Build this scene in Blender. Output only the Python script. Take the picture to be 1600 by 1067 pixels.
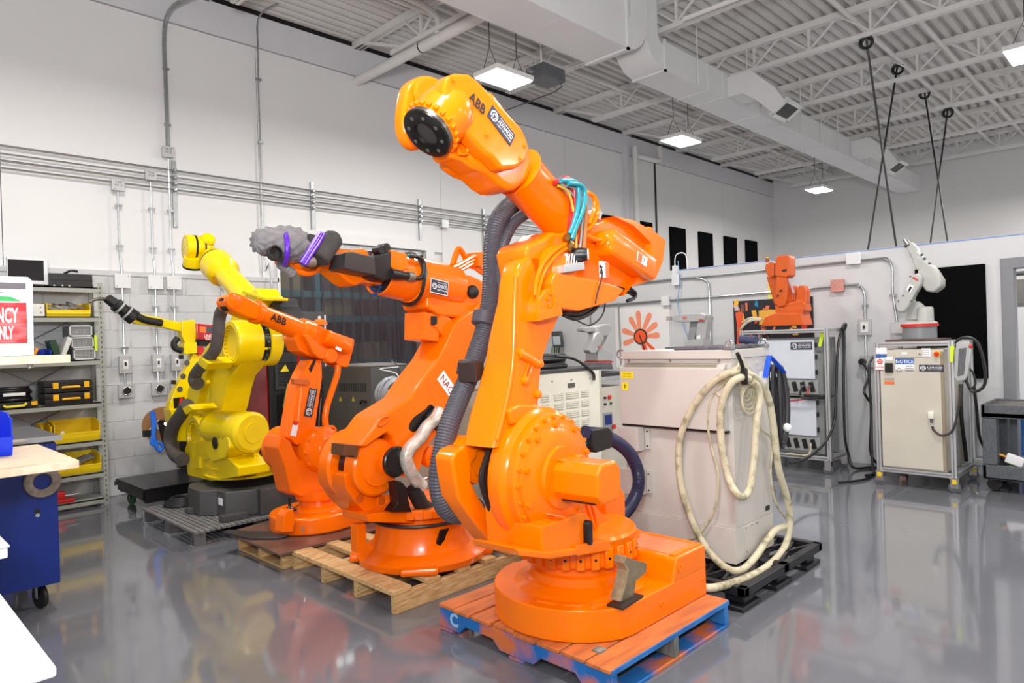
import bpy, bmesh, math, random
from mathutils import Vector, Matrix
random.seed(7)
S = bpy.context.scene
COL = S.collection
for o in list(bpy.data.objects): bpy.data.objects.remove(o)

# ------------------------------------------------------------------ camera
YAW, PITCH, ROLL, EYE, FPX = math.radians(45.2), math.radians(-.15), math.radians(1.77), 1.58, 1070.0
_fw = Vector((math.sin(YAW)*math.cos(PITCH), math.cos(YAW)*math.cos(PITCH), math.sin(PITCH)))
_rt = Vector((math.cos(YAW), -math.sin(YAW), 0))
_dn = _fw.cross(_rt)
CR = math.cos(ROLL)*_rt + math.sin(ROLL)*_dn
CD = -math.sin(ROLL)*_rt + math.cos(ROLL)*_dn
CAM = Vector((0, 0, EYE))
cd = bpy.data.cameras.new('camera'); cam = bpy.data.objects.new('camera', cd); COL.objects.link(cam)
cd.sensor_width = 36; cd.lens = FPX/1600*36; cd.clip_start = .05; cd.clip_end = 200
m = Matrix.Identity(4)
for i in range(3):
    m[i][0] = CR[i]; m[i][1] = -CD[i]; m[i][2] = -_fw[i]; m[i][3] = CAM[i]
cam.matrix_world = m
S.camera = cam

# ------------------------------------------------------------------ world, lights, exposure
W = bpy.data.worlds.new('world'); S.world = W; W.use_nodes = True
W.node_tree.nodes['Background'].inputs[0].default_value = (.9, .95, 1, 1)
W.node_tree.nodes['Background'].inputs[1].default_value = .6
S.view_settings.view_transform = 'Standard'; S.view_settings.look = 'None'
S.view_settings.gamma = 1; S.view_settings.use_curve_mapping = False
S.view_settings.exposure = -.1
LAMP_W = 104; FRONT_FILL_W = 62; BOUNCE_W = 300
def area_light(name, loc, target, w, h, power, col=(1, 1, 1)):
    l = bpy.data.lights.new(name, 'AREA'); l.shape = 'RECTANGLE'; l.size = w; l.size_y = h; l.energy = power; l.color = col
    o = bpy.data.objects.new(name, l); COL.objects.link(o); o.location = loc
    o.rotation_euler = (Vector(target)-Vector(loc)).to_track_quat('-Z', 'Y').to_euler()
    return o
# assumed fill lamp, not seen, added to the left of and above the camera
area_light('front_fill', (-.7, .5, 2.6), (3.4, 4.0, 1.3), 1.5, 1.5, FRONT_FILL_W, (.96, .98, 1))
# unseen fill lamp added beside the camera, turned up to brighten the ceiling
area_light('ceiling_fill', (-.5, -.4, 2.3), (1.6, 1.8, 5.9), .7, .7, BOUNCE_W, (.96, .98, 1))

# ------------------------------------------------------------------ photograph pixel -> point on a real plane
def ray(px, py): return CR*((px-800)/FPX) + CD*((py-533.5)/FPX) + _fw
def at(px, py, ax, val):
    d = ray(px, py); i = 'xyz'.index(ax)
    return CAM + d*((val-CAM[i])/d[i])
def pl(s, ax, val):
    """list of pixel pairs -> 2D points (the two other axes) on the plane ax = val"""
    k = [i for i in range(3) if i != 'xyz'.index(ax)]
    out = []
    for t in s.split():
        a, b = t.split(','); p = at(float(a), float(b), ax, val); out.append((p[k[0]], p[k[1]]))
    return out
def pts(s, ax, val):
    return [at(*map(float, t.split(',')), ax, val) for t in s.split()]

# ------------------------------------------------------------------ materials
def lin(c):
    f = lambda v: v/12.92 if v <= .04045 else ((v+.055)/1.055)**2.4
    return tuple(f(v/255) for v in c)
MAT = {}
def mat(name, rgb, rough=.5, metal=0, var=.04, scale=6, bump=0, bscale=60, emit=0, coat=0, alpha=1, trans=0, spec=.5):
    if name in MAT: return MAT[name]
    M = bpy.data.materials.new(name); M.use_nodes = True; nt = M.node_tree
    b = nt.nodes['Principled BSDF']; c = lin(rgb)
    tc = nt.nodes.new('ShaderNodeTexCoord')
    if var:
        n = nt.nodes.new('ShaderNodeTexNoise'); n.inputs['Scale'].default_value = scale; n.inputs['Detail'].default_value = 4
        nt.links.new(tc.outputs['Object'], n.inputs['Vector'])
        r = nt.nodes.new('ShaderNodeValToRGB')
        r.color_ramp.elements[0].position = .3; r.color_ramp.elements[1].position = .7
        r.color_ramp.elements[0].color = (*[v*(1-2*var) for v in c], 1); r.color_ramp.elements[1].color = (*[min(1, v*(1+var)) for v in c], 1)
        nt.links.new(n.outputs[0], r.inputs[0]); nt.links.new(r.outputs[0], b.inputs['Base Color'])
    else: b.inputs['Base Color'].default_value = (*c, 1)
    b.inputs['Roughness'].default_value = rough; b.inputs['Metallic'].default_value = metal
    b.inputs['Coat Weight'].default_value = coat; b.inputs['Coat Roughness'].default_value = .08
    b.inputs['Specular IOR Level'].default_value = spec
    if emit:
        b.inputs['Emission Color'].default_value = (*c, 1); b.inputs['Emission Strength'].default_value = emit
    b.inputs['Alpha'].default_value = alpha; b.inputs['Transmission Weight'].default_value = trans
    if bump:
        n2 = nt.nodes.new('ShaderNodeTexNoise'); n2.inputs['Scale'].default_value = bscale; n2.inputs['Detail'].default_value = 3
        nt.links.new(tc.outputs['Object'], n2.inputs['Vector'])
        bp = nt.nodes.new('ShaderNodeBump'); bp.inputs['Strength'].default_value = bump; bp.inputs['Distance'].default_value = .01
        nt.links.new(n2.outputs[0], bp.inputs['Height']); nt.links.new(bp.outputs[0], b.inputs['Normal'])
    MAT[name] = M; return M
def stained(name, c1, c2, scale, rough=.6, lo=.4, hi=.6, stretch=(1, 1, 1), bump=.2):
    """two own colours mixed by noise: worn paint, wood grain"""
    if name in MAT: return MAT[name]
    M = bpy.data.materials.new(name); M.use_nodes = True; nt = M.node_tree; b = nt.nodes['Principled BSDF']
    tc = nt.nodes.new('ShaderNodeTexCoord'); mp = nt.nodes.new('ShaderNodeMapping'); mp.inputs['Scale'].default_value = stretch
    n = nt.nodes.new('ShaderNodeTexNoise'); n.inputs['Scale'].default_value = scale; n.inputs['Detail'].default_value = 6
    r = nt.nodes.new('ShaderNodeValToRGB'); r.color_ramp.elements[0].position = lo; r.color_ramp.elements[1].position = hi
    r.color_ramp.elements[0].color = (*lin(c1), 1); r.color_ramp.elements[1].color = (*lin(c2), 1)
    nt.links.new(tc.outputs['Object'], mp.inputs[0]); nt.links.new(mp.outputs[0], n.inputs['Vector'])
    nt.links.new(n.outputs[0], r.inputs[0]); nt.links.new(r.outputs[0], b.inputs['Base Color'])
    b.inputs['Roughness'].default_value = rough
    bp = nt.nodes.new('ShaderNodeBump'); bp.inputs['Strength'].default_value = bump; bp.inputs['Distance'].default_value = .004
    nt.links.new(n.outputs[0], bp.inputs['Height']); nt.links.new(bp.outputs[0], b.inputs['Normal'])
    MAT[name] = M; return M

WHITE = mat('white_wall_paint', (226, 226, 226), .55, var=.01, scale=1)
STRIPW = mat('white_beam_paint', (214, 214, 218), .6, var=.01)
GREYW = mat('grey_wall_paint', (200, 201, 202), .45, var=.02, bump=.15, bscale=90)
PARTW = mat('partition_paint', (205, 206, 208), .5, var=.01)
CEILW = mat('white_ceiling_paint', (218, 215, 212), .55, var=.02)
STEELW = mat('white_steel_paint', (226, 224, 222), .5, var=.02)
DUCTW = mat('white_duct_paint', (224, 224, 225), .5, var=.015, scale=2)
GALV = mat('galvanised_steel', (176, 180, 182), .32, .85, var=.08, scale=20)
CHROME = mat('bright_zinc', (205, 207, 210), .2, .95, var=.05)
BLACK = mat('black_plastic', (22, 22, 24), .4, var=.1)
BLACKM = mat('black_paint_metal', (18, 18, 20), .3, var=.1)
FELT = mat('black_felt', (7, 7, 9), .95, var=.1, spec=.1)
RUBBER = mat('black_rubber', (24, 24, 26), .6, var=.1)
DGREY = mat('dark_grey_paint', (74, 76, 76), .4, var=.05)
GREYP = mat('grey_plastic', (92, 95, 99), .5, var=.08, scale=15)
LTGREY = mat('light_grey_cast', (172, 174, 174), .35, var=.04)
ALU = mat('aluminium_extrusion', (206, 209, 212), .35, .7, var=.04)
BEIGE = mat('beige_enamel', (200, 194, 180), .35, var=.03, scale=3)
BEIGE2 = mat('pale_beige_enamel', (198, 193, 187), .4, var=.03, scale=3)
CREAM = mat('cream_enamel', (230, 229, 214), .4, var=.02)
ORANGE = mat('orange_robot_paint', (255, 121, 0), .2, var=.015, scale=4, bump=.07, bscale=20, coat=.15, spec=.28)
ORANGE2 = mat('deep_orange_robot_paint', (248, 110, 2), .22, var=.03, scale=4, bump=.09, bscale=20, coat=.12, spec=.28)
ORANGE3 = mat('worn_orange_robot_paint', (208, 90, 26), .35, var=.04)
YELLOW = mat('yellow_robot_paint', (238, 206, 2), .26, var=.03, scale=4, bump=.1, bscale=22, coat=.2, spec=.35)
YBIN = mat('yellow_bin_plastic', (250, 214, 10), .4, var=.02)
BLUEBIN = mat('blue_bin_plastic', (22, 62, 190), .4, var=.03)
BLUECART = mat('blue_cart_paint', (2, 40, 126), .35, var=.04)
RED = mat('red_enamel', (176, 20, 34), .18, var=.05, coat=.5)
REDP = mat('red_plastic', (200, 30, 30), .4, var=.05)
PURPLE = mat('purple_tape', (92, 32, 190), .3, var=.05)
FOAM = mat('grey_foam', (126, 122, 124), .95, var=.1, scale=30, bump=.4, bscale=120)
HOSE = mat('dark_grey_hose', (74, 72, 80), .5, var=.06, scale=30)
HOSEB = mat('navy_hose', (38, 40, 72), .35, var=.08, scale=20)
CABLEW = stained('aged_white_hose', (140, 130, 100), (200, 192, 164), 14, .5, .3, .5, bump=.1)
CABLEB = mat('black_cable', (30, 30, 32), .45, var=.05)
CABLEG = mat('grey_cable', (150, 156, 162), .45, var=.05)
SILVER = mat('silver_foil_sleeve', (214, 206, 194), .36, .35, var=.18, scale=12, bump=.9, bscale=25)
WOODP = stained('pallet_pine', (186, 140, 84), (222, 186, 134), 9, .75, .35, .65, (1, 8, 8), .3)
WOODX = stained('plywood_top', (214, 190, 160), (232, 212, 186), 16, .6, .35, .65, (1, 6, 1), .1)
BLUEP = stained('blue_oversprayed_wood', (24, 104, 178), (206, 108, 54), 3.2, .65, .46, .58, (1, 1, 1), .3)
OPLANK = stained('orange_oversprayed_wood', (176, 98, 52), (214, 118, 56), 5, .65, .35, .65, (1, 5, 1), .3)
BLUEPLAIN = stained('blue_painted_wood', (22, 96, 170), (52, 126, 196), 8, .6, .35, .65, (1, 1, 1), .3)
DKWOOD = stained('weathered_block_wood', (96, 100, 92), (140, 144, 136), 9, .75, .35, .65, (1, 4, 1), .3)
BROWNB = stained('brown_phenolic_board', (92, 66, 58), (118, 84, 72), 4, .35, .4, .6, (1, 1, 1), .05)
CORRUG = mat('bare_steel', (150, 148, 148), .4, .3, var=.15, scale=10)
PAPER = mat('white_paper', (240, 240, 240), .5, var=0)
LOGOP = mat('navy_logo_plate', (44, 46, 66), .35, var=.03)
PRINTW = mat('white_print', (236, 236, 238), .5, var=0)
PRINTB = mat('black_print', (16, 14, 14), .5, var=0)
PRINTR = mat('red_print', (206, 36, 34), .5, var=0)
PRINTO = mat('orange_print', (246, 110, 50), .5, var=0)
PRINTBLUE = mat('blue_print', (44, 98, 176), .5, var=0)
PRINTY = mat('yellow_label', (246, 226, 30), .5, var=0)
LEDM = mat('led_panel', (255, 255, 252), .5, var=0, emit=9)
SHELFG = mat('shelf_grey_paint', (158, 160, 152), .45, var=.03)
TEAL = mat('teal_tube', (24, 142, 158), .3, var=.03)
REDT = mat('red_tube', (188, 34, 44), .3, var=.03)

# ------------------------------------------------------------------ mesh builder
def V(*a): return Vector(a[0]) if len(a) == 1 else Vector(a)
def crom(P, n=6, closed=False):
    P = [Vector(p) for p in P]
    if len(P) < 3: return P
    out = []; N = len(P)
    rng = range(N if closed else N-1)
    for i in rng:
        p1, p2 = P[i], P[(i+1) % N]
        p0 = P[i-1] if (i > 0 or closed) else p1*2-p2
        p3 = P[(i+2) % N] if (i+2 < N or closed) else p2*2-p1
        for k in range(n):
            t = k/n
            out.append(.5*((2*p1)+(p2-p0)*t+(2*p0-5*p1+4*p2-p3)*t*t+(3*p1-p0-3*p2+p3)*t**3))
    if not closed: out.append(P[-1])
    return out
def frame(d):
    d = Vector(d).normalized(); u = d.orthogonal().normalized(); return d, u, d.cross(u)
class MB:
    def __init__(s): s.bm = bmesh.new()
    def poly(s, rings, cap=True, closed=True, loop=False):
        """connect successive vertex rings"""
        R = [[s.bm.verts.new(p) for p in r] for r in rings]; n = len(R[0])
        rr = list(zip(R, R[1:])) + ([(R[-1], R[0])] if loop else [])
        for a, b in rr:
            for i in range(n if closed else n-1):
                j = (i+1) % n
                s.bm.faces.new((a[i], a[j], b[j], b[i]))
        if cap and closed and not loop:
            s.bm.faces.new(R[0][::-1]); s.bm.faces.new(R[-1])
        return s
    def box(s, x0, x1, y0, y1, z0, z1):
        return s.poly([[V(x0, y0, z), V(x1, y0, z), V(x1, y1, z), V(x0, y1, z)] for z in (z0, z1)])
    def obox(s, c, U, Vv, Wv, a, b, d):
        """oriented box: centre, three axes, half sizes"""
        c = V(c); U, Vv, Wv = [V(q).normalized() for q in (U, Vv, Wv)]
        return s.poly([[c+U*(i*a)+Vv*(j*b)+Wv*(k*d) for i, j in ((-1, -1), (1, -1), (1, 1), (-1, 1))] for k in (-1, 1)])
    def prism(s, P, ax, a, b):
        i = 'xyz'.index(ax); k = [j for j in range(3) if j != i]
        def mk(p, v):
            q = [0, 0, 0]; q[k[0]] = p[0]; q[k[1]] = p[1]; q[i] = v; return V(q)
        return s.poly([[mk(p, a) for p in P], [mk(p, b) for p in P]])
    def loftprism(s, L, ax):
        """several (poly, value) sections along an axis"""
        i = 'xyz'.index(ax); k = [j for j in range(3) if j != i]
        def mk(p, v):
            q = [0, 0, 0]; q[k[0]] = p[0]; q[k[1]] = p[1]; q[i] = v; return V(q)
        return s.poly([[mk(p, v) for p in P] for P, v in L])
    def lathe(s, p0, d, prof, n=28, a0=0):
        """prof: (distance along d, radius)"""
        d, u, w = frame(d); p0 = V(p0)
        return s.poly([[p0+d*t+(u*math.cos(a0+2*math.pi*i/n)+w*math.sin(a0+2*math.pi*i/n))*max(r, 1e-4) for i in range(n)] for t, r in prof])
    def cyl(s, p0, p1, r, r1=None, n=20):
        p0, p1 = V(p0), V(p1)
        return s.lathe(p0, p1-p0, [(0, r), ((p1-p0).length, r if r1 is None else r1)], n)
    def bar(s, p0, p1, w, h, up=(0, 0, 1)):
        p0, p1 = V(p0), V(p1); d = (p1-p0).normalized(); u = d.cross(V(up))
        if u.length < 1e-4: u = d.orthogonal()
        u.normalize(); v = u.cross(d)
        return s.poly([[q+u*(i*w/2)+v*(j*h/2) for i, j in ((-1, -1), (1, -1), (1, 1), (-1, 1))] for q in (p0, p1)])
    def tube(s, P, r, n=10, sm=6, closed=False, rib=0, pitch=.02):
        P = crom(P, sm, closed) if sm else [V(p) for p in P]
        if rib:                                     # corrugated hose: resample evenly, alternate the radius
            L = [0]
            for a, b in zip(P, P[1:]): L.append(L[-1]+(b-a).length)
            N = max(4, int(L[-1]/pitch*2)); Q = []; j = 0
            for i in range(N+1):
                t = L[-1]*i/N
                while j < len(L)-2 and L[j+1] < t: j += 1
                Q.append(P[j].lerp(P[j+1], (t-L[j])/max(L[j+1]-L[j], 1e-9)))
            P = Q
        N = len(P); rs = r if isinstance(r, (list, tuple)) else None
        T = []
        for i in range(N):
            a = P[i-1] if (i > 0 or closed) else P[i]; b = P[(i+1) % N] if (i < N-1 or closed) else P[i]
            T.append((b-a).normalized())
        u = T[0].orthogonal().normalized(); rings = []
        for i in range(N):
            u = (u-T[i]*u.dot(T[i])).normalized(); w = T[i].cross(u)
            rr = rs[0]+(rs[-1]-rs[0])*i/(N-1) if rs and len(rs) == 2 else (r if not rs else rs[min(len(rs)-1, i)])
            if rib: rr *= 1-rib*(i % 2)
            rings.append([P[i]+(u*math.cos(2*math.pi*k/n)+w*math.sin(2*math.pi*k/n))*rr for k in range(n)])
        return s.poly(rings, loop=closed)
    def ring(s, c, d, R, r, n=32, k=8):
        d, u, w = frame(d); c = V(c)
        return s.tube([c+(u*math.cos(2*math.pi*i/n)+w*math.sin(2*math.pi*i/n))*R for i in range(n)], r, k, 0, True)
    def annulus(s, c, d, r0, r1, h, n=40):
        d, u, w = frame(d); c = V(c)
        return s.poly([[c+(u*math.cos(2*math.pi*i/n)+w*math.sin(2*math.pi*i/n))*q+d*t for q, t in ((r0, 0), (r1, 0), (r1, h*.7), (r1-.006, h), (r0+.006, h), (r0, h*.7))] for i in range(n)], loop=True)
    def bolts(s, c, d, R, n, r, h, a0=0, k=6):
        d, u, w = frame(d); c = V(c)
        for i in range(n):
            a = a0+2*math.pi*i/n; p = c+(u*math.cos(a)+w*math.sin(a))*R
            s.cyl(p, p+d*h, r, n=k)
        return s
    def ball(s, c, r, n=14, sc=(1, 1, 1)):
        mtx = Matrix.Translation(V(c)) @ Matrix.Diagonal((r*sc[0], r*sc[1], r*sc[2], 1))
        bmesh.ops.create_uvsphere(s.bm, u_segments=n, v_segments=max(6, n*2//3), radius=1, matrix=mtx); return s
    def bev(s, w, seg=2, ang=32):
        bmesh.ops.recalc_face_normals(s.bm, faces=s.bm.faces[:])
        E = [e for e in s.bm.edges if len(e.link_faces) == 2 and e.calc_face_angle(0) > math.radians(ang)]
        if E: bmesh.ops.bevel(s.bm, geom=E, offset=w, segments=seg, profile=.5, affect='EDGES', clamp_overlap=True)
        return s
    def obj(s, name, m, parent=None, sharp=38, bev=0, seg=2, wn=False):
        if bev: s.bev(bev, seg); wn = True
        bmesh.ops.recalc_face_normals(s.bm, faces=s.bm.faces[:])
        me = bpy.data.meshes.new(name); s.bm.to_mesh(me); s.bm.free()
        me.shade_smooth(); me.set_sharp_from_angle(angle=math.radians(sharp))
        me.materials.append(m)
        o = bpy.data.objects.new(name, me); COL.objects.link(o)
        if wn:
            md = o.modifiers.new('weighted_normals', 'WEIGHTED_NORMAL'); md.keep_sharp = True
        if parent is not None: attach(o, parent)
        return o
WORLD = {}
def attach(o, p):
    """parent while keeping the world-space mesh coordinates"""
    o.parent = p; o.matrix_parent_inverse = Matrix.Translation(-WORLD.get(p.name, Vector((0, 0, 0))))
def T(name, label, cat, loc=(0, 0, 0), group=None, kind=None):
    o = bpy.data.objects.new(name, None); COL.objects.link(o); o.location = loc; o.empty_display_size = .05
    WORLD[o.name] = V(loc)
    return tag(o, label, cat, group, kind)
def tag(o, label=None, cat=None, group=None, kind=None):
    if label: o['label'] = label
    if cat: o['category'] = cat
    if group: o['group'] = group
    if kind: o['kind'] = kind
    return o
def box(x0, x1, y0, y1, z0, z1): return MB().box(x0, x1, y0, y1, z0, z1)
def copy_tree(o, off, label=None, parent=None):
    c = o.copy(); COL.objects.link(c)
    if parent is None:
        c.location = o.location+V(off)
        if label: c['label'] = label
    else: c.parent = parent
    for ch in o.children: copy_tree(ch, off, None, c)
    return c
def text(s, org, U, Vd, size, m, parent, bold=0, name='lettering', sx=1, align='LEFT', out=.002):
    """flat lettering: baseline start, reading direction, up direction, cap height"""
    cu = bpy.data.curves.new(name, 'FONT'); cu.body = s; cu.size = 1; cu.offset = bold; cu.align_x = align; cu.resolution_u = 2
    t = bpy.data.objects.new(name, cu); COL.objects.link(t)
    me = bpy.data.meshes.new_from_object(t); bpy.data.objects.remove(t); bpy.data.curves.remove(cu)
    U = V(U).normalized(); Vd = V(Vd).normalized(); N = U.cross(Vd).normalized(); org = V(org)
    k = size/.72
    for v in me.vertices: v.co = org+U*(v.co.x*k*sx)+Vd*(v.co.y*k)+N*(out+v.co.z)
    me.materials.clear(); me.materials.append(m)
    o = bpy.data.objects.new(name, me); COL.objects.link(o); attach(o, parent); return o
def plate(c, U, Vd, w, h, m, parent, name='label_plate', t=.002, bev=0):
    U = V(U).normalized(); Vd = V(Vd).normalized(); N = U.cross(Vd)
    b = MB().obox(c, U, Vd, N, w/2, h/2, t)
    return b.obj(name, m, parent)
def logo(c, U, Vd, w, h, parent, border=True):
    """dark plate with round emblem and the name ADVANCED over a small line"""
    U = V(U).normalized(); Vd = V(Vd).normalized(); N = U.cross(Vd); c = V(c)
    if border: plate(c, U, Vd, w*1.05, h*1.12, PRINTW, parent, 'label_border', .0012)
    p = plate(c, U, Vd, w, h, LOGOP, parent, 'logo_plate', .0028)
    ew = min(h, w*.36); n = 18; r = ew*.38; e = c-U*(w*.5-ew*.52)+N*.0035
    b = MB()
    for (ra, rb, a0, a1) in ((r, r*.78, 30, 215), (r, r*.78, 235, 390), (r*.5, r*.28, 60, 250), (r*.62, r*.42, -70, 70)):
        A = [math.radians(a0+(a1-a0)*i/n) for i in range(n+1)]
        R0 = [e+(U*math.cos(a)+Vd*math.sin(a))*ra for a in A]; R1 = [e+(U*math.cos(a)+Vd*math.sin(a))*rb for a in A]
        b.poly([R0, R1], cap=False, closed=False)
    b.obj('emblem', PRINTW, p if p.parent.parent is None else parent)
    par = p if p.parent.parent is None else parent
    x0 = c-U*(w*.5-ew*1.0)
    text('ADVANCED', x0+Vd*(-h*.08), U, Vd, h*.3, PRINTW, par, .01, sx=(w-ew*1.12)/(h*.3*7.55), out=.0035)
    text('ROBOT TECHNOLOGIES', x0-Vd*(h*.3), U, Vd, h*.12, PRINTW, par, .01, sx=(w-ew*1.12)/(h*.12*15.6), out=.0035)
    MB().obox(c+U*(ew*.45)+Vd*(h*.34)+N*.0032, U, Vd, N, (w-ew*1.2)/2, h*.015, .0004).obj('print_line', PRINTW, par)
    return p
# ================================================================== SETTING
YA, XB, XF, X0, Y0, ZD = 8.45, 8.6, 19.3, -2.6, -5.5, 5.9
# floor: glossy grey epoxy
FL = bpy.data.materials.new('grey_epoxy'); FL.use_nodes = True
nt = FL.node_tree; b = nt.nodes['Principled BSDF']
tc = nt.nodes.new('ShaderNodeTexCoord'); n = nt.nodes.new('ShaderNodeTexNoise'); n.inputs['Scale'].default_value = .9; n.inputs['Detail'].default_value = 5
r = nt.nodes.new('ShaderNodeValToRGB'); r.color_ramp.elements[0].color = (*lin((104, 106, 113)), 1); r.color_ramp.elements[1].color = (*lin((114, 116, 123)), 1)
nt.links.new(tc.outputs['Object'], n.inputs['Vector']); nt.links.new(n.outputs[0], r.inputs[0]); nt.links.new(r.outputs[0], b.inputs['Base Color'])
b.inputs['Roughness'].default_value = .09; b.inputs['Specular IOR Level'].default_value = .6; b.inputs['Coat Weight'].default_value = .3; b.inputs['Coat Roughness'].default_value = .04
n2 = nt.nodes.new('ShaderNodeTexNoise'); n2.inputs['Scale'].default_value = 5; n2.inputs['Detail'].default_value = 2
bp = nt.nodes.new('ShaderNodeBump'); bp.inputs['Strength'].default_value = .06; bp.inputs['Distance'].default_value = .01
nt.links.new(tc.outputs['Object'], n2.inputs['Vector']); nt.links.new(n2.outputs[0], bp.inputs['Height']); nt.links.new(bp.outputs[0], b.inputs['Normal'])
tag(box(X0-.2, XF+.2, Y0-.2, YA+.2, -.1, 0).obj('floor', FL), kind='structure')

# left wall (conduits, shelving): precast upper panels, a beam strip, painted block below
DX0, DX1, DZ = 4.2, 6.62, 3.0                        # strip-curtain doorway
wa = tag(box(X0, XF, YA+.06, YA+.26, 0, ZD+.1).obj('wall_left', WHITE), kind='structure')
# real doorway: cut as three pieces
bpy.data.objects.remove(wa)
wb = MB()
for x0, x1, z0, z1 in ((X0, DX0, 0, ZD+.1), (DX1, XF, 0, ZD+.1), (DX0, DX1, DZ, ZD+.1)): wb.box(x0, x1, YA+.05, YA+.25, z0, z1)
wall_left = tag(wb.obj('wall_left', WHITE), kind='structure')
xs = [X0, -1.2, 1.3, 4.0, 7.0, 10.1, 13.2, 16.3, XF]
for i, (a, c) in enumerate(zip(xs, xs[1:])):
    g = .012 if i != 5 else .03
    if a < DX0 < c:
        P = [(a+.004, 2.47), (DX0, 2.47), (DX0, DZ), (c-.004, DZ), (c-.004, 5.42), (a+.004, 5.42)]
    elif a < DX1-1 < c:
        P = [(a+.004, DZ), (DX1, DZ), (DX1, 2.47), (c-.004, 2.47), (c-.004, 5.42), (a+.004, 5.42)]
    else: P = [(a+.004, 2.47), (c-.004, 2.47), (c-.004, 5.42), (a+.004, 5.42)]
    MB().prism(P, 'y', YA, YA+.06).obj('wall_panel', WHITE, wall_left)
tag(box(X0, XF, YA-.03, YA+.05, 5.43, 5.83).obj('beam_strip', STRIPW, wall_left))
box(X0, XF, YA-.02, YA+.05, 5.83, 5.9).obj('joint_gap', BLACKM, wall_left)
box(13.17, 13.23, YA-.012, YA+.01, 2.4, 5.83).obj('expansion_joint', BLACKM, wall_left)
for x0, x1 in ((X0, DX0), (DX1, XB)): box(x0, x1, YA-.05, YA+.05, 2.42, 2.475).obj('ledge_cap', GREYW, wall_left)
box(X0, 0.4, YA-.02, YA+.05, 0, 2.42).obj('block_face', GREYW, wall_left)
# painted concrete blocks: shared meshes, recessed joints
def block_mesh(w):
    m_ = MB().box(.003, w-.003, -.036, .05, .003, .2005).bev(.004, 1)
    o = m_.obj('block', GREYW); me = o.data; bpy.data.objects.remove(o); return me
BM = {}
def lay(x0, x1, z, off):
    x = x0-off
    while x < x1-.02:
        a, c = max(x, x0), min(x+.406, x1)
        w = round(c-a, 3)
        if w > .03:
            if w not in BM: BM[w] = block_mesh(w)
            o = bpy.data.objects.new('block', BM[w]); COL.objects.link(o); attach(o, wall_left)
            o.location = (a, YA, z)
        x += .406
for k in range(12):
    z = k*.2017; off = .203*(k % 2)
    lay(.4, DX0, z, off); lay(DX1, XB, z, off)
box(.4, DX0, YA-.030, YA+.05, 0, 2.42).obj('mortar', GREYW, wall_left)
box(DX1, XB, YA-.030, YA+.05, 0, 2.42).obj('mortar', GREYW, wall_left)
# doorway surround, strip curtain, dim store room behind it
d1 = tag(box(DX0-.14, DX1+.16, YA-.07, YA+.02, DZ-.0, DZ+.14).obj('door_1', WHITE), kind='structure')
box(DX1, DX1+.16, YA-.07, YA+.02, 0, DZ).obj('door_jamb', WHITE, d1)
box(DX0-.02, DX0+.02, YA-.05, YA+.2, 0, DZ).obj('door_jamb', WHITE, d1)
STRIPV = bpy.data.materials.new('smoky_pvc'); STRIPV.use_nodes = True
nt = STRIPV.node_tree; b = nt.nodes['Principled BSDF']
b.inputs['Base Color'].default_value = (.055, .045, .055, 1); b.inputs['Roughness'].default_value = .12; b.inputs['Transmission Weight'].default_value = .0
b.inputs['Alpha'].default_value = .42; b.inputs['Specular IOR Level'].default_value = .8
cur = T('strip_curtain', 'dark see-through plastic strip curtain hanging in the white doorway', 'curtain', (5.4, YA, 0))
k = 0; x = DX0+.03
while x < DX1-.05:
    w = .2; yo = YA+.02+(.014 if k % 2 else 0)
    P = [(x+w*t/6, yo-.008*math.sin(math.pi*t/6)) for t in range(7)]
    P2 = [(a, c+.003) for a, c in P[::-1]]
    MB().prism(P+P2, 'z', .02, DZ-.06).obj('curtain_strip', STRIPV, cur); x += .155; k += 1
box(DX0+.02, DX1-.0, YA-.0, YA+.05, DZ-.07, DZ-.005).obj('hanging_rail', GALV, cur)
for i in range(24): MB().cyl((DX0+.08+i*.1, YA-.0, DZ-.035), (DX0+.08+i*.1, YA-.008, DZ-.035), .008, n=6).obj('rail_bolt', CHROME, cur)
# store room shell
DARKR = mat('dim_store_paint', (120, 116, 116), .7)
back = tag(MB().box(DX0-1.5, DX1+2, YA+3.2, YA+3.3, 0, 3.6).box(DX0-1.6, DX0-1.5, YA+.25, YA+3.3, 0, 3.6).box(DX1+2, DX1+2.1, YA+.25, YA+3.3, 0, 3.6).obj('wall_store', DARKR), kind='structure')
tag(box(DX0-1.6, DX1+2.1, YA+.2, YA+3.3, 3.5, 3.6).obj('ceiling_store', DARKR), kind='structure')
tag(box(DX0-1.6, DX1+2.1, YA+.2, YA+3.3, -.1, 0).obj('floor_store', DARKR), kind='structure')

# partition (right wall), far wall, hidden walls behind the camera
DY0, DY1, DZ2 = .30, 1.33, 2.19
wr = MB()
for y0, y1, z0, z1 in ((DY1, YA-.05, 0, 2.5), (Y0, DY0, 0, 2.5), (DY0, DY1, DZ2, 2.5)): wr.box(XB, XB+.12, y0, y1, z0, z1)
wall_right = tag(wr.obj('wall_right', PARTW), kind='structure')
BLUETAPE = mat('blue_masking_tape', (120, 150, 205), .6)
box(XB-.003, XB, .9, 5.2, 2.485, 2.497).obj('masking_tape', BLUETAPE, wall_right)
d2 = T('door_2', None, None, (XB, .8, 0), kind='structure')
DFR = mat('grey_door_frame', (128, 130, 136), .4)
for nm, bx in (('door_jamb', (XB-.03, XB+.15, DY1-.05, DY1+.06, 0, DZ2+.05)), ('door_jamb', (XB-.03, XB+.15, DY0-.06, DY0+.05, 0, DZ2+.05)), ('door_head', (XB-.031, XB+.151, DY0-.061, DY1+.061, DZ2-.04, DZ2+.07))):
    box(*bx).obj(nm, DFR, d2, bev=.008)
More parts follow.
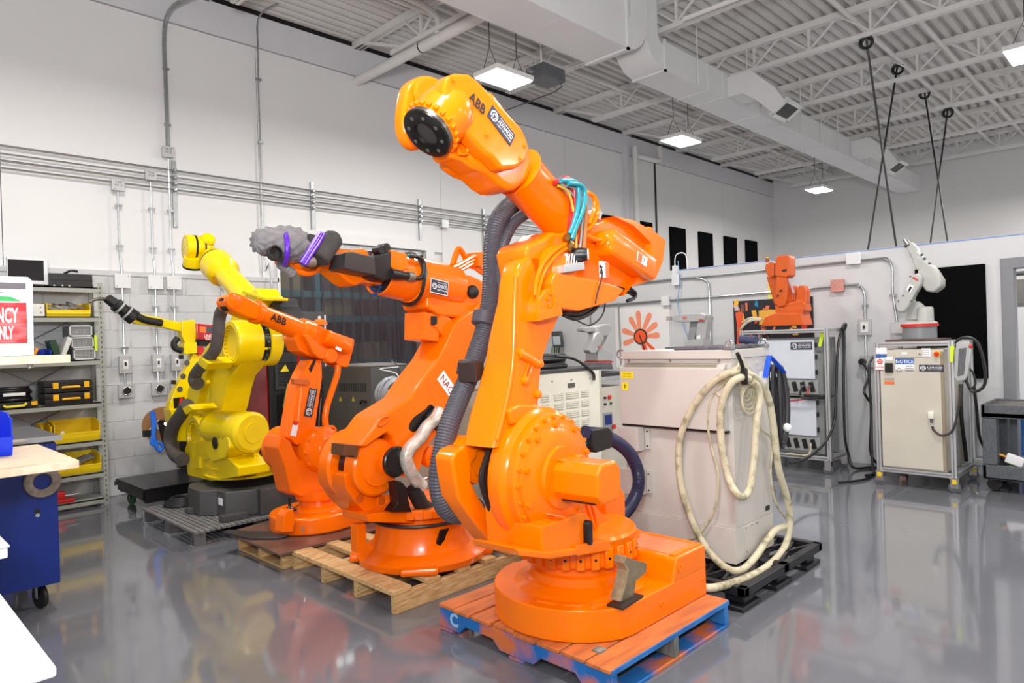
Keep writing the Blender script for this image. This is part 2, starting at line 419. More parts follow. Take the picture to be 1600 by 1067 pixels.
tag(box(XB+.1, XF, YA-2.9-.0, YA-2.8, 0, .01).obj('trim_1', PARTW), kind='structure')
bpy.data.objects.remove(bpy.data.objects['trim_1'])
tag(box(XF, XF+.2, Y0, YA+.2, 0, ZD+.1).obj('wall_back', WHITE), kind='structure')
tag(box(X0-.2, X0, Y0, YA+.2, 0, ZD+.1).obj('wall_behind', WHITE), kind='structure')
tag(box(X0-.2, XF+.2, Y0-.2, Y0, 0, ZD+.1).obj('wall_front', WHITE), kind='structure')

# ceiling: ribbed deck on bar joists
ceil = tag(box(X0-.2, XF+.2, Y0-.2, YA+.2, 6.02, 6.1).obj('ceiling', CEILW), kind='structure')
P = []; y = Y0-.1
while y < YA+.1:
    P += [(y, 5.895), (y+.07, 5.895), (y+.085, 5.965), (y+.14, 5.965)]; y += .155
mb = MB(); mb.poly([[V(x, a, z) for a, z in P] for x in (X0-.1, XF+.1)], cap=False, closed=False)
mb.obj('roof_deck', CEILW, ceil, sharp=20)
def bmesh_obj(name, data, parent): 
    o = bpy.data.objects.new(name, data); COL.objects.link(o); attach(o, parent); return o
JX = [1.2, 3.35, 5.5, 7.68, 9.85, 12.02, 14.14, 16.27, 18.42]
jm = {}
for jx in JX:
    if not jm:
        def mesh_of(mb_, nm):
            o = mb_.obj(nm, STEELW); d_ = o.data; bpy.data.objects.remove(o); return d_
        jm['top'] = mesh_of(MB().box(-.055, -.008, Y0, 8.4, 5.80, 5.89).box(.008, .055, Y0, 8.4, 5.80, 5.89), 'top_chord')
        jm['bot'] = mesh_of(MB().box(-.05, -.008, Y0, 7.55, 5.44, 5.50).box(.008, .05, Y0, 7.55, 5.44, 5.50), 'bottom_chord')
        jm['v'] = mesh_of(MB().box(-.016, .016, -.016, .016, 5.47, 5.84), 'web_post')
        jm['d1'] = mesh_of(MB().bar((0, 0, 5.48), (0, .4, 5.82), .022, .022), 'web_diagonal')
        jm['d2'] = mesh_of(MB().bar((0, 0, 5.48), (0, -.4, 5.82), .022, .022), 'web_diagonal')
        jm['seat'] = mesh_of(MB().bar((0, 7.3, 5.48), (0, 8.2, 5.83), .05, .04).box(-.07, .07, 8.2, 8.45, 5.8, 5.89), 'joist_seat')
    j = bmesh_obj('bar_joist', jm['top'], ceil); j.location.x = jx
    def sub(nm, key, y=0):
        o = bpy.data.objects.new(nm, jm[key]); COL.objects.link(o); o.parent = j; o.location = (0, y, 0)
    sub('bottom_chord', 'bot'); sub('joist_seat', 'seat')
    y = 6.93
    while y > -3.2:
        sub('web_post', 'v', y); sub('web_diagonal', 'd1', y-.03); sub('web_diagonal', 'd2', y+.03); y -= .8
# bridging pipes running across the joists
for yy, zz in ((2.55, 5.76), (3.15, 5.74), (6.8, 5.76)):
    MB().cyl((X0, yy, zz), (XF, yy, zz), .032, n=8).obj('bridging_pipe', STEELW, ceil)
# ================================================================== CEILING AND WALL FIXTURES
# big duct: two boxes, each with an elbow rising to the roof
def elbow(mb, x0, sgn, y0, y1, zb, h, r, ztop):
    """box duct end at x0 turning up; sgn = direction of travel"""
    rings = []
    for i in range(9):
        a = math.pi/2*i/8
        xo, zo = x0+sgn*(r+h)*math.sin(a), zb+(r+h)*(1-math.cos(a))
        xi, zi = x0+sgn*r*math.sin(a), zb+h+r*(1-math.cos(a))
        rings.append([V(xo, y0, zo), V(xo, y1, zo), V(xi, y1, zi), V(xi, y0, zi)])
    e = rings[-1]; rings.append([V(p.x, p.y, ztop) for p in e])
    mb.poly(rings)
du = T('air_duct', 'large white rectangular air duct running under the roof joists', 'duct', (7, 4.86, 4.9))
for a, c in ((-1.2, 1.9), (1.9, 3.7), (3.7, 5.46), (5.46, 6.62)):
    box(a, c-.006, 4.55, 5.14, 4.9, 5.46).obj('wide_section', DUCTW, du, bev=.004)
mb = MB(); elbow(mb, 6.62, 1, 4.55, 5.14, 4.9, .34, .08, 5.88); mb.obj('rising_elbow', DUCTW, du, sharp=50)
cuts = [7.52, 8.6, 9.03, 10.2, 10.94, 12.0, 12.95, 14.0, 15.2, 16.4, 17.6, 18.9]
for a, c in zip(cuts, cuts[1:]):
    box(a+.004, c-.004, 4.62, 5.09, 4.9, 5.26).obj('slim_section', DUCTW, du, bev=.003)
for c in cuts[1:-1]:
    box(c-.012, c+.012, 4.612, 5.098, 4.892, 5.268).obj('seam_flange', DUCTW, du)
mb = MB(); elbow(mb, 7.52, -1, 4.62, 5.09, 4.9, .3, .14, 5.88); mb.obj('rising_elbow', DUCTW, du, sharp=50)
for c, y0, y1, z1 in ((6.62, 4.53, 5.16, 5.48), (7.52, 4.6, 5.11, 5.28)):
    MB().box(c-.02, c+.02, y0, y1, 4.88, 4.905).box(c-.02, c+.02, y0, y0+.025, 4.88, z1).obj('drive_cleat', DUCTW, du)
for x in (8.3, 9.75, 10.2, 11.7, 12.6, 13.4, 14.9, 16.2):
    MB().cyl((x, 4.60, 4.9), (x, 4.60, 5.86), .008, n=6).obj('hanger_rod', STEELW, du)
GRILL = mat('dark_grille_void', (36, 36, 38), .6)
def branch(x0, xw, label_part):
    """side outlet: boot out of the duct side, bending down to a louvred grille"""
    zt, zb = 5.22, 4.93
    P = [(4.62, zt), (4.28, zt), (3.95, 4.9), (3.80, 4.66), (3.98, 4.55), (4.2, 4.78), (4.40, zb), (4.62, zb)]
    br = MB().prism(P, 'x', x0, x0+xw).obj(label_part, DUCTW, du, bev=.006)
    c = V(x0+xw/2, 3.885, 4.605); Nn = V(0, -.53, -.85).normalized(); Vv = V(0, .85, -.53).normalized()
    fr = MB()
    for s in (-1, 1):
        fr.obox(c+V(s*(xw/2+.0), 0, 0), (1, 0, 0), Vv, Nn, .03, .145, .02)
        fr.obox(c+Vv*(s*.125), (1, 0, 0), Vv, Nn, xw/2+.03, .028, .02)
    fr.obj('grille_frame', DUCTW, br, bev=.003)
    MB().obox(c-Nn*.005, (1, 0, 0), Vv, Nn, xw/2, .12, .006).obj('grille_back', GRILL, br)
    for i in range(9):
        MB().obox(c+Vv*(-.1+.025*i)+Nn*.006, (1, 0, 0), Vv+Nn*.8, Nn, xw/2-.02, .009, .0015).obj('louvre', DGREY, br)
branch(9.16, .46, 'branch_outlet'); branch(14.12, .46, 'branch_outlet')
gb = box(4.75, 5.2, 4.54, 4.556, 5.05, 5.28).obj('side_grille', DUCTW, du)
for i in range(6): box(4.78, 5.17, 4.53, 4.541, 5.075+.032*i, 5.09+.032*i).obj('louvre', GRILL, gb)

# LED high bay lights (the room's lamps) in two rows
def high_bay(x, y, z, label, light=True):
    t = T('high_bay_light', label, 'ceiling light', (x, y, z), 'LED high bay lights')
    MB().box(x-.3, x+.3, y-.2, y+.2, z+.012, z+.07).obj('housing', STEELW, t, bev=.008)
    box(x-.285, x+.285, y-.185, y+.185, z, z+.014).obj('diffuser', LEDM, t)
    for sx in (-.22, .22):
        MB().tube([(x+sx, y, 5.9), (x+sx, y, z+.33)], .006, 6, 0).obj('suspension_cable', DGREY, t)
        MB().tube([(x+sx, y-.12, z+.07), (x+sx, y, z+.33), (x+sx, y+.12, z+.07)], .005, 6, 0).obj('bridle_wire', DGREY, t)
    l = area_light('lamp_light', (x, y, z-.02), (x, y, 0), .56, .36, LAMP_W, (1, .955, .905))
    l.parent = t; l.matrix_parent_inverse = Matrix.Translation(-V(x, y, z))
high_bay(5.66, 5.62, 4.6, 'bright square LED light nearest the camera, above the orange wrist')
high_bay(9.58, 5.63, 4.6, 'bright square LED light in the middle of the row left of the duct')
high_bay(15.29, 5.67, 4.6, 'farthest bright LED light, small, near the far room corner')
high_bay(9.62, 1.24, 4.6, 'bright LED light cut off by the right edge of the photo')
# assumed lamp rows carried on outside the frame, some added to brighten the far wall
for x, y in ((15.3, 1.24), (5.66, 1.24), (1.6, 1.24), (1.6, 5.62), (5.66, -3), (9.6, -3), (1.6, -3), (15.3, -3), (12.4, 1.0), (17.6, 0.5), (12.4, -3)):
    area_light('lamp_light', (x, y, 4.6), (x, y, 0), .56, .36, LAMP_W, (1, .955, .905))
# door operator beside the first lamp
op = T('door_operator', 'grey metal motor box with thin rod beside the nearest ceiling light', 'motor', (6.35, 5.6, 4.75))
MB().box(6.16, 6.56, 5.44, 5.74, 4.74, 4.9).obj('motor_case', GREYP, op, bev=.01)
MB().cyl((6.06, 5.6, 4.82), (6.16, 5.6, 4.82), .03).obj('shaft_end', GALV, op)
MB().tube([(6.53, 5.5, 4.74), (6.53, 5.6, 4.66), (6.45, 6.9, 4.62), (6.45, 8.4, 4.6)], .008, 6, 2).obj('guide_rod', DGREY, op)
MB().cyl((6.3, 5.6, 4.9), (6.3, 5.6, 5.45), .012, n=6).obj('hanger_rod', STEELW, op)

# roof drain pipe and small pipes on the left wall
dp = T('drain_pipe', 'thick white pipe coming out of the left wall under the roof', 'pipe', (5.5, 8.4, 5.35))
MB().cyl((5.50, 8.45, 5.36), (5.50, 5.3, 5.36), .068, n=20).obj('pipe_run', STEELW, dp)
MB().cyl((5.50, 7.0, 5.36), (5.50, 6.95, 5.36), .074, n=20).obj('pipe_coupling', STEELW, dp)
MB().cyl((5.50, 6.94, 5.36), (5.50, 6.92, 5.36), .071, n=20).obj('coupling_gasket', BLACK, dp)
MB().tube([(5.50, 6.6, 5.4), (5.50, 6.6, 5.62), (5.3, 6.6, 5.7), (5.0, 6.6, 5.72)], .04, 10, 4).obj('pipe_branch', STEELW, dp)
cp = T('corner_downpipe', 'white downpipe with elbow on the left wall before the black panels', 'pipe', (12.2, 8.35, 4))
MB().tube([(13.15, 8.28, 5.75), (13.15, 8.28, 5.5), (13.0, 8.28, 5.42), (12.4, 8.28, 5.40), (12.22, 8.28, 5.36), (12.2, 8.28, 5.15), (12.2, 8.28, 0.02)], .06, 12, 4).obj('pipe_run', STEELW, cp)
box(11.95, 12.1, 8.36, 8.45, 2.5, 5.85).obj('pilaster_strip', STRIPW, wall_left)
sp = T('sprinkler_pipe', 'thin white sprinkler pipe with dropped end left of the duct', 'pipe', (7.5, 3.3, 5.3))
MB().tube([(7.3, 4.1, 5.62), (7.3, 3.25, 5.62), (7.3, 3.15, 5.58), (7.3, 3.12, 5.5), (7.35, 3.12, 5.42), (7.45, 3.2, 5.40), (7.45, 4.3, 5.40)], .028, 8, 4).obj('pipe_run', STEELW, sp)

# wall conduits on the left wall
YC = YA-.06
for i, (zc, rr) in enumerate(((3.675, .012), (3.595, .009), (3.525, .012), (3.45, .011))):
    P = [(X0+.3, YC, zc), (9.4, YC, zc)]
    tag(MB().tube(P, rr, 8, 0).obj('conduit', GALV), 'grey steel conduit, %s of the four long runs on the left wall' % ('topmost', 'second', 'third', 'lowest')[i], 'conduit', 'long conduits on the left wall')
nm = ('left of the yellow wrist', 'above the strip curtain header', 'at the right end of the curtain header', 'behind the grey hose of the nearest robot')
for i, (x, z0, z1) in enumerate(((2.95, 3.02, 3.80), (4.73, 3.14, 3.80), (6.55, 3.14, 3.80), (7.9, 2.9, 3.8))):
    t = T('strut_channel', 'short upright steel strut holding the conduits, '+nm[i], 'bracket', (x, YA, z0), 'conduit struts')
    MB().box(x-.022, x+.022, YA-.035, YA, z0, z1).obj('channel', GALV, t)
    for zc in (3.675, 3.595, 3.525, 3.45):
        MB().box(x-.02, x+.02, YC-.022, YC+.02, zc-.024, zc+.024).bev(.008, 1).obj('pipe_clamp', CHROME, t)
def drop(name, P, r, label, m=GALV, straps=()):
    t = T(name, label, 'conduit', P[-1], 'conduit drops')
    MB().tube(P, r, 8, 4).obj('pipe_run', m, t)
    for s in straps:
        box(s[0]-.03, s[0]+.04, s[1]-.012, s[1]+.02, s[2]-.012, s[2]+.012).obj('pipe_strap', m, t)
    return t
drop('conduit', [(3.12, 6.3, 5.62), (3.05, 8.0, 5.62), (2.93, 8.3, 5.52), (2.88, YC, 5.25), (2.88, YC, 4.6), (2.88, YC, 3.95)], .024, 'thick steel conduit rising to a bend at the top left of the wall', straps=[(2.88, YC, 4.85), (2.88, YC, 4.2)])
drop('conduit', [(4.10, 8.0, 5.86), (4.04, 8.25, 5.84), (4.0, YC-.03, 5.72), (4.0, YC-.02, 5.4), (4.0, YC, 5.2), (4.0, YC, 2.72), (4.06, YC-.05, 2.5), (4.06, YC-.05, .1)], .011, 'thin steel conduit running full height left of the strip curtain', straps=[(4.0, YC, 5.0), (4.0, YC, 4.2), (4.0, YC, 3.1)])
JB = mat('grey_junction_box', (196, 198, 198), .4, .4)
def wall_box(name, c, w, h, d, label, cat, m=JB, lines=None):
    t = T(name, label, cat, c, 'electrical boxes on the walls')
    x, y, z = c
    MB().box(x-w/2, x+w/2, y-d, y, z-h/2, z+h/2).obj('box_body', m, t, bev=.006)
    MB().box(x-w/2-.004, x+w/2+.004, y-d-.006, y-d, z-h/2-.004, z+h/2+.004).obj('box_cover', m, t, bev=.003)
    for s in (-1, 1): MB().cyl((x+s*w*.38, y-d-.006, z+s*h*.38), (x+s*w*.38, y-d-.011, z+s*h*.38), .006, n=6).obj('cover_screw', CHROME, t)
    for i, s in enumerate(lines or []):
        text(s, (x, y-d-.007, z+.018-.035*i), (1, 0, 0), (0, 0, 1), .022, PRINTB, t, 0, align='CENTER')
    return t
wall_box('junction_box', (2.88, YA-.02, 3.88), .12, .12, .06, 'square grey box above the conduits under the thick bend', 'electrical box', lines=['29 27', '31 25'])
wall_box('junction_box', (2.34, YA-.03, 3.42), .12, .12, .06, 'left one of two grey boxes sitting on the long conduits', 'electrical box', lines=['1 3 5', '7 9 11'])
wall_box('junction_box', (2.68, YA-.03, 3.58), .11, .11, .06, 'right one of two grey boxes sitting on the long conduits', 'electrical box', lines=['13,15', '17,19'])
wall_box('junction_box', (7.0, YA-.03, 3.45), .13, .12, .06, 'grey box in the long conduits right of the curtain header', 'electrical box')
xs3 = (2.34, 2.68, 2.88); zz3 = (3.36, 3.5, 3.8); wd = ('left', 'middle', 'right')
for i, x in enumerate(xs3):
    drop('conduit', [(x, YC, zz3[i]), (x, YC, 2.75), (x, YC-.01, 2.62), (x+.01, YA-.075, 2.46), (x+.01, YA-.075, 1.22)], .011, wd[i]+' one of three thin conduits dropping to the wall outlets', straps=[(x, YC, 3.2), (x, YC, 2.75), (x+.01, YA-.075, 2.08), (x+.01, YA-.075, 1.62)])
    wall_box('junction_box', (x+.01, YA-.04, 2.36), .15, .15, .06, wd[i]+' one of three white boxes under the grey ledge', 'electrical box', WHITE)
    s = wall_box('wall_switch', (x+.01, YA-.04, 1.44), .115, .19, .07, wd[i]+' one of three grey switch boxes on the block wall', 'switch')
    box(x-.015, x+.035, YA-.118, YA-.114, 1.39, 1.49).obj('switch_plate', PRINTW, s)
    box(x-.002, x+.012, YA-.14, YA-.116, 1.425, 1.465).obj('toggle', BLACK, s)
    o_ = wall_box('wall_outlet', (x+.015, YA-.04, 1.145), .15, .14, .06, wd[i]+' one of three grey socket boxes low on the block wall', 'outlet')
    MB().cyl((x+.015, YA-.106, 1.145), (x+.015, YA-.118, 1.145), .042, n=24).obj('socket_face', BLACK, o_)
    MB().ring((x+.015, YA-.117, 1.145), (0, 1, 0), .042, .006).obj('socket_ring', CHROME, o_)

# black sound panels high on the left wall
for i, x in enumerate((10.93, 12.32, 13.72, 15.0, 16.27, 17.46)):
    tag(MB().box(x, x+.66, YA-.05, YA, 2.7, 4.06).bev(.008, 1).obj('acoustic_panel', FELT), 'tall black felt panel on the white left wall, '+('first', 'second', 'third', 'fourth', 'fifth', 'sixth')[i]+' from the left', 'wall panel', 'black panels on the left wall')

# hanging black cables that cross in the air
for i, (x, y, zt, e) in enumerate(((9.85, 2.99, 5.44, at(1404, 410, 'x', 10.9)), (12.05, 3.21, 5.72, at(1353, 410, 'x', 11.5)), (14.12, 3.34, 5.84, at(1484, 400, 'x', 13.4)), (14.14, 2.99, 5.42, at(1451, 400, 'x', 13.4)))):
    t = T('hanging_cable', 'black cable hanging from a roof joist, %s from the left at its top' % ('first', 'second', 'third', 'fourth')[i], 'cable', e, 'black cables hanging behind the partition')
    MB().tube([(x, y, zt), (x+(e.x-x)*.5, y+(e.y-y)*.5, (zt+e.z)*.5), (e.x, e.y, e.z), (e.x, e.y, 0)], .014, 6, 0).obj('cable_run', CABLEB, t)
    MB().ring((x, y, zt-.06), (1, .15, 0), .075, .02, 20, 6).ring((x+.02, y, zt-.07), (1, .3, .1), .065, .016, 20, 6).obj('cable_coil', CABLEB, t)

# conduits and boxes on the partition
XC = XB-.03
def xdrop(P, r, label, straps=()):
    t = T('conduit', label, 'conduit', P[-1], 'partition conduits')
    MB().tube(P, r, 8, 4).obj('pipe_run', GALV, t)
    for s in straps: box(XC-.012, XC+.02, s[0]-.035, s[0]+.03, s[1]-.012, s[1]+.012).obj('pipe_strap', GALV, t)
xdrop([(XC, 6.9, 2.36), (XC, 4.5, 2.37), (XC, 2.63, 2.38), (XC, 2.48, 2.37), (XC, 2.40, 2.28), (XC, 2.40, 2.0), (XC, 2.36, 1.62)], .014, 'upper steel conduit along the grey partition bending down at the right', [(3.6, 2.375), (5.2, 2.37), (2.4, 1.95)])
xdrop([(XC, 7.6, 2.07), (XC, 4.5, 2.08), (XC, 2.93, 2.10), (XC, 2.78, 2.09), (XC, 2.70, 2.0), (XC, 2.70, 1.7), (XC, 2.70, .95)], .014, 'lower steel conduit along the grey partition ending at the outlet', [(3.4, 2.09), (4.6, 2.08), (2.7, 1.85)])
xdrop([(XC, 5.4, 2.37), (XC, 4.9, 2.36), (XC, 4.72, 2.3), (XC, 4.68, 2.15), (XC, 4.68, 1.4)], .014, 'conduit bending down from the upper run behind the small grey robot', [(4.68, 1.8)])
xdrop([(XC, 6.2, 2.1), (XC, 6.2, 1.95), (XC, 6.18, .9)], .012, 'thin conduit dropping behind the small robot beside the white poster')
xdrop([(XC, 6.75, 2.1), (XC, 6.75, 1.95), (XC, 6.75, .9)], .012, 'thin conduit dropping left of the small robot by the poster')
def xbox(name, y, z, w, h, label, cat, m=JB):
    t = T(name, label, cat, (XB, y, z), 'electrical boxes on the walls')
    MB().box(XB-.06, XB, y-w/2, y+w/2, z-h/2, z+h/2).obj('box_body', m, t, bev=.006)
    MB().box(XB-.066, XB-.06, y-w/2-.004, y+w/2+.004, z-h/2-.004, z+h/2+.004).obj('box_cover', m, t, bev=.003)
    return t
PINK = mat('pink_junction_box', (206, 146, 136), .5, var=.08, scale=30)
WBOX = mat('white_junction_box', (226, 228, 230), .45)
xbox('junction_box', 2.80, 2.41, .15, .13, 'white box on the upper conduit of the partition', 'electrical box', WBOX)
xbox('junction_box', 2.99, 2.105, .14, .14, 'pink box on the lower conduit of the partition', 'electrical box', PINK)
xbox('junction_box', 5.18, 2.36, .11, .15, 'white box on the upper conduit left of the orange desk robot', 'electrical box', WBOX)
xbox('junction_box', 5.36, 2.07, .12, .13, 'white box on the lower conduit above the small grey robot', 'electrical box', WBOX)
sw = xbox('wall_switch', 2.70, 1.6, .13, .18, 'grey switch box on the partition above the black plug', 'switch')
box(XB-.07, XB-.064, 2.66, 2.74, 1.54, 1.66).obj('switch_plate', PRINTW, sw); box(XB-.09, XB-.068, 2.69, 2.71, 1.58, 1.62).obj('toggle', BLACK, sw)
so = xbox('wall_outlet', 2.68, 1.2, .16, .13, 'grey outlet box with a black plug in it', 'outlet')
MB().cyl((XB-.066, 2.72, 1.2), (XB-.14, 2.72, 1.2), .035, n=16).obj('socket_face', BLACK, so)
xbox('junction_box', 2.36, 1.58, .12, .12, 'small grey box behind the cabinet corner on the partition', 'electrical box')
ph = T('charger_lead', 'thin blue network lead hanging from a white adapter over the partition', 'cable', (XB-.03, 5.15, 1.6))
MB().tube([(XB-.04, 5.14, 2.62), (XB-.05, 5.12, 2.3), (XB-.05, 5.16, 2.0), (XB-.05, 5.08, 1.7), (XB-.05, 5.0, 1.5)], .006, 6, 5).obj('blue_lead', mat('blue_lead', (120, 160, 215), .4), ph)
MB().tube([(XB-.03, 5.2, 2.5), (XB-.03, 5.19, 2.68), (XB-.03, 5.12, 2.73), (XB+.02, 5.05, 2.7), (XB+.05, 5.05, 2.5)], .007, 6, 5).obj('white_lead', PRINTW, ph)
MB().box(XB-.06, XB, 5.16, 5.23, 2.43, 2.56).obj('white_adapter', WBOX, ph, bev=.008)

# big black panel by the door
tag(MB().box(XB-.045, XB, 1.52, 2.17, 1.02, 2.22).bev(.006, 1).obj('acoustic_panel', FELT), 'large black felt panel on the partition behind the grey robot with red band', 'wall panel')
# ================================================================== ROBOT HELPERS
class RF:
    """robot frame: axis foot O, the arm swings in the plane through it facing direction f; n points to the near side"""
    def __init__(s, O, al):
        a = math.radians(al); s.O = V(O[0], O[1], 0); s.f = V(-math.cos(a), -math.sin(a), 0); s.n = V(math.sin(a), -math.cos(a), 0); s.z = V(0, 0, 1)
    def w(s, u, side, z): return V(s.O.x, s.O.y, 0)+s.f*u+s.n*side+s.z*z
    def pt(s, px, py, side):
        d = ray(px, py); o = V(s.O.x, s.O.y, 0)+s.n*side
        return CAM+d*((o-CAM).dot(s.n)/d.dot(s.n))
    def P(s, st, side):
        return [s.pt(*map(float, t.split(',')), side) for t in st.split()]
    def slab(s, mb, st, s0, s1, sm=0, shrink=None):
        """outline read on the plane side = s0, carried back to side = s1"""
        A = s.P(st, s0)
        if sm: A = crom(A, sm, True)
        B = [p+s.n*(s1-s0) for p in A]
        mb.poly([A, B]); return mb
    def hslab(s, mb, uv, z0, z1):
        """outline (u, side) carried from z0 to z1"""
        return mb.poly([[s.w(u, q, z) for u, q in uv] for z in (z0, z1)])
    def ubox(s, mb, u0, u1, s0, s1, z0, z1): return s.hslab(mb, [(u0, s0), (u1, s0), (u1, s1), (u0, s1)], z0, z1)
def camdir(x, y, z): return CR*x+CD*y+_fw*z
def rrect(x0, x1, y0, y1, r, n=4):
    out = []
    for cx, cy, a in ((x1-r, y1-r, 0), (x0+r, y1-r, 90), (x0+r, y0+r, 180), (x1-r, y0+r, 270)):
        for i in range(n+1):
            t = math.radians(a+90*i/n); out.append((cx+r*math.cos(t), cy+r*math.sin(t)))
    return out
def pallet(name, label, x0, x1, y0, y1, zt, boards, m_b, m_s, group=None, along='x', notch=False, btm=3, sn=3, cat='pallet', th=.02):
    """deck boards lie along 'along', stringers across"""
    t = T(name, label, cat, ((x0+x1)/2, (y0+y1)/2, 0), group)
    sw = lambda a0, a1, b0, b1, z0, z1: box(a0, a1, b0, b1, z0, z1) if along == 'x' else box(b0, b1, a0, a1, z0, z1)
    A0, A1, B0, B1 = (x0, x1, y0, y1) if along == 'x' else (y0, y1, x0, x1)
    rnd = random.Random(int(x0*100)+int(y0*10))
    for i in range(sn):
        a = A0+(A1-A0-.04)*i/(sn-1)
        if notch:
            L = B1-B0; k = [(0, 0), (.14, 0), (.18, .045), (.36, .045), (.40, 0), (.60, 0), (.64, .045), (.82, .045), (.86, 0), (1, 0)]
            P = [(B0+L*q, .02+h) for q, h in k]+[(B1, zt-th), (B0, zt-th)]
            b = MB().prism(P, 'x' if along == 'x' else 'y', a, a+.04)
        else: b = sw(a, a+.04, B0+(.02 if not btm else 0), B1, .018 if btm else 0, zt-th)
        b.obj('stringer', m_s if not isinstance(m_s, (list, tuple)) else m_s[min(i, len(m_s)-1)], t, bev=.003, seg=1)
    for b0, w in boards:
        dz = rnd.uniform(-.002, .002); e0, e1 = rnd.uniform(-.006, .006), rnd.uniform(-.006, .006)
        sw(A0-.005+e0, A1+.005+e1, b0, b0+w, zt-th+dz, zt+dz).obj('deck_board', m_b, t, bev=.003, seg=1)
    for i in range(btm):
        b0 = B0+(B1-B0-.1)*i/max(1, btm-1)
        sw(A0, A1, b0, b0+.1, 0, .018).obj('bottom_board', m_b if not isinstance(m_s, (list, tuple)) else m_s[0], t, bev=.003, seg=1)
    return t

# ================================================================== NEAREST ORANGE ROBOT
pb = pallet('blue_pallet', 'blue painted wooden pallet with orange overspray under the nearest orange robot', 2.36, 3.40, 1.80, 2.97, .145,
            [(1.80, .14), (1.95, .14), (2.10, .14), (2.25, .14), (2.40, .14), (2.56, .14), (2.72, .12), (2.85, .12)], OPLANK, [BLUEP, DKWOOD, BLUEPLAIN], notch=True)
box(2.355, 3.4, 1.792, 1.80, .122, .143).obj('board_edge', BLUEPLAIN, pb)
text('C', (2.358, 2.88, .05), (0, -1, 0), (0, 0, 1), .07, mat('pale_blue_print', (150, 190, 225), .6, var=0), pb, .04, name='stencil_mark', out=.001)
text('CA', (2.358, 2.44, .095), (0, -1, 0), (0, 0, 1), .022, mat('pink_print', (206, 110, 100), .6, var=0), pb, .0, name='stencil_mark', out=.001)

r = RF((2.82, 2.35), 5)
R1 = T('industrial_robot', 'largest orange robot arm in front, its black flange tilted down, on the blue pallet', 'robot', (2.82, 2.35, .145))
# foot
A = [math.radians(a) for a in range(95, 266, 10)]
foot = [(2.82+.455*math.cos(t), 2.35+.455*math.sin(t)) for t in A]
fp = foot+[(2.80, 1.925), (3.40, 1.925), (3.40, 2.775), (2.80, 2.775)]
fp = [(x, max(y, 1.925)) for x, y in foot]+[(3.40, 1.925), (3.40, 2.775), (2.79, 2.79)]
bs = MB().prism(fp, 'z', .147, .30).obj('base', ORANGE, R1, bev=.022, seg=3)
MB().lathe((2.82, 2.35, .29), (0, 0, 1), [(0, .36), (.012, .345), (.02, .30), (.035, .285), (.045, .262), (.085, .255), (.095, .24), (.15, .232), (.16, .25), (.17, .25)], 48).obj('column_flare', ORANGE, R1)
P = [(3.06, .29), (3.085, .36), (3.10, .405), (3.12, .42), (3.40, .42), (3.405, .29)]
bx = MB().prism(P, 'y', 1.925, 2.775).obj('cable_box', ORANGE, R1, bev=.018, seg=3)
DUSTO = mat('dusty_orange', (232, 128, 84), .7)
box(3.13, 3.37, 1.99, 2.74, .418, .4225).obj('box_lid', DUSTO, bx)
box(3.12, 3.385, 1.945, 1.985, .415, .428).obj('lid_rim', ORANGE, bx, bev=.006); box(3.12, 3.385, 2.735, 2.765, .415, .428).obj('lid_rim', ORANGE, bx, bev=.006); box(3.365, 3.395, 1.95, 2.76, .415, .428).obj('lid_rim', ORANGE, bx, bev=.006)
for p, rr in (((3.13, 1.925, .36), .022), ((2.95, 1.925, .225), .014), ((3.36, 1.925, .24), .008)):
    MB().lathe(p, (0, -1, 0), [(0, rr), (.006, rr), (.006, rr*.6), (.002, rr*.55)], 16).obj('plug_boss', ORANGE, bs)
for a in (195, 215, 235, 258):
    t_ = math.radians(a); c = V(2.82+.385*math.cos(t_), 2.35+.385*math.sin(t_), .30)
    d_ = V(-math.sin(t_), math.cos(t_), 0)
    MB().obox(c, d_, (-d_.y, d_.x, 0), (0, 0, 1), .05, .012, .006).bev(.005).obj('foot_rib', ORANGE, bs)
for x in (2.45, 2.95, 3.2): box(x, x+.05, 1.93, 1.98, .14, .152).obj('shim', DKWOOD, bs)
br = T('steel_bracket', 'bare steel bracket standing on the foot of the nearest orange robot', 'bracket', (2.70, 1.965, .30))
sb = r.P('947,946 1010,934 998,926 958,938', 0)
MB().obox((2.70, 1.965, .306), (1, .1, 0), (-.1, 1, 0), (0, 0, 1), .10, .045, .006).obj('bracket_plate', mat('dark_steel', (70, 62, 58), .45, .6), br, bev=.002)
GWN = mat('galvanised_worn', (150, 138, 112), .4, .5, var=.15, scale=25)
q = pts('990,938 994,908 1010,894 1011,880 976,870 974,880 980,892 976,912 968,940', 'y', 1.965)
MB().poly([q, [p+V(0, .012, 0) for p in q]]).obj('bracket_gusset', GWN, br, bev=.002)
q = pts('969,940 977,912 981,892 974,880 977,870', 'y', 1.935)
MB().poly([[p, p+V(.012, 0, 0), p+V(.012, .06, 0), p+V(0, .06, 0)] for p in q]).obj('bracket_arm', mat('galvanised_face', (176, 160, 128), .4, .4, var=.15, scale=25), br)

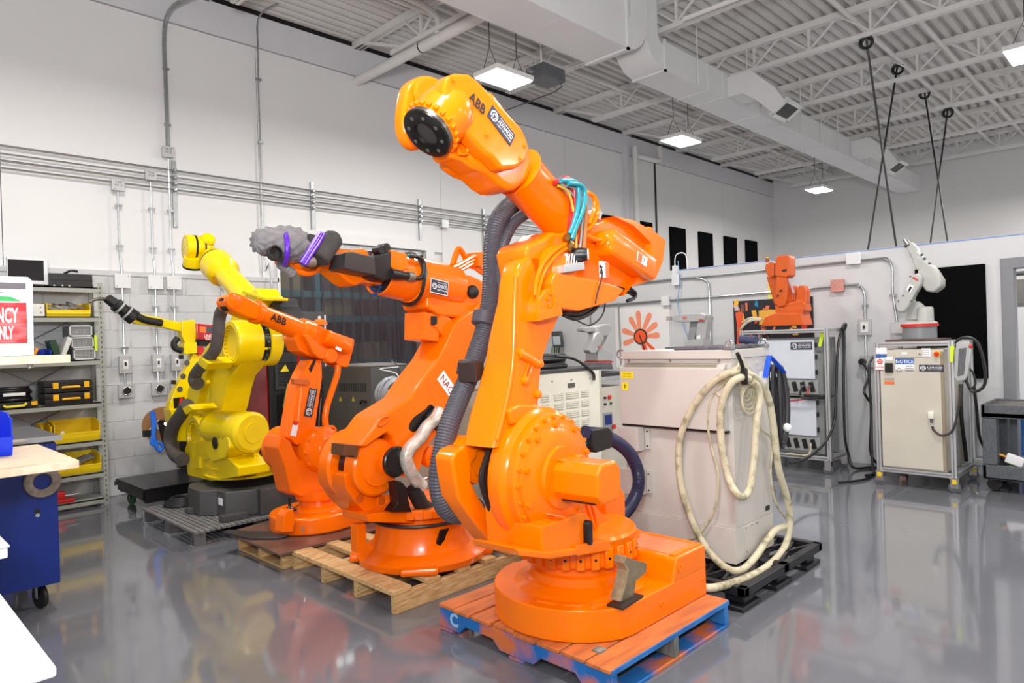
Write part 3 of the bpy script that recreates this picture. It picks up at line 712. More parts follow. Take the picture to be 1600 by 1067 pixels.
# slewing ring with castellated rim
MB().lathe((2.82, 2.35, .435), (0, 0, 1), [(0, .285), (.012, .295), (.10, .295), (.115, .305), (.135, .31), (.15, .30)], 56).obj('slewing_ring', ORANGE, R1)
rim = MB()
for i in range(26):
    a = 2*math.pi*i/26; c = V(2.82+.299*math.cos(a), 2.35+.299*math.sin(a), .487); d_ = V(math.cos(a), math.sin(a), 0)
    rim.obox(c, d_, (-d_.y, d_.x, 0), (0, 0, 1), .014, .022, .05)
rim.bev(.004, 1); rim.obj('rim_lugs', ORANGE, R1)
for i in range(26):
    a = 2*math.pi*i/26
    if -3.3 < math.atan2(math.sin(a), math.cos(a)) < .3:
        d_ = V(math.cos(a), math.sin(a), 0); p = V(2.82, 2.35, .487)+d_*.312
        MB().cyl(p, p+d_*.003, .007, n=8).obj('rim_hole', BLACKM, R1)

# turret frame
fr = MB()
r.slab(fr, '808,720 806,760 802,800 806,866 860,873 905,868 940,858 976,846 978,828 940,800 920,775 905,700 850,680', .10, -.08)
turret = fr.obj('turret_frame', ORANGE, R1, bev=.016, seg=2)
b = MB(); r.slab(b, '706,716 714,704 728,697 745,700 748,712 739,725 737,752 750,778 769,809 790,828 800,845 802,866 777,860 753,831 732,804 716,778 709,741', -.12, -.24)
b.obj('frame_cheek', ORANGE, turret, bev=.016, seg=3)
b = MB(); r.slab(b, '806,857 858,862 905,856 905,867 858,874 812,869', .28, .02); b.obj('turret_deck', ORANGE, turret, bev=.008)
b = MB(); r.slab(b, '846,822 880,812 912,800 922,808 920,832 905,866 862,876 848,862', .26, .06); nose = b.obj('nose_housing', ORANGE, turret, bev=.012, seg=2)
L = [r.w(u, s_, z) for u, s_, z in ()]
c0 = r.pt(916, 831, .262); b = MB(); b.poly([[c0+r.n*q+r.f*(k*x)+r.z*z for x, z in rrect(-.022, .022, -.058, .058, .02)] for q, k in ((-.02, 1), (.02, 1), (.026, .7))]); b.obj('limit_cover', BLACK, nose)
plate(r.pt(868, 812, .23)+r.z*.02, r.n, V(r.f.x, r.f.y, .35), .07, .05, mat('faded_label', (226, 180, 140), .5), nose, 'faded_label', .001)
b = MB(); r.slab(b, '946,768 958,760 972,764 977,772 978,836 960,842 947,846', .02, -.14); b.obj('junction_housing', ORANGE, turret, bev=.01)
b = MB(); r.slab(b, '900,852 950,843 1000,826 1001,840 955,860 902,869', .28, -.12); b.obj('rear_flange', ORANGE, turret, bev=.006)
for i, k in enumerate(('908,790 918,820 936,850', '916,788 926,815 939,852', '924,786 933,820 941,848')):
    MB().tube(r.P(k, .16-.02*i), .008, 8, 5).obj('painted_cable', ORANGE, turret)
# axis-2 gearbox and motor
C2 = r.pt(852, 742, .10)
gb_ = MB().lathe(C2-r.n*.09, r.n, [(0, .315), (.03, .325), (.075, .325), (.085, .312), (.10, .30), (.135, .30), (.145, .288), (.15, .272), (.165, .27), (.17, .235), (.178, .225), (.182, .15), (.20, .145)], 64).obj('axis_gearbox', ORANGE, R1)
MB().bolts(C2+r.n*.058, r.n, .283, 24, .010, .014).obj('gearbox_bolts', ORANGE, gb_)['kind'] = 'stuff'
MB().bolts(C2+r.n*.075, r.n, .25, 10, .014, .016, .2, 12).obj('gearbox_bolts', ORANGE, gb_)['kind'] = 'stuff'
b = MB()
oc = [(-.10, .048), (-.062, .088), (.062, .088), (.10, .048), (.10, -.052), (.062, -.094), (-.062, -.094), (-.10, -.052)]
cm = C2+r.f*-.02+r.z*.0
sec = lambda q, k: [cm+r.f*(-x*k)+r.z*(z*k)+r.n*q for x, z in oc]
b.poly([sec(.07, 1.08), sec(.10, 1.08), sec(.105, 1), (sec(.335, 1)), sec(.345, .96), sec(.35, .88)])
mo = b.obj('axis_motor', ORANGE, R1, bev=.007)
for x, z in ((-.085, .087), (.07, .087)): MB().obox(cm+r.f*x*.8+r.z*.088+r.n*.13, r.f, r.n, r.z, .018, .02, .006).bev(.004, 1).obj('motor_lug', ORANGE, mo)
MB().obox(cm+r.n*.22-r.z*.092, r.f, r.n, r.z, .07, .09, .004).obj('motor_gasket', BLACKM, mo)
# far side drive, black loom behind the arm foot
b = MB(); b.lathe(r.pt(748, 722, -.13), -r.n, [(0, .10), (.02, .105), (.05, .105), (.06, .12), (.2, .12)], 32); b.obj('far_gearbox', ORANGE, R1)
MB().ring(r.pt(748, 722, -.128), r.n, .06, .006).ring(r.pt(748, 722, -.128), r.n, .085, .005).obj('gearbox_ring', ORANGE, R1)
for i in range(4):
    MB().tube(r.P('%d,690 %d,715 %d,745 %d,775 %d,805' % (768+i, 760+i*3, 752+i*4, 758+i*4, 770+i*5), -.05-.02*i), .014, 8, 5).obj('motor_cable', CABLEB, R1)

# lower arm: lofted casting
rows = [(402, 812, 822, 880), (412, 797, 812, 884), (427, 785, 808, 886), (445, 778.5, 805, 887), (470, 774, 804.5, 884), (495, 768, 804, 876), (529, 760.5, 802, 862), (560, 756, 803, 852), (574, 753, 802, 849), (600, 746, 797, 846.5), (625, 739, 791, 845), (652, 731, 785, 843), (675, 726, 778, 840), (700, 722, 772, 838)]
b = MB(); rings = []
for y, xl, xe, xr in rows:
    E_ = r.pt(xe, y, .055); z = E_.z
    u1 = (E_-r.O).dot(r.f); Rr = r.pt(xr, y, .055); u0 = (Rr-r.O).dot(r.f)
    d = ray(xl, y); o = V(r.O.x, r.O.y, 0)+r.f*(u1+.0); tt = (o-CAM).dot(r.f)/d.dot(r.f); sl = (CAM+d*tt-r.O).dot(r.n)
    rings.append([r.w(u, s_, z) for u, s_ in rrect(u0, u1, min(sl, -.06), .055, .028, 4)])
b.poly(rings)
la = b.obj('lower_arm', ORANGE, R1, sharp=50)
b = MB(); b.tube(r.P('806,432 804,470 803,520 801,565 796,604 786,650 776,688', .052), .012, 10, 5); b.obj('arm_rib', ORANGE, la)
b = MB(); b.tube(r.P('812,553 826,560 840,569', .062), .02, 10, 3); b.obj('cast_boss', ORANGE, la)
for p in ('811,551', '841,568', '818,595', '838,616'): MB().lathe(r.P(p, .05)[0], r.n, [(0, .022), (.02, .02), (.026, .012)], 14).obj('plug_boss', ORANGE, la)
e0 = r.pt(826, 579, .058); b = MB()
b.tube([e0+r.f*(.018*math.cos(t)-.028*math.sin(t))+r.z*(.05*math.sin(t)) for t in [2*math.pi*i/24 for i in range(24)]], .006, 8, 0, True); b.obj('cast_slot', ORANGE, la)
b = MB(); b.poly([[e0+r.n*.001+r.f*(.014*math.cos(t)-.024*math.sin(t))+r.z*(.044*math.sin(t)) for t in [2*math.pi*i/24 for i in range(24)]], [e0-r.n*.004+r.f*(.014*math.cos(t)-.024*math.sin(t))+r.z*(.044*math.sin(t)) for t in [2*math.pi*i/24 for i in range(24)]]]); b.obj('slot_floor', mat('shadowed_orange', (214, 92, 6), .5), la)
b = MB(); r.slab(b, '796,640 812,632 838,632 850,640 846,660 800,664', .085, .0); b.obj('arm_shoulder', ORANGE, la, bev=.014, seg=3)

# forearm: rear housing
fh = MB(); r.slab(fh, '822,392 828,380 850,372 862,362 880,364 900,352 935,346 962,338 985,344 1008,352 1022,362 1030,392 1026,420 1012,440 985,450 960,462 935,474 905,490 880,486 862,478 846,466 832,440', .055, -.15)
fore = fh.obj('forearm_housing', ORANGE, R1, bev=.022, seg=3)
b = MB(); b.poly([r.P('826,396 832,376 846,370 858,372 858,396 838,404', -.02), [p-r.n*.16 for p in r.P('828,394 834,380 846,374 856,376 856,394 838,400', -.02)]]); b.obj('housing_lug', ORANGE, fore, bev=.01)
# axis-3 ring flange
C3 = r.pt(868, 430, .05); b = MB(); b.lathe(C3, r.n, [(0, .15), (.02, .15), (.03, .135), (.04, .10), (.05, .098)], 40); b.obj('axis_flange', ORANGE, fore)
# near-side long box and bracket
b = MB(); r.slab(b, '862,440 868,425 925,436 962,446 976,452 962,470 905,486 868,480', .13, .03); b.obj('gearbox_cover', ORANGE, fore, bev=.01)
b = MB(); r.slab(b, '842,470 852,452 880,446 884,452 876,492 842,500', .12, -.0); b.obj('stop_bracket', ORANGE, fore, bev=.008)
b = MB(); r.slab(b, '841,488 876,478 880,492 842,502', .13, .02); b.obj('stop_plate', ORANGE, fore, bev=.004)
MB().bolts(r.pt(862, 470, .122), r.n, .035, 6, .009, .01).obj('bracket_bolts', ORANGE, fore)['kind'] = 'stuff'
# wrist motors on the back: long rectangular motor plus back cover
mp = r.pt(953, 377, .13); mq = r.pt(1016, 420, .13); md = (mq-mp).normalized(); mu = md.cross(r.n).normalized()
if mu.z < 0: mu = -mu
b = MB(); mlen = (mq-mp).length
oc2 = rrect(-.075, .075, -.105, .03, .022, 3)
b.poly([[mp+md*t+mu*(x*k)+r.n*(y_*k) for x, y_ in oc2] for t, k in ((-.02, .6), (.0, .95), (.02, 1), (mlen, 1), (mlen+.012, .93))])
wm = b.obj('wrist_motor', ORANGE, fore, sharp=45)
MB().lathe(mp-md*.0+r.n*-.03, -md, [(0, .062), (.02, .055), (.03, .04), (.05, .035)], 24).obj('motor_connector', ORANGE, wm)
pc = mp+md*(mlen*.66)+r.n*.032
plate(pc, -md if False else md, mu, .11, .055, PRINTW, wm, 'rating_label', .0015); plate(pc-md*.03+r.n*.001, md, mu, .045, .05, PRINTO, wm, 'rating_label', .0015)
text('7', pc+md*.005-mu*.012+r.n*.001, md, mu, .026, PRINTB, wm, .01, out=.003)
b = MB(); r.slab(b, '960,338 990,344 1026,364 1040,376 1036,408 1024,436 986,448 975,462 1000,430 1018,424 1018,380 990,352', .10, -.18); b.obj('back_cover', ORANGE, fore, bev=.014, seg=3)
b = MB(); b.lathe(r.pt(1012, 364, .0), r.f*-.3+r.z, [(0, .03), (.03, .03), (.035, .015)], 14); b.obj('breather_cap', ORANGE, fore)
plate(r.pt(943, 421, .136), r.f*-1, r.z, .085, .085, PRINTW, fore, 'warning_label', .001); plate(r.pt(949, 422, .138), r.f*-1, r.z, .035, .08, PRINTO, fore, 'warning_label', .001)
text('Z', r.pt(936, 427, .138), r.f*-1, r.z, .04, PRINTB, fore, .01, out=.002)
# tube
t0, t1 = r.pt(884, 352, -.05), r.pt(812, 272, -.03)
ft = MB().lathe(t0, t1-t0, [(-.06, .135), (0, .135), (.06, .122), (.12, .115), ((t1-t0).length, .125), ((t1-t0).length+.02, .135)], 40).obj('forearm_tube', ORANGE, R1)
# wrist housing body and side cover
wb_ = MB(); r.slab(wb_, '748,150 770,140 812,196 830,236 836,262 826,282 808,297 796,296 782,287 768,273 752,266 738,256 730,246 738,190', .06, -.14)
wr_ = wb_.obj('wrist_housing', ORANGE, R1, bev=.03, seg=4)
cv = MB(); r.slab(cv, '698.7,119 713,113.4 733.7,114.4 750,127 775,153.6 795.6,176 816,199 824,215.5 828.6,232 822,252.6 808,263 785,265 769,246.4 758,240 719,195 707,176 695.6,155.7 693.5,137', .135, .055)
cover = cv.obj('wrist_cover', ORANGE, R1, bev=.02, seg=3)
for p in ('705.5,124.5', '758,210', '812,248', '818,228'): MB().lathe(r.P(p, .13)[0], r.n, [(0, .014), (.008, .014), (.008, .008), (.014, .008)], 12).obj('cover_bolt', ORANGE, cover)
b = MB(); r.slab(b, '636,140 650,122 672,117 694,128 702,150 690,200 664,232 640,222 630,190', -.13, -.20, 3); b.obj('far_cover', ORANGE, R1, bev=.02, seg=3)
b = MB(); b.lathe(r.pt(664, 150, -.125), r.n, [(0, .07), (.02, .06)], 24); b.obj('far_cover_boss', ORANGE, R1)
a_px = r.pt(735, 152, .136); b_px = r.pt(765, 185, .136); dU = (r.pt(800, 222, .136)-r.pt(767, 186, .136)).normalized()
dU = (r.pt(762, 176, .136)-r.pt(734, 146, .136)).normalized(); dV = r.n.cross(dU)
if dV.z < 0: dV = -dV
text('ABB', r.pt(731.5, 155, .137), dU, dV, .046, PRINTB, cover, .035, sx=.9, name='maker_lettering')
lU = (r.pt(798, 212, .136)-r.pt(768, 172, .136)).normalized(); lV = r.n.cross(lU)
if lV.z < 0: lV = -lV
logo(r.pt(783, 196.5, .136), lU, lV, .182, .068, cover, False)
for k, (p, w_) in enumerate((('807,183', .05), ('817,205', .025))):
    pass
b = MB(); r.slab(b, '700,238 712,222 736,200 760,215 768,246 758,268 740,264 722,251 706,247', .05, -.06); b.obj('wrist_chin', ORANGE, wr_, bev=.014, seg=3)
b = MB(); b.tube(r.P('716,232 718,240 730,240 730,230', .065), .007, 8, 2); b.obj('cast_boss', ORANGE, wr_)
# tilt head and flange
nf = camdir(-.50, .73, -.46).normalized(); fc = r.pt(664.5, 211, .03)
hd = MB().lathe(fc-nf*.23, nf, [(0, .09), (.05, .118), (.12, .122), (.15, .115), (.165, .118), (.18, .112), (.2, .105)], 40).obj('tilt_head', ORANGE, R1)
MB().bolts(fc-nf*.062, nf, .118, 22, .010, .02).obj('head_bolts', ORANGE, hd)['kind'] = 'stuff'
fl = MB().lathe(fc-nf*.035, nf, [(0, .108), (.008, .112), (.03, .112), (.034, .106), (.034, .055), (.018, .05), (.018, 0)], 48).obj('tool_flange', mat('oiled_steel', (44, 42, 40), .28, .7, var=.2, scale=14), R1)
MB().lathe(fc-nf*.034, nf, [(0, .1135), (.02, .1135)], 48).obj('flange_rim', mat('worn_steel', (120, 116, 112), .3, .9), fl)
MB().bolts(fc-nf*.001, nf, .082, 8, .009, .002).obj('flange_holes', mat('sanded_steel', (104, 104, 100), .5, .5), fl)['kind'] = 'stuff'
# hoses and tubes
hs = MB().tube(r.P('836,300 812,312 788,330 774,358 770,395 769,435 766,475 756,520 745,552 734,585 718,622 702,664 692,705 686,745 690,778 702,798 724,802 748,792', -.27), .052, 16, 6, rib=.07, pitch=.014).obj('dress_hose', HOSE, R1, sharp=20)
MB().tube(r.P('852,318 830,330 806,346 790,372 783,400 781,425 784,452', -.22), .03, 14, 6, rib=.06, pitch=.012).obj('dress_hose', HOSE, R1, sharp=20)
for p, q, rr in (('741,500', '771,496', .062), ('718,580', '750,574', .066)):
    a_, b_2 = r.pt(*map(float, p.split(',')), -.27), r.pt(*map(float, q.split(',')), -.27); m_ = (a_+b_2)/2
    dh = V(-.25, 0, 1) if False else (r.f*.35-r.z*1).normalized()
    MB().lathe(m_-dh*.035, dh, [(0, rr*.9), (.005, rr), (.065, rr), (.07, rr*.9)], 20).obj('hose_clamp', HOSE, R1)
b = MB(); r.slab(b, '742,566 756,563 758,590 744,598', -.15, -.27); b.obj('clamp_bracket', mat('brown_black_metal', (52, 36, 30), .5), R1, bev=.006)
MB().tube(r.P('914,676 950,684 980,704 996,734 997,762 986,788 970,806 950,812', -.13), .042, 16, 6, rib=.08, pitch=.013).obj('navy_hose', HOSEB, R1, sharp=20)
b = MB(); r.slab(b, '926,672 952,668 958,676 957,700 932,708 926,700', -.08, -.24); b.obj('hose_clamp_box', BLACK, R1, bev=.01)
b = MB(); b.ring(r.pt(926, 688, -.16), r.f, .05, .014, 28, 8); b.obj('clamp_ring', BLACK, R1)
b = MB(); b.lathe(r.pt(934, 690, -.16), r.pt(908, 696, -.15)-r.pt(934, 690, -.16), [(0, .05), (.05, .05), (.07, .04), (.12, .038)], 20); b.obj('hose_end', BLACK, R1)
for i, (k, m_) in enumerate((('924,688 914,693 902,700', TEAL), ('926,694 915,699 904,707', TEAL), ('928,700 918,704 909,713', REDT), ('930,696 921,699 912,708', REDT))):
    MB().tube(r.P(k, -.13), .012, 8, 3).obj('media_tube', m_, R1)
# colour tubes over the forearm
for k, m_, s_, rr in (('866,286 886,278 896,292 898,322 893,352 886,371', REDT, .10, .012), ('862,288 882,284 890,298 893,325 890,350 888,372', REDT, .08, .011), ('876,282 898,284 904,300 902,328 896,350 890,366', TEAL, .12, .013), ('888,286 908,290 914,305 910,330 900,355 893,374', TEAL, .13, .013),
                      ('872,290 888,300 896,330 900,370 900,402', mat('yellow_tube', (214, 178, 60), .35), .10, .007), ('880,292 900,310 910,340 912,372 908,404', CABLEG, .10, .007), ('886,290 906,300 910,330 908,370 904,402', CABLEG, .11, .006), ('912,302 915,330 914,360 912,390', mat('clear_brown_tube', (170, 110, 60), .3), .11, .012), ('906,330 910,352 905,380', REDT, .09, .009)):
    MB().tube(r.P(k, s_), rr, 10, 5).obj('media_tube', m_, R1)
for p in ('886,372', '890,384'): MB().lathe(r.P(p, .11)[0], V(r.f.x, r.f.y, -1), [(-.02, .018), (-.01, .022), (.015, .022), (.02, .016)], 6).obj('tube_fitting', mat('brass', (150, 110, 50), .35, .8), R1)
b = MB(); q = r.pt(908, 398, .12); ax_ = (r.n+r.f*-.6).normalized(); b.lathe(q-ax_*.05, ax_, [(0, .03), (.005, .036), (.05, .038), (.08, .032), (.083, .0)], 20); b.obj('valve_body', BLACK, R1)
MB().lathe(q+ax_*.033, ax_, [(0, .03), (.006, .028)], 20).obj('valve_cap', PRINTW, R1)
MB().lathe(r.pt(888, 402, .1), ax_*-1, [(0, .02), (.02, .02)], 14).obj('valve_cap', PRINTW, R1)
b = MB(); r.slab(b, '881,414 913,409 914,421 882,426', .14, .07); b.obj('terminal_block', ALU, R1, bev=.003)
for i in range(7): MB().tube([r.pt(886+4*i, 398-i, .11), r.pt(885+4*i, 408, .11), r.pt(885+4*i, 416-i*.6, .11)], .003, 5, 3).obj('terminal_wire', PRINTW, R1)
b = MB(); r.slab(b, '934,326 942,332 938,344 930,338', .06, .0); b.obj('connector_plug', LTGREY, R1)
for k in ('918,300 930,310 934,330 925,352 912,362', '912,300 926,306 929,326 920,350', '890,384 870,398 852,420 842,450 840,468', '886,380 866,392 848,412 838,440 836,462'):
    MB().tube(r.P(k, .10), .012, 8, 6).obj('painted_cable', ORANGE, R1)
MB().tube(r.P('916,368 930,374 948,374 962,366', .10), .014, 8, 6).obj('painted_cable', ORANGE, R1)
# loose black looms under the forearm
for i, k in enumerate(('880,490 900,494 922,484 940,464 962,452 984,450', '880,492 900,498 924,488 942,468 964,455 988,458', '882,488 904,490 925,478 942,460 966,450 992,462', '984,450 993,458 990,466 980,470')):
    MB().tube(r.P(k, .03+.015*i), .011, 8, 6).obj('black_loom', CABLEB, R1)
MB().tube(r.P('938,414 941,430 934,455 930,474', .14), .004, 6, 5).obj('black_loom', CABLEB, R1)
MB().tube(r.P('946,462 944,485 935,500 920,508 900,500 884,492', .05), .0045, 6, 5).obj('black_loom', CABLEB, R1)
b = MB(); r.slab(b, '884,462 906,470 912,484 900,490 884,482', .03, -.05); b.obj('loom_bracket', LTGREY, R1, bev=.004)
# ================================================================== SECOND ORANGE ROBOT (pine pallet, foam-wrapped wrist)
pallet('wooden_pallet', 'bare pine pallet with open gaps under the orange robot with foam wrapped wrist', 2.29, 3.55, 3.32, 4.56, .145,
       [(2.29, .14), (2.55, .10), (2.80, .10), (3.02, .10), (3.24, .10), (3.44, .10)], WOODP, WOODP, along='y', btm=0, sn=4, th=.03)
r = RF((2.84, 3.74), 5)
R2 = T('industrial_robot', 'orange robot arm with grey foam and purple tape on its wrist, on bare pine pallet', 'robot', (2.84, 3.74, .147))
O3 = V(2.84, 3.74, 0)
b2 = MB().lathe(O3+V(0, 0, .148), (0, 0, 1), [(0, .43), (.04, .44), (.06, .41), (.09, .34), (.16, .31), (.24, .30), (.25, .30)], 48).obj('base', ORANGE2, R2)
for a in range(4):
    t_ = math.radians(45+90*a+5); d_ = V(math.cos(t_), math.sin(t_), 0)
    MB().obox(O3+d_*.36+V(0, 0, .172), d_, (-d_.y, d_.x, 0), (0, 0, 1), .115, .12, .024).obj('foot_pad', ORANGE2, b2, bev=.02)
b = MB(); r.slab(b, '700,858 727,846 728,886 703,896', .26, .0); b.obj('base_box', ORANGE2, b2, bev=.01)
b = MB(); r.slab(b, '728,828 744,820 757,835 756,868 740,878 728,880', .12, -.12); b.obj('base_box', ORANGE2, b2, bev=.01)
b = MB(); r.slab(b, '558,820 572,818 573,862 559,864', .05, -.02); b.obj('base_fin', ORANGE2, b2, bev=.006)
plate(r.pt(722, 835, .27), -r.f, r.z, .07, .04, PRINTW, b2, 'rating_label', .001)
tr = MB().lathe(O3+V(0, 0, .40), (0, 0, 1), [(0, .255), (.05, .26), (.055, .31), (.10, .315), (.115, .30)], 44).obj('slewing_ring', ORANGE2, R2)
for i in range(18):
    a = 2*math.pi*i/18; d_ = V(math.cos(a), math.sin(a), 0)
    MB().obox(O3+d_*.305+V(0, 0, .485), d_, (-d_.y, d_.x, 0), (0, 0, 1), .02, .03, .03).bev(.006, 1).obj('rim_lug', ORANGE2, tr)
MB().ring(O3+V(0, 0, .415), (0, 0, 1), .325, .012, 40, 8).obj('black_hose_ring', CABLEB, R2)
b = MB(); r.slab(b, '690,828 704,824 704,846 728,838 726,850 692,856 684,850', .30, .24); b.obj('hose_bracket', BLACKM, R2, bev=.004)
# turret: two discs and web
b = MB(); r.slab(b, '538,742 552,736 566,752 588,772 622,772 640,782 652,800 640,806 574,804 556,786 541,764', .05, -.24); tu = b.obj('turret_frame', ORANGE2, R2, bev=.015, seg=2)
b = MB(); r.slab(b, '573,804 600,800 688,798 690,812 660,818 576,816', .16, -.1); b.obj('turret_deck', ORANGE2, tu, bev=.008)
cA = r.pt(588, 730, .10)
MB().lathe(cA-r.n*.30, r.n, [(0, .20), (.02, .225), (.10, .225), (.115, .21)], 44).obj('rear_gearbox', ORANGE2, R2)
MB().lathe(cA-r.n*.10, r.n, [(0, .17), (.06, .17), (.062, .178), (.10, .178), (.112, .165), (.114, .12), (.125, .115)], 44).obj('axis_gearbox', ORANGE2, R2)
MB().lathe(cA-r.n*.17, r.n, [(0, .16), (.08, .16)], 40).obj('gap_shade', BLACKM, R2)  # black drum standing in for the shade in the gap between the discs
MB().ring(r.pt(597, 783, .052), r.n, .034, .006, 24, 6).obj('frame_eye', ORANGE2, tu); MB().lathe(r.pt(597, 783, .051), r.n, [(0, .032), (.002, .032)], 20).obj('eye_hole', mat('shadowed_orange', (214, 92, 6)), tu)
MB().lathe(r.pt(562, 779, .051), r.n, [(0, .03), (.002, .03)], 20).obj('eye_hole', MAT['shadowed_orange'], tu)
hb = r.pt(616, 721, .16); MB().lathe(hb-r.n*.1, r.n, [(0, .09), (.07, .085), (.1, .085)], 28).obj('hub_boss', ORANGE2, R2)
MB().lathe(hb, r.n, [(0, .095), (.02, .097), (.026, .09)], 32).obj('hub_cover', BLACKM, R2); MB().bolts(hb+r.n*.026, r.n, .078, 10, .006, .004).obj('hub_bolts', BLACKM, R2)['kind'] = 'stuff'
b = MB(); r.slab(b, '537,694 560,696 559,713 554,716 553,712 536,712', .18, .06); b.obj('stop_block', mat('brown_steel', (104, 66, 38), .5, .3), R2, bev=.004)
# lower arm
b = MB(); r.slab(b, '561,697 584,669 592,657 598,650 641,623 652,605 664,588 684,562 700,532 708,512 716,500 740,484 756,488 762,505 757,540 740,582 718,618 704,650 682,680 664,706 657,735 645,748 634,742 622,712 614,684 605,676 590,686 572,699', .15, -.12)
l2 = b.obj('lower_arm', ORANGE2, R2, bev=.016, seg=3)
b = MB(); r.slab(b, '639,668 646,653 664,640 672,632 679,637 678,650 668,660 656,668 646,675', .153, .146, 3); b.obj('arm_window', BLACKM, l2)
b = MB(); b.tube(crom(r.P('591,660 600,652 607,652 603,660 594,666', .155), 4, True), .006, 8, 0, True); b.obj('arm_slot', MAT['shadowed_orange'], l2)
lp = r.pt(700, 603, .153); lu = (r.pt(712, 620, .153)-r.pt(690, 588, .153)).normalized(); lv = r.n.cross(lu); lv = lv if lv.z > 0 else -lv
plate(lp, lu, lv, .21, .085, PRINTW, l2, 'maker_label', .0015)
text('NACHI', lp-lu*.092-lv*.026+r.n*.001, lu, lv, .052, mat('dark_red_print', (150, 20, 34), .5, var=0), l2, .004, name='maker_lettering', sx=.95)
MB().tube(r.P('688,640 680,654 666,668 656,684 640,700 634,716 640,734 650,750 660,760', .2), .042, 14, 5).obj('foil_sleeve', SILVER, R2)
MB().tube(r.P('684,640 676,648 668,656', .17), .03, 12, 4).obj('black_loom', RUBBER, R2)
MB().tube(r.P('704,690 700,720 698,745 706,752', -.02), .03, 12, 5).obj('foil_sleeve', SILVER, R2)
b = MB(); r.slab(b, '619,754 628,752 636,762 640,788 644,800 612,800 622,786', .22, .14); b.obj('motor_bracket', BLACKM, R2, bev=.006)
MB().tube(r.P('645,762 652,776 660,790 672,798', .18), .05, 14, 4).obj('black_boot', RUBBER, R2)
MB().lathe(r.pt(668, 712, .05), r.n, [(0, .075), (.06, .075), (.07, .05), (.10, .05)], 24).obj('counter_motor', ORANGE2, R2)
b = MB(); b.cyl(r.pt(652, 752, .16), r.pt(668, 746, .2), .014); b.obj('chrome_pin', CHROME, R2)
b = MB(); r.slab(b, '677,660 690,652 694,668 684,674', .17, .1); b.obj('clip_block', BLACKM, R2, bev=.005)
# elbow and forearm
b = MB(); r.slab(b, '668,412 682,410 700,420 716,428 736,430 758,440 762,462 752,480 745,492 735,500 716,496 700,495 684,492 668,480', .1, -.16); e2 = b.obj('elbow_housing', ORANGE2, R2, bev=.018, seg=3)
MB().lathe(r.pt(742, 492, .08), r.n, [(0, .085), (.07, .085), (.085, .07), (.085, .03), (.1, .03)], 28).obj('elbow_pivot', ORANGE2, R2)
b = MB(); r.slab(b, '690,490 706,498 704,528 700,534 678,508', .09, -.1); b.obj('elbow_bracket', ORANGE2, e2, bev=.01)
f0, f1 = r.pt(690, 447, -.01), r.pt(592, 426, .0)
fd = (f1-f0).normalized(); FLn = (f1-f0).length
MB().lathe(f0, fd, [(-.12, .13), (-.1, .16), (0, .163), (FLn*.55, .160), (FLn*.56, .152), (FLn, .148), (FLn+.005, .14), (FLn-.02, .12)], 44).obj('forearm_tube', ORANGE2, R2)
MB().lathe(f1, fd, [(-.012, .138), (-.006, .138)], 40).obj('tube_end', BLACKM, R2)
for p in ((583, 452), (592, 447), (586, 461), (594, 456), (597, 450)):
    q = r.pt(p[0]+3, p[1], .02); MB().cyl(q, q+fd*.035, .010, n=10).obj('blue_connector', mat('blue_fitting', (24, 70, 130), .35), R2)
lo = (r.pt(706, 452, .15)-r.pt(668, 443, .15)).normalized(); lvv = r.n.cross(lo); lvv = lvv if lvv.z > 0 else -lvv
logo(r.pt(686.5, 448.5, .158), lo, lvv, .155, .085, R2)
b = MB(); mbx = r.pt(664, 508, .0)
b.poly([r.P('641,484 664,484 664,529 639,526', .14), [p-r.n*.15 for p in r.P('641,484 664,484 664,529 639,526', .14)]])
b = MB(); r.slab(b, '663,487 688,492 686,534 662,530', .08, -.12); b.obj('motor_box', ORANGE2, R2, bev=.006)
b = MB(); r.slab(b, '676,494 683,494 683,506 676,508', .1, .07); b.obj('motor_plug', BLACKM, R2)
# wrist drive pack
b = MB(); r.slab(b, '611,390 636,396 639,420 622,424 609,416', .16, .0); b.obj('drive_cover', ORANGE2, R2, bev=.008)
b = MB(); r.slab(b, '540,394 552,393 586,401 588,430 560,425 538,419', .19, .03); b.obj('drive_motor', mat('charcoal_cast', (52, 50, 50), .4), R2, bev=.01)
b = MB(); r.slab(b, '585,402 594,398 612,392 612,436 600,438 585,432', .17, .02); b.obj('drive_motor', BLACK, R2, bev=.01)
q0, q1 = r.pt(610, 428, .17), r.pt(640, 432, .17)
MB().lathe(q0, q1-q0, [(0, .035), (.05, .035), (.055, .03), (.09, .032), (.1, .026), ((q1-q0).length, .026)], 18).obj('cable_plug', BLACK, R2)
MB().lathe(q1, q1-q0, [(-.02, .032), (.0, .034), (.03, .03)], 18).obj('cable_gland', mat('grey_gland', (130, 120, 108), .4, .4), R2)
for p in ('593,391', '600,388'): MB().lathe(r.P(p, .1)[0], r.n, [(-.04, .03), (.03, .03)], 14).obj('black_knuckle', BLACK, R2)
MB().tube(r.P('642,434 656,434 662,424 662,410 654,402 640,400', .165), .014, 10, 5).obj('drive_cable', CABLEB, R2)
MB().tube(r.P('636,399 650,401 660,408 665,422 664,438', .16), .011, 10, 5).obj('green_lead', mat('green_lead', (10, 110, 100), .4), R2)
lp_ = f0.lerp(f1, .55)
u_, w_ = frame(fd)[1:]
MB().tube([lp_+(u_*math.cos(t)+w_*math.sin(t))*.172+fd*.03*math.sin(t) for t in [2*math.pi*i/28 for i in range(28)]], .012, 8, 0, True).obj('cable_band', CABLEB, R2)
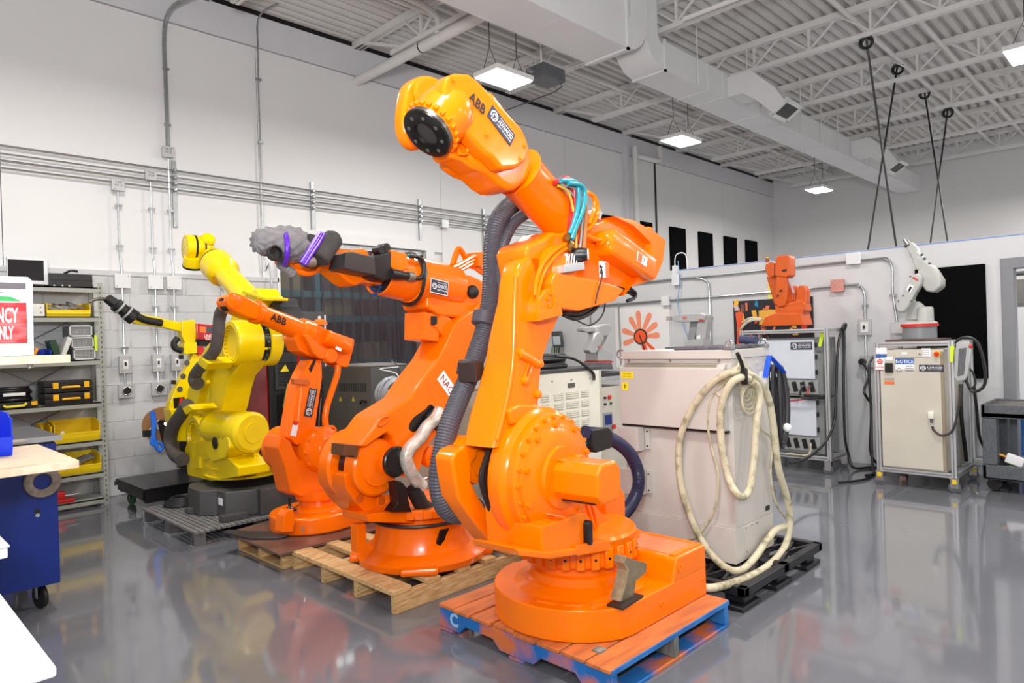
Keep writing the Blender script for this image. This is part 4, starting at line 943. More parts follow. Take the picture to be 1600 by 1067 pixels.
# hand: knuckle, wrapped motor, foam
b = MB(); r.slab(b, '512,396 530,389 548,390 572,388 578,396 580,415 572,440 556,447 544,440 530,428 514,416 508,410', .05, -.12); kn = b.obj('wrist_knuckle', ORANGE2, R2, bev=.018, seg=3)
b = MB(); r.slab(b, '541,422 566,428 600,438 598,446 572,442 548,444', .04, -.08); b.obj('wrist_shaft', ORANGE2, R2, bev=.014)
b = MB(); b.lathe(r.pt(486, 392, .02), r.n, [(-.10, .10), (.0, .10), (.02, .095)], 32); b.obj('dark_disc', mat('charcoal_foam', (60, 56, 54), .85, var=.1, scale=30, bump=.3, bscale=90), R2)
b = MB(); r.slab(b, '455,412 462,396 460,370 476,368 496,410 500,418 486,426 470,424', .0, -.10); b.obj('wrist_yoke', ORANGE2, R2, bev=.012)
MB().tube(r.P('448,412 462,422 478,427 492,424 500,416', .0), .018, 10, 5).obj('yoke_rim', ORANGE2, R2)
b = MB(); r.slab(b, '446,392 458,388 464,402 460,412 446,410', .04, -.08); b.obj('yoke_block', ORANGE2, R2, bev=.01)
w0, w1 = r.pt(498, 406, .14), r.pt(522, 370, .14)
MB().lathe(w0, w1-w0, [(0, .05), (.01, .06), ((w1-w0).length*.9, .06), ((w1-w0).length, .052), ((w1-w0).length+.02, .03)], 28).obj('wrapped_motor', MAT['charcoal_foam'], R2)
MB().lathe(r.pt(490, 409, .15), V(r.f.x, r.f.y, -.2), [(0, .03), (.03, .028), (.05, .02), (.08, .018)], 14).obj('motor_tip', mat('grey_gland', (130, 120, 108)), R2)
for k in ('503,363 494,378 482,396 472,412', '506,365 498,380 486,398 476,414', '500,363 488,382 478,398 470,411'):
    MB().tube(r.P(k, .175), .012, 8, 4).obj('purple_tape', PURPLE, R2)
# bumpy foam sleeve around the tool
fm = MB(); a0, a1 = r.pt(398, 376, .04), r.pt(464, 384, .0); d_, u_, w_ = frame(a1-a0); Lf = (a1-a0).length
rings = []; nn, mm = 40, 22
rnd = random.Random(3)
for i in range(mm+1):
    t = i/mm; ra = .055+.048*min(1, t*1.5) if t > .02 else .03
    ring_ = []
    for k in range(nn):
        a = 2*math.pi*k/nn; bump = .010*(math.sin(a*10)*math.sin(t*math.pi*7.5+(0 if 1 else 1)))
        ring_.append(a0+d_*(Lf*t)+(u_*math.cos(a)+w_*math.sin(a))*(ra+bump))
    rings.append(ring_)
fm.poly(rings); fo = fm.obj('foam_sleeve', FOAM, R2, sharp=80)
b = MB(); b.lathe(r.pt(428, 396, .14), r.n, [(-.01, .04), (.02, .045), (.022, .036), (-.0, .032), (-.008, .0)], 24); b.obj('foam_opening', BLACK, R2)
MB().tube([r.pt(444+5*math.sin(t*1.0)*1.0, 388-26*math.cos(t), .02+.13*math.sin(t)) for t in [2*math.pi*i/28 for i in range(28)]], .014, 8, 0, True).obj('purple_tape', PURPLE, R2)
for i in range(5): b = MB(); q = r.pt(440+4*i, 414+3*i, .0); b.ball(q, .03, 10); b.obj('foam_lump', FOAM, fo)
# painted cable bundle over the elbow
for i, k in enumerate(('684,412 700,420 720,412 738,402 760,396 775,396', '684,414 704,424 722,416 740,406 760,400 776,400', '682,416 702,428 724,420 742,410 760,405 776,404', '706,414 712,394 718,388 728,402 734,416', '708,416 714,398 720,393 726,404 730,418', '722,414 740,418 752,426 764,432', '724,410 742,414 756,422 768,430')):
    MB().tube(r.P(k, .06-.012*i), .016, 8, 5).obj('painted_cable', ORANGE2, R2)
b = MB(); r.slab(b, '746,394 760,392 761,414 748,416', .08, -.04); b.obj('cable_clamp', ORANGE2, R2, bev=.006)
b = MB(); r.slab(b, '668,412 684,408 686,424 670,420', .02, -.12); b.obj('cable_tray', ORANGE2, R2, bev=.004)
b = MB(); r.slab(b, '714,428 730,432 732,444 716,442', .1, .02); b.obj('elbow_block', ORANGE2, e2, bev=.008)
MB().ball(r.pt(738, 456, .11), .05, 12).obj('black_boot', RUBBER, R2)
MB().tube(r.P('752,440 758,455 760,470', .06), .02, 10, 3).obj('foil_sleeve', SILVER, R2)
MB().tube(r.P('766,400 776,396 786,402', -.3), .03, 10, 3).obj('black_fitting', BLACK, R2)

# ================================================================== THIRD ORANGE ROBOT (brown board on pallet)
pallet('wooden_pallet', 'pale wooden pallet half hidden under a brown board', 2.26, 3.4, 4.60, 5.34, .13,
       [(2.26, .1), (2.5, .1), (2.75, .1), (3.0, .1)], WOODP, WOODP, along='y', btm=3, sn=3)
bb = MB().prism([(2.19, 5.36), (2.19, 4.50), (3.45, 4.50), (3.45, 5.5), (2.9, 5.5)], 'z', .132, .152).bev(.003, 1).obj('board', BROWNB)
tag(bb, 'flat brown board on a pallet under the third orange robot', 'board')
tag(MB().prism([(2.14, 5.34), (2.2, 5.0), (2.34, 4.84), (2.4, 4.82), (2.46, 4.86), (2.42, 5.0), (2.28, 5.2), (2.2, 5.36)], 'z', .154, .17).bev(.004, 1).obj('base_plate', mat('dark_plate', (62, 58, 62), .45, .3)), 'dark flat anchor plate lying at the front of the brown board', 'plate')
r = RF((2.78, 5.0), 8)
R3 = T('industrial_robot', 'small orange robot with slim arm and parallel rod standing on a brown board', 'robot', (2.78, 5.0, .153))
Oc = V(2.78, 5.0, 0)
A = [math.radians(a) for a in range(90, 271, 10)]
P = [(2.74+.35*math.cos(t), 5.0+.33*math.sin(t)) for t in A]+[(3.30, 4.72), (3.30, 5.28)]
b3 = MB().prism(P, 'z', .154, .285).obj('base', ORANGE2, R3, bev=.02, seg=3)
b = MB(); r.slab(b, '441,832 444,806 450,797 459,795 462,812 458,831', .30, .2); b.obj('foot_lug', ORANGE2, b3, bev=.01)
MB().lathe(r.pt(453, 798, .24), (0, 0, 1), [(0, .05), (.012, .05), (.02, .03), (.035, .012), (.10, .011)], 14).obj('anchor_bolt', BLACKM, R3)
MB().cyl(r.pt(473, 832, .34), r.pt(473, 822, .34), .007).obj('anchor_bolt', CHROME, R3)
MB().lathe(Oc+V(0, 0, .27), (0, 0, 1), [(0, .21), (.03, .19), (.05, .15), (.10, .14), (.10, .18), (.14, .19), (.17, .19)], 40).obj('slewing_ring', ORANGE2, R3)
b = MB(); r.slab(b, '434,700 446,730 455,770 470,776 522,772 536,760 538,742 524,738 516,716 496,720 470,718 462,708 455,690 440,680', .06, -.14); t3 = b.obj('turret_frame', ORANGE2, R3, bev=.016, seg=2)
b = MB(); r.slab(b, '524,738 545,730 552,742 548,764 536,770 522,764', .06, -.06); b.obj('rear_block', ORANGE2, t3, bev=.014)
MB().lathe(r.pt(502, 702, .08), r.n, [(-.06, .18), (.04, .178), (.07, .16), (.085, .12), (.09, .10), (.10, .09)], 40).obj('axis_gearbox', ORANGE2, R3)
for i in range(9):
    a = 2*math.pi*i/9; MB().lathe(r.pt(502, 702, .125)+(r.f*math.cos(a)+r.z*math.sin(a))*.145, r.n, [(0, .022), (.012, .02), (.014, .01)], 10).obj('gearbox_boss', ORANGE2, R3)
MB().lathe(r.pt(452, 700, -.10), r.n, [(-.14, .14), (-.12, .17), (.02, .17), (.04, .15)], 36).obj('far_gearbox', ORANGE2, R3)
b = MB(); r.slab(b, '508,668 522,664 527,670 527,700 515,700', .10, .04); b.obj('lifting_lug', ORANGE2, R3, bev=.008)
MB().lathe(r.pt(520, 672, .102), r.n, [(0, .018), (.002, .018)], 14).obj('lug_hole', BLACKM, R3)
b = MB(); r.slab(b, '452,684 460,640 466,604 474,584 486,562 503,562 504,590 497,640 493,668 478,690 464,696', .05, -.10); l3 = b.obj('lower_arm', ORANGE2, R3, bev=.012, seg=2)
b = MB(); r.slab(b, '460,592 482,592 485,598 482,602 460,600', .08, .03); b.obj('arm_clamp', mat('rusty_orange', (196, 92, 30), .5), l3, bev=.004)
b = MB(); r.slab(b, '483,576 491,562 494,564 486,582', .056, .046); b.obj('arm_slot', BLACKM, l3)
b = MB(); r.slab(b, '465,658 471,604 472,604 466.5,658', .053, .05); b.obj('arm_groove', mat('pale_orange', (255, 176, 110), .4), l3)
au = (r.pt(492, 612, .056)-r.pt(484, 650, .056)).normalized(); av = -au.cross(r.n)
av = r.n.cross(au)
logo(r.pt(485.5, 629, .056), au, av, .225, .075, l3, False)
plate(r.pt(460, 672, .06), au.cross(r.n), au, .05, .09, PRINTW, l3, 'warning_label', .0015); plate(r.pt(461.5, 661, .062), au.cross(r.n), au, .035, .03, PRINTR, l3, 'warning_label', .0015)
MB().tube(r.P('510,672 508,655 511,634 520,606 527,584 528,570', .02), .026, 10, 4).obj('parallel_rod', ORANGE2, R3)
MB().tube(r.P('498,668 500,640 502,620', -.06), .03, 12, 3, rib=.12, pitch=.03).obj('spring_boot', BLACK, R3)
b = MB(); r.slab(b, '467,500 480,498 497,506 515,516 555,530 553,545 545,574 538,574 526,568 523,563 514,562 494,560 480,554 468,548 461,530', .04, -.12); e3 = b.obj('elbow_housing', ORANGE2, R3, bev=.014, seg=2)
b = MB(); r.slab(b, '475,524 484,540 490,552 500,560 514,563 520,556 512,546 498,540 484,522', .10, .03); b.obj('elbow_web', ORANGE2, e3, bev=.012)
MB().lathe(r.pt(511, 556, .05), r.n, [(0, .062), (.06, .06), (.07, .05)], 24).obj('elbow_pivot', ORANGE2, R3)
m0, m1 = r.pt(508, 526, .06), r.pt(542, 543, .06)
MB().lathe(m0, m1-m0, [(0, .06), (.02, .065), ((m1-m0).length, .065), ((m1-m0).length+.01, .055)], 24).obj('wrist_motor', ORANGE2, R3)
plate(r.pt(529, 545, .13), (m1-m0), (m1-m0).cross(r.n)*-1, .06, .025, PRINTW, R3, 'rating_label', .001)
MB().lathe(r.pt(500, 508, .0), V(0, 0, 1), [(0, .06), (.03, .055), (.05, .02)], 20).obj('elbow_cap', ORANGE2, R3)
k0, k1 = r.pt(466, 515, -.02), r.pt(408, 491, -.02)
MB().lathe(k0, k1-k0, [(-.1, .11), (-.01, .10), (0, .082), ((k1-k0).length, .07), ((k1-k0).length+.01, .085), ((k1-k0).length+.06, .09)], 32).obj('forearm_tube', ORANGE2, R3)
d_ = (k1-k0).normalized(); v_ = r.n.cross(d_); uu = -d_; v_ = r.n.cross(uu); v_ = v_ if v_.z > 0 else -v_
text('ABB', r.pt(422, 499, .062), uu, v_, .055, PRINTB, R3, .03, name='maker_lettering')
b = MB(); r.slab(b, '353,470 357,463 366,458.5 378,460 395,468 412,478 409,492 402,500 388,496 370,488 358,482', .05, -.10); b.obj('wrist_housing', ORANGE2, R3, bev=.02, seg=3)
MB().lathe(r.pt(364, 470, .04), r.n, [(0, .06), (.015, .058), (.02, .05)], 24).obj('wrist_cover', ORANGE2, R3)
MB().lathe(r.pt(358, 474, -.02), V(r.f.x, r.f.y, -.25), [(0, .055), (.05, .05), (.055, .04)], 20).obj('tool_flange', BLACKM, R3)

# ================================================================== LARGE YELLOW ROBOT (black base on steel pallet)
sp_ = T('steel_pallet', 'grey steel pallet with narrow ribbed slats under the large yellow robot', 'pallet', (2.6, 6.2, 0))
for i in range(26):
    x = 2.04+.043*i
    box(x, x+.032, 5.62, 6.90, .118, .135).obj('deck_slat', CORRUG, sp_)
for y in (5.62, 6.22, 6.84):
    box(2.03, 3.15, y, y+.012, 0.0, .118).obj('side_rail', CORRUG, sp_) if y != 6.22 else None
for y in (5.64, 6.22, 6.80):
    for x in (2.04, 2.55, 3.06):
        g = MB()
        for k in range(3): g.box(x, x+.09, y+.03*k, y+.03*k+.012, .015, .118)
        for k in range(3): MB().box(x, x+.09, y+.03*k, y+.03*k+.012, .015, .118).obj('spacer_rib', CHROME, sp_)
        g.bm.free()
    box(2.03, 3.15, y-.01, y+.1, 0, .014).obj('bottom_runner', CORRUG, sp_)
bpy.data.objects.remove(bpy.data.objects['side_rail']); 
r = RF((2.72, 6.22), -90)
R4 = T('industrial_robot', 'large yellow robot on a dark grey cast base, arm bent up to the left', 'robot', (2.72, 6.22, .136))
BASEG = mat('dark_base_cast', (74, 74, 74), .5, var=.06)
P = [(2.33, 6.52), (2.26, 6.36), (2.26, 6.10), (2.38, 6.02), (2.38, 5.86), (2.62, 5.76), (2.62, 5.70), (3.2, 5.70), (3.2, 6.7), (2.6, 6.7), (2.5, 6.62)]
by = MB().prism(P, 'z', .137, .36).obj('base', BASEG, R4, bev=.012)
box(2.372, 2.376, 5.9, 5.98, .24, .30).obj('base_label', PRINTW, by)
for c in ((2.42, 5.76), (2.34, 6.3)): MB().box(c[0]-.12, c[0]+.1, c[1]-.05, c[1]+.05, .137, .19).obj('base_foot', BASEG, by, bev=.008)
MB().lathe((2.72, 6.22, .36), (0, 0, 1), [(0, .34), (.03, .30), (.06, .28), (.06, .24), (.11, .24)], 40).obj('black_ring', BLACKM, R4)
rg = MB().lathe((2.72, 6.22, .42), (0, 0, 1), [(0, .30), (.01, .34), (.03, .345), (.035, .31), (.09, .30), (.095, .33), (.12, .33)], 44).obj('slewing_flange', YELLOW, R4)
box(2.45, 3.1, 5.82, 6.35, .535, .56).obj('turret_deck', YELLOW, R4, bev=.006)
b = MB(); r.slab(b, '288,703 292,690 312,690 345,686 360,696 356,715 372,730 372,745 330,752 293,743', .30, .02); tb = b.obj('turret_frame', YELLOW, R4, bev=.012)
b = MB(); r.slab(b, '300,716 311,714 312,732 302,732', .32, .28); b.obj('cast_box', YELLOW, tb, bev=.004); b = MB(); r.slab(b, '314,708 328,704 330,716 316,720', .32, .28); b.obj('cast_box', YELLOW, tb, bev=.004)
cA = r.pt(302, 682, .22)
MB().lathe(cA-r.n*.2, r.n, [(0, .20), (.18, .20), (.2, .19), (.2, .15), (.17, .14), (.17, 0)], 40).obj('axis_gearbox', YELLOW, R4)
MB().bolts(cA-r.n*.02, r.n, .125, 16, .009, .02).obj('gearbox_bolts', YELLOW, R4)['kind'] = 'stuff'
b = MB(); r.slab(b, '316,700 326,682 342,676 356,684 358,700 350,716 330,722', .34, .18); b.obj('trunnion', YELLOW, R4, bev=.014)
MB().lathe(r.pt(337, 692, .34), r.n, [(0, .055), (.012, .054), (.014, .03), (.02, .03)], 20).obj('trunnion_cover', BLACK, R4)
q1 = at(396, 676, 'y', 5.70); q0 = q1+V(-.10, .62, .02)
MB().lathe(q0, q1-q0, [(0, .13), (.1, .155), ((q1-q0).length-.22, .165), ((q1-q0).length-.20, .175), ((q1-q0).length-.03, .175), ((q1-q0).length, .15), ((q1-q0).length, .09), ((q1-q0).length+.012, .088)], 40).obj('axis_motor', YELLOW, R4)
MB().tube([at(*p, 'y', 5.82) for p in ((382, 724), (395, 732), (408, 724), (412, 710))], .028, 10, 4).obj('black_loom', RUBBER, R4)
box(2.62, 2.64, 5.80, 5.84, .55, .72).obj('loom_post', YELLOW, R4)
# lower arm
b = MB(); r.slab(b, '310,560 322,540 340,520 362,512 378,520 384,545 376,570 360,590 354,610 348,640 336,668 322,694 302,690 292,668 290,640 292,612 300,585', .16, -.08); l4 = b.obj('lower_arm', YELLOW, R4, bev=.02, seg=3)
b = MB(); r.slab(b, '311,562 318,552 330,562 316,604 304,640 294,634 296,606', .20, .13); b.obj('arm_panel', YELLOW, l4, bev=.006)
for p in ('327,597', '313,636', '318,566'): MB().lathe(r.P(p, .18)[0], r.n, [(0, .02), (.03, .018)], 10).obj('cover_bolt', YELLOW, l4)
ce = r.pt(358, 536, .22)
MB().lathe(ce-r.n*.42, r.n, [(0, .18), (.03, .215), (.12, .215), (.13, .19)], 44).obj('elbow_rear_disc', YELLOW, R4)
MB().lathe(ce-r.n*.30, r.n, [(0, .195), (.07, .195)], 44).obj('elbow_bearing', BLACKM, R4)
for i in range(20):
    a = 2*math.pi*i/20; q = ce-r.n*.27+(r.f*math.cos(a)+r.z*math.sin(a))*.192; MB().ball(q, .012, 6).obj('bearing_bolt', DGREY, R4)
MB().lathe(ce-r.n*.23, r.n, [(0, .20), (.20, .20), (.22, .19), (.225, .155), (.20, .15), (.20, .135), (.19, 0)], 44).obj('elbow_disc', YELLOW, R4)
MB().bolts(ce-r.n*.03, r.n, .142, 24, .009, .02).obj('gearbox_bolts', YELLOW, R4)['kind'] = 'stuff'
b = MB(); r.slab(b, '396,510 404,505 413,528 410,548 398,560 392,540', -.1, -.3); b.obj('elbow_block', YELLOW, R4, bev=.01)
# forearm
b = MB(); r.slab(b, '372,498 380,488 400,480 410,468 400,450 385,455 362,488', -.04, -.25); b.obj('forearm_shoulder', YELLOW, R4, bev=.02)
b = MB(); r.slab(b, '356,506 362,492 378,490 386,500 384,520 366,516', -.02, -.28); b.obj('elbow_lug', YELLOW, R4, bev=.012)
g0, g1 = r.pt(396, 474, -.14), r.pt(337, 412, -.14)
d4 = (g1-g0).normalized(); L4 = (g1-g0).length
MB().lathe(g0, d4, [(-.15, .13), (0, .115), (L4*.72, .11), (L4*.78, .16), (L4*.98, .165), (L4, .15), (L4+.005, .135)], 36).obj('forearm_tube', YELLOW, R4)
MB().lathe(g1, d4, [(0, .152), (.022, .152)], 36).obj('black_ring', BLACKM, R4)
for i in range(5):
    MB().obox(r.pt(398+8*i, 457+2.6*i, -.12), (0, 1, .1), r.n, (0, 0, 1), .05, .1, .014).bev(.005, 1).obj('forearm_rib', YELLOW, R4)
for i in range(4):
    MB().obox(r.pt(364+8*i, 428+8.5*i, -.12)+V(0, 0, .03), d4, r.n, (0, 0, 1), .012, .04, .02).bev(.004, 1).obj('forearm_fin', YELLOW, R4)
text('FANUC', r.pt(340, 428, -.02), -d4, r.n.cross(-d4), .055, mat('red_orange_print', (222, 80, 20), .5, var=0), R4, .01, name='maker_lettering') if False else None
u4 = -d4; v4 = r.n.cross(u4); v4 = v4 if v4.z > 0 else -v4
text('FANUC', g1+u4*.14+r.n*.118-v4*.07, u4, v4, .05, mat('red_orange_print', (222, 80, 20), .5, var=0), R4, .012, name='maker_lettering', sx=1.1)
text('R-2000i', g1+u4*.42+r.n*.114-v4*.08, u4, v4, .032, PRINTB, R4, .004, name='model_lettering')
b = MB(); r.slab(b, '396,470 432,466 434,478 446,492 452,502 430,508 410,500', -.15, -.35); b.obj('elbow_motor', mat('black_matt_motor', (34, 34, 34), .5), R4, bev=.012)
# wrist
MB().lathe(g1, d4, [(.02, .14), (.10, .135), (.14, .10)], 30).obj('wrist_barrel', YELLOW, R4)
h1 = r.pt(288.5, 386.5, .06); hx = V(-1, .08, .02).normalized()
MB().lathe(h1-hx*.26, hx, [(0, .09), (.05, .128), (.12, .132), (.13, .135), (.255, .135), (.26, .125)], 36).obj('wrist_disc', YELLOW, R4)
MB().lathe(h1-hx*.10, hx, [(0, .137), (.02, .137)], 36).obj('black_ring', BLACKM, R4); MB().lathe(h1-hx*.18, hx, [(0, .136), (.014, .136)], 36).obj('black_ring', BLACKM, R4)
MB().bolts(h1-hx*.002, hx, .112, 14, .006, .005).bolts(h1-hx*.002, hx, .0, 1, .008, .005).obj('disc_bolts', mat('ochre_bolt', (196, 168, 10), .4), R4)['kind'] = 'stuff'
MB().lathe(r.pt(318, 386, -.14), V(0, -.4, .2), [(0, .07), (.05, .075), (.16, .07), (.18, .05)], 24).obj('wrist_motor', YELLOW, R4)
b = MB(); b.lathe(r.pt(304, 408, -.02), V(.2, .5, -1), [(-.05, .10), (.02, .115), (.04, .115)], 28); b.obj('tool_flange', YELLOW, R4)
MB().lathe(r.pt(304, 408, -.02), V(.2, .5, -1), [(.04, .12), (.06, .118), (.062, .05)], 28).obj('black_ring', BLACKM, R4)
# cable sleeve
SLV = mat('grey_fabric_sleeve', (84, 78, 74), .8, var=.12, scale=14, bump=.6, bscale=30)
MB().tube(r.P('354,476 344,492 341,522 336,546 324,562 314,574', .38), .05, 14, 6).obj('cable_sleeve', SLV, R4)
MB().tube(r.P('314,572 306,584 304,594 309,600', .34), [.05, .06], 14, 5).obj('cable_sleeve', SLV, R4)
MB().tube(r.P('293,632 284,646 270,668 266,690 274,710 286,718', .36), .062, 14, 6).obj('cable_sleeve', SLV, R4)
for k in ('314,558 326,568 320,578 308,568', '284,638 294,632 302,640 290,648'):
    b = MB(); r.slab(b, k, .44, .22); b.obj('sleeve_clamp', YELLOW, R4, bev=.006)

# ================================================================== SMALL YELLOW WELDING ROBOT
r = RF((3.05, 7.35), 0)
R5 = T('welding_robot', 'small yellow robot with black welding torch, reaching left before the block wall', 'robot', (3.05, 7.35, .287))
b = MB(); r.slab(b, '302,552 319,556 306,590 290,640 282,655 268,652 264,636 272,612 288,582', .06, -.06); l5 = b.obj('lower_arm', YELLOW, R5, bev=.012)
for p in ('292,567', '286,588', '281,608'): MB().lathe(r.P(p, .061)[0], r.n, [(0, .028), (.004, .028), (.004, .018)], 16).obj('arm_hole', BASEG, l5)
b = MB(); r.slab(b, '271,622 288,620 290,632 281,648 272,640', .063, .05); b.obj('arm_window', BLACKM, l5)
b = MB(); r.slab(b, '281,622 287,621 283,632 279,636', .066, .062); b.obj('red_tag', PRINTR, l5)
b = MB(); r.slab(b, '288,536 308,534 309,552 288,554', .09, -.09); b.obj('elbow_block', YELLOW, R5, bev=.012)
b = MB(); r.slab(b, '284,502 304,499 308,512 306,534 290,538 284,524', .07, -.07); b.obj('elbow_housing', YELLOW, R5, bev=.014)
b = MB(); r.slab(b, '254,498 286,504 286,519 254,511', .05, -.05); fa = b.obj('forearm', YELLOW, R5, bev=.01)
b = MB(); r.slab(b, '206,502 214,489 256,497 256,512 214,506', .05, -.05); b.obj('forearm_yoke', YELLOW, R5, bev=.01)
MB().tube(r.P('214,494 228,500 244,503 253,505', .07), .036, 10, 4).obj('black_boot', RUBBER, R5)
MB().lathe(r.pt(210, 497, 0), r.pt(180, 475, 0)-r.pt(210, 497, 0), [(0, .075), (.1, .07), (.105, .06), (.17, .058), (.18, .066), (.21, .066), (.22, .05), (.30, .045), (.31, .03)], 20).obj('torch_body', BLACK, R5)
for t in (.35, .72):
    q = r.pt(210, 497, 0).lerp(r.pt(180, 475, 0), t); MB().lathe(q, r.pt(180, 475, 0)-r.pt(210, 497, 0), [(0, .072), (.018, .072)], 20).obj('torch_band', LTGREY, R5)
MB().tube(r.P('180,476 170,469 160,467 148,468 139,472', 0), [.022, .014], 8, 5).obj('torch_neck', mat('worn_steel', (120, 116, 112)), R5)
MB().tube(r.P('278,528 272,536 274,544 284,548', .05), .032, 10, 4).obj('cable_boot', RUBBER, R5)
b = MB(); r.slab(b, '308,505 338,508 337,533 309,530', .12, -.10); wf = b.obj('wire_feeder', RED, R5, bev=.008)
b = MB(); r.slab(b, '312,510 322,511 322,520 312,519', .123, .119); b.obj('feeder_label', PRINTO, wf); b = MB(); r.slab(b, '322,510 336,512 335,520 322,519', .123, .119); b.obj('feeder_label', mat('slate_print', (70, 74, 84), .5), wf)
text('LINCOLN', r.pt(319, 527.5, .122), V(1, 0, 0), V(0, 0, 1), .034, PRINTW, wf, .01, name='maker_lettering', sx=.8)
text('ELECTRIC', r.pt(321, 531, .122), V(1, 0, 0), V(0, 0, 1), .022, PRINTW, wf, .006, name='maker_lettering', sx=.9)
b = MB(); r.slab(b, '310,530 332,533 330,541 312,540', .08, -.06); b.obj('feeder_base', BLACK, R5)
b = MB(); r.slab(b, '308,542 318,541 320,552 310,556', .08, .0); b.obj('red_cap', REDP, R5, bev=.006)
for p in ('283,558', '271,597'): b = MB(); q = r.P(p, -.02)[0]; b.obox(q, (1, 0, 0), (0, 1, 0), (0, 0, 1), .018, .02, .02); b.obj('cable_clip', BLACK, R5)
MB().lathe(V(3.05, 7.35, .287), (0, 0, 1), [(0, .2), (.05, .2), (.06, .16), (.2, .13)], 24).obj('pedestal', BASEG, R5)
b = MB(); r.slab(b, '266,640 290,636 300,660 296,690 276,690', .10, -.12); b.obj('shoulder', YELLOW, R5, bev=.012)
# ================================================================== BIG BEIGE CABINET ON BLACK PALLET
bp_ = T('plastic_pallet', 'black plastic pallet under the big beige cabinet with the white hose', 'pallet', (4.2, 2.3, 0))
BP = mat('black_pallet_plastic', (26, 26, 32), .45, var=.1)
X0p, X1p, Y0p, Y1p = 3.60, 4.72, 1.80, 2.95
for bxs in ((X0p, X1p, Y0p, Y0p+.05), (X0p, X1p, Y1p-.05, Y1p), (X0p, X0p+.05, Y0p, Y1p), (X1p-.05, X1p, Y0p, Y1p), (X0p, X1p, 2.35, 2.42), (4.12, 4.19, Y0p, Y1p)):
    box(*bxs, .095, .148).obj('deck_rim', BP, bp_, bev=.004, seg=1)
for cx in (X0p+.05, 4.17):
    for cy in (Y0p+.05, 2.40):
        for k in range(4):
            MB().bar((cx+.0, cy+.12*k, .125), (cx+.52, cy+.12*k+.13, .125), .018, .03).obj('deck_rib', BP, bp_)
            MB().bar((cx+.52, cy+.12*k, .125), (cx+.0, cy+.12*k+.13, .125), .018, .03).obj('deck_rib', BP, bp_)
for cx in (3.66, 4.10, 4.56):
    for cy in (1.84, 2.30, 2.80):
        box(cx, cx+.13, cy, cy+.12, .03, .10).obj('foot_block', BP, bp_, bev=.008, seg=1)
        MB().prism([(cx-.05, cy-.02), (cx+.18, cy-.02), (cx+.18, cy+.10), (cx-.05, cy+.14)], 'z', 0, .03).obj('foot_pad', BP, bp_, bev=.006, seg=1)
cx0, cx1, cy0, cy1 = 3.93, 4.47, 2.02, 2.83
bc = T('control_cabinet', 'big scuffed beige cabinet draped with a thick white hose, on black pallet', 'cabinet', (4.2, 2.4, .15))
box(cx0+.02, cx1, cy0, cy1, .37, 1.42).obj('body', BEIGE2, bc, bev=.004)
box(cx0-.0, cx1+.005, cy0-.005, cy1+.005, 1.42, 1.475).obj('lid', BEIGE2, bc, bev=.004)
box(cx0+.004, cx1, cy0, cy1, .15, .37).obj('plinth', BEIGE2, bc, bev=.003)
MB().prism([(cx0-.03, .975), (cx0-.03, 1.36), (cx0+.005, 1.39), (cx0+.02, 1.39), (cx0+.02, .975)], 'y', cy0+.03, cy1).obj('hood_panel', BEIGE2, bc, bev=.003)
box(cx0-.028, cx0+.015, cy0+.02, cy1-.01, .962, .974).obj('panel_gap', BLACKM, bc)
PERF = mat('perforated_strip', (176, 168, 152), .5, var=.0)
ps = MB().prism([(cx0-.024, 1.368), (cx0+.012, 1.398), (cx0+.018, 1.398), (cx0-.018, 1.362)], 'y', cy0+.08, cy1-.04).obj('vent_strip', PERF, bc)
vh = MB()
for i in range(88):
    for j in range(3): vh.cyl((cx0-.020+.011*j, cy0+.085+.008*i+.004*(j % 2), 1.3725+.0092*j), (cx0-.0215+.011*j, cy0+.085+.008*i+.004*(j % 2), 1.3742+.0092*j), .0026, n=5)
vh.obj('vent_holes', mat('vent_shadow', (78, 70, 60), .7, var=0), bc)['kind'] = 'stuff'
for y in (cy1-.05, 2.45, cy0+.08): MB().cyl((cx0+.018, y, 1.408), (cx0+.008, y, 1.408), .008, n=8).obj('screw', GALV, bc)
for z0, z1 in ((.80, .96), (.50, .67)):
    q = box(cx0-.075, cx0+.02, 2.66, cy1+.0, z0, z1).obj('connector_box', BEIGE2, bc, bev=.005)
    box(cx0-.0, cx0+.022, 2.62, 2.655, z0+.01, z1-.01).obj('box_flange', BEIGE2, q)
    for zz in (z0+.03, z1-.03): MB().cyl((cx0-.004, 2.637, zz), (cx0+.0, 2.637, zz), .006, n=6).obj('flange_screw', BLACKM, q)
MB().ring((cx0+.01, cy1+.012, 1.455), (1, 0, 0), .03, .008, 20, 6).obj('lifting_ring', GALV, bc)
for x, y in ((cx0+.03, cy0+.02), (cx1-.03, cy0+.02)):
    box(x-.03, x+.03, y-.03, y+.02, 1.475, 1.50).obj('ring_plate', GALV, bc, bev=.003); MB().ring((x, y, 1.508), (1, -.4, 0), .026, .007, 20, 6).obj('lifting_ring', CHROME, bc)
LY = MAT_Y = PRINTY
u_, v_ = V(0, -1, 0), V(0, 0, 1)
p1 = plate((cx0-.031, 2.765, 1.312), u_, v_, .10, .046, PRINTY, bc, 'caution_label', .0012)
text('CAUTION', (cx0-.032, 2.765, 1.317), u_, v_, .010, PRINTB, bc, 0, align='CENTER'); text('HIGH VOLTAGE', (cx0-.032, 2.765, 1.299), u_, v_, .007, PRINTB, bc, 0, align='CENTER')
plate((cx0-.031, 2.785, 1.235), u_, v_, .052, .055, PRINTY, bc, 'warning_label', .0012)
MB().poly([[V(cx0-.0335, 2.785+y, 1.235+z) for y, z in ((-.004, .018), (.010, .002), (.002, .002), (.006, -.018), (-.008, .0), (.0, .0))], [V(cx0-.0325, 2.785+y, 1.235+z) for y, z in ((-.004, .018), (.010, .002), (.002, .002), (.006, -.018), (-.008, .0), (.0, .0))]]).obj('bolt_symbol', PRINTB, bc)
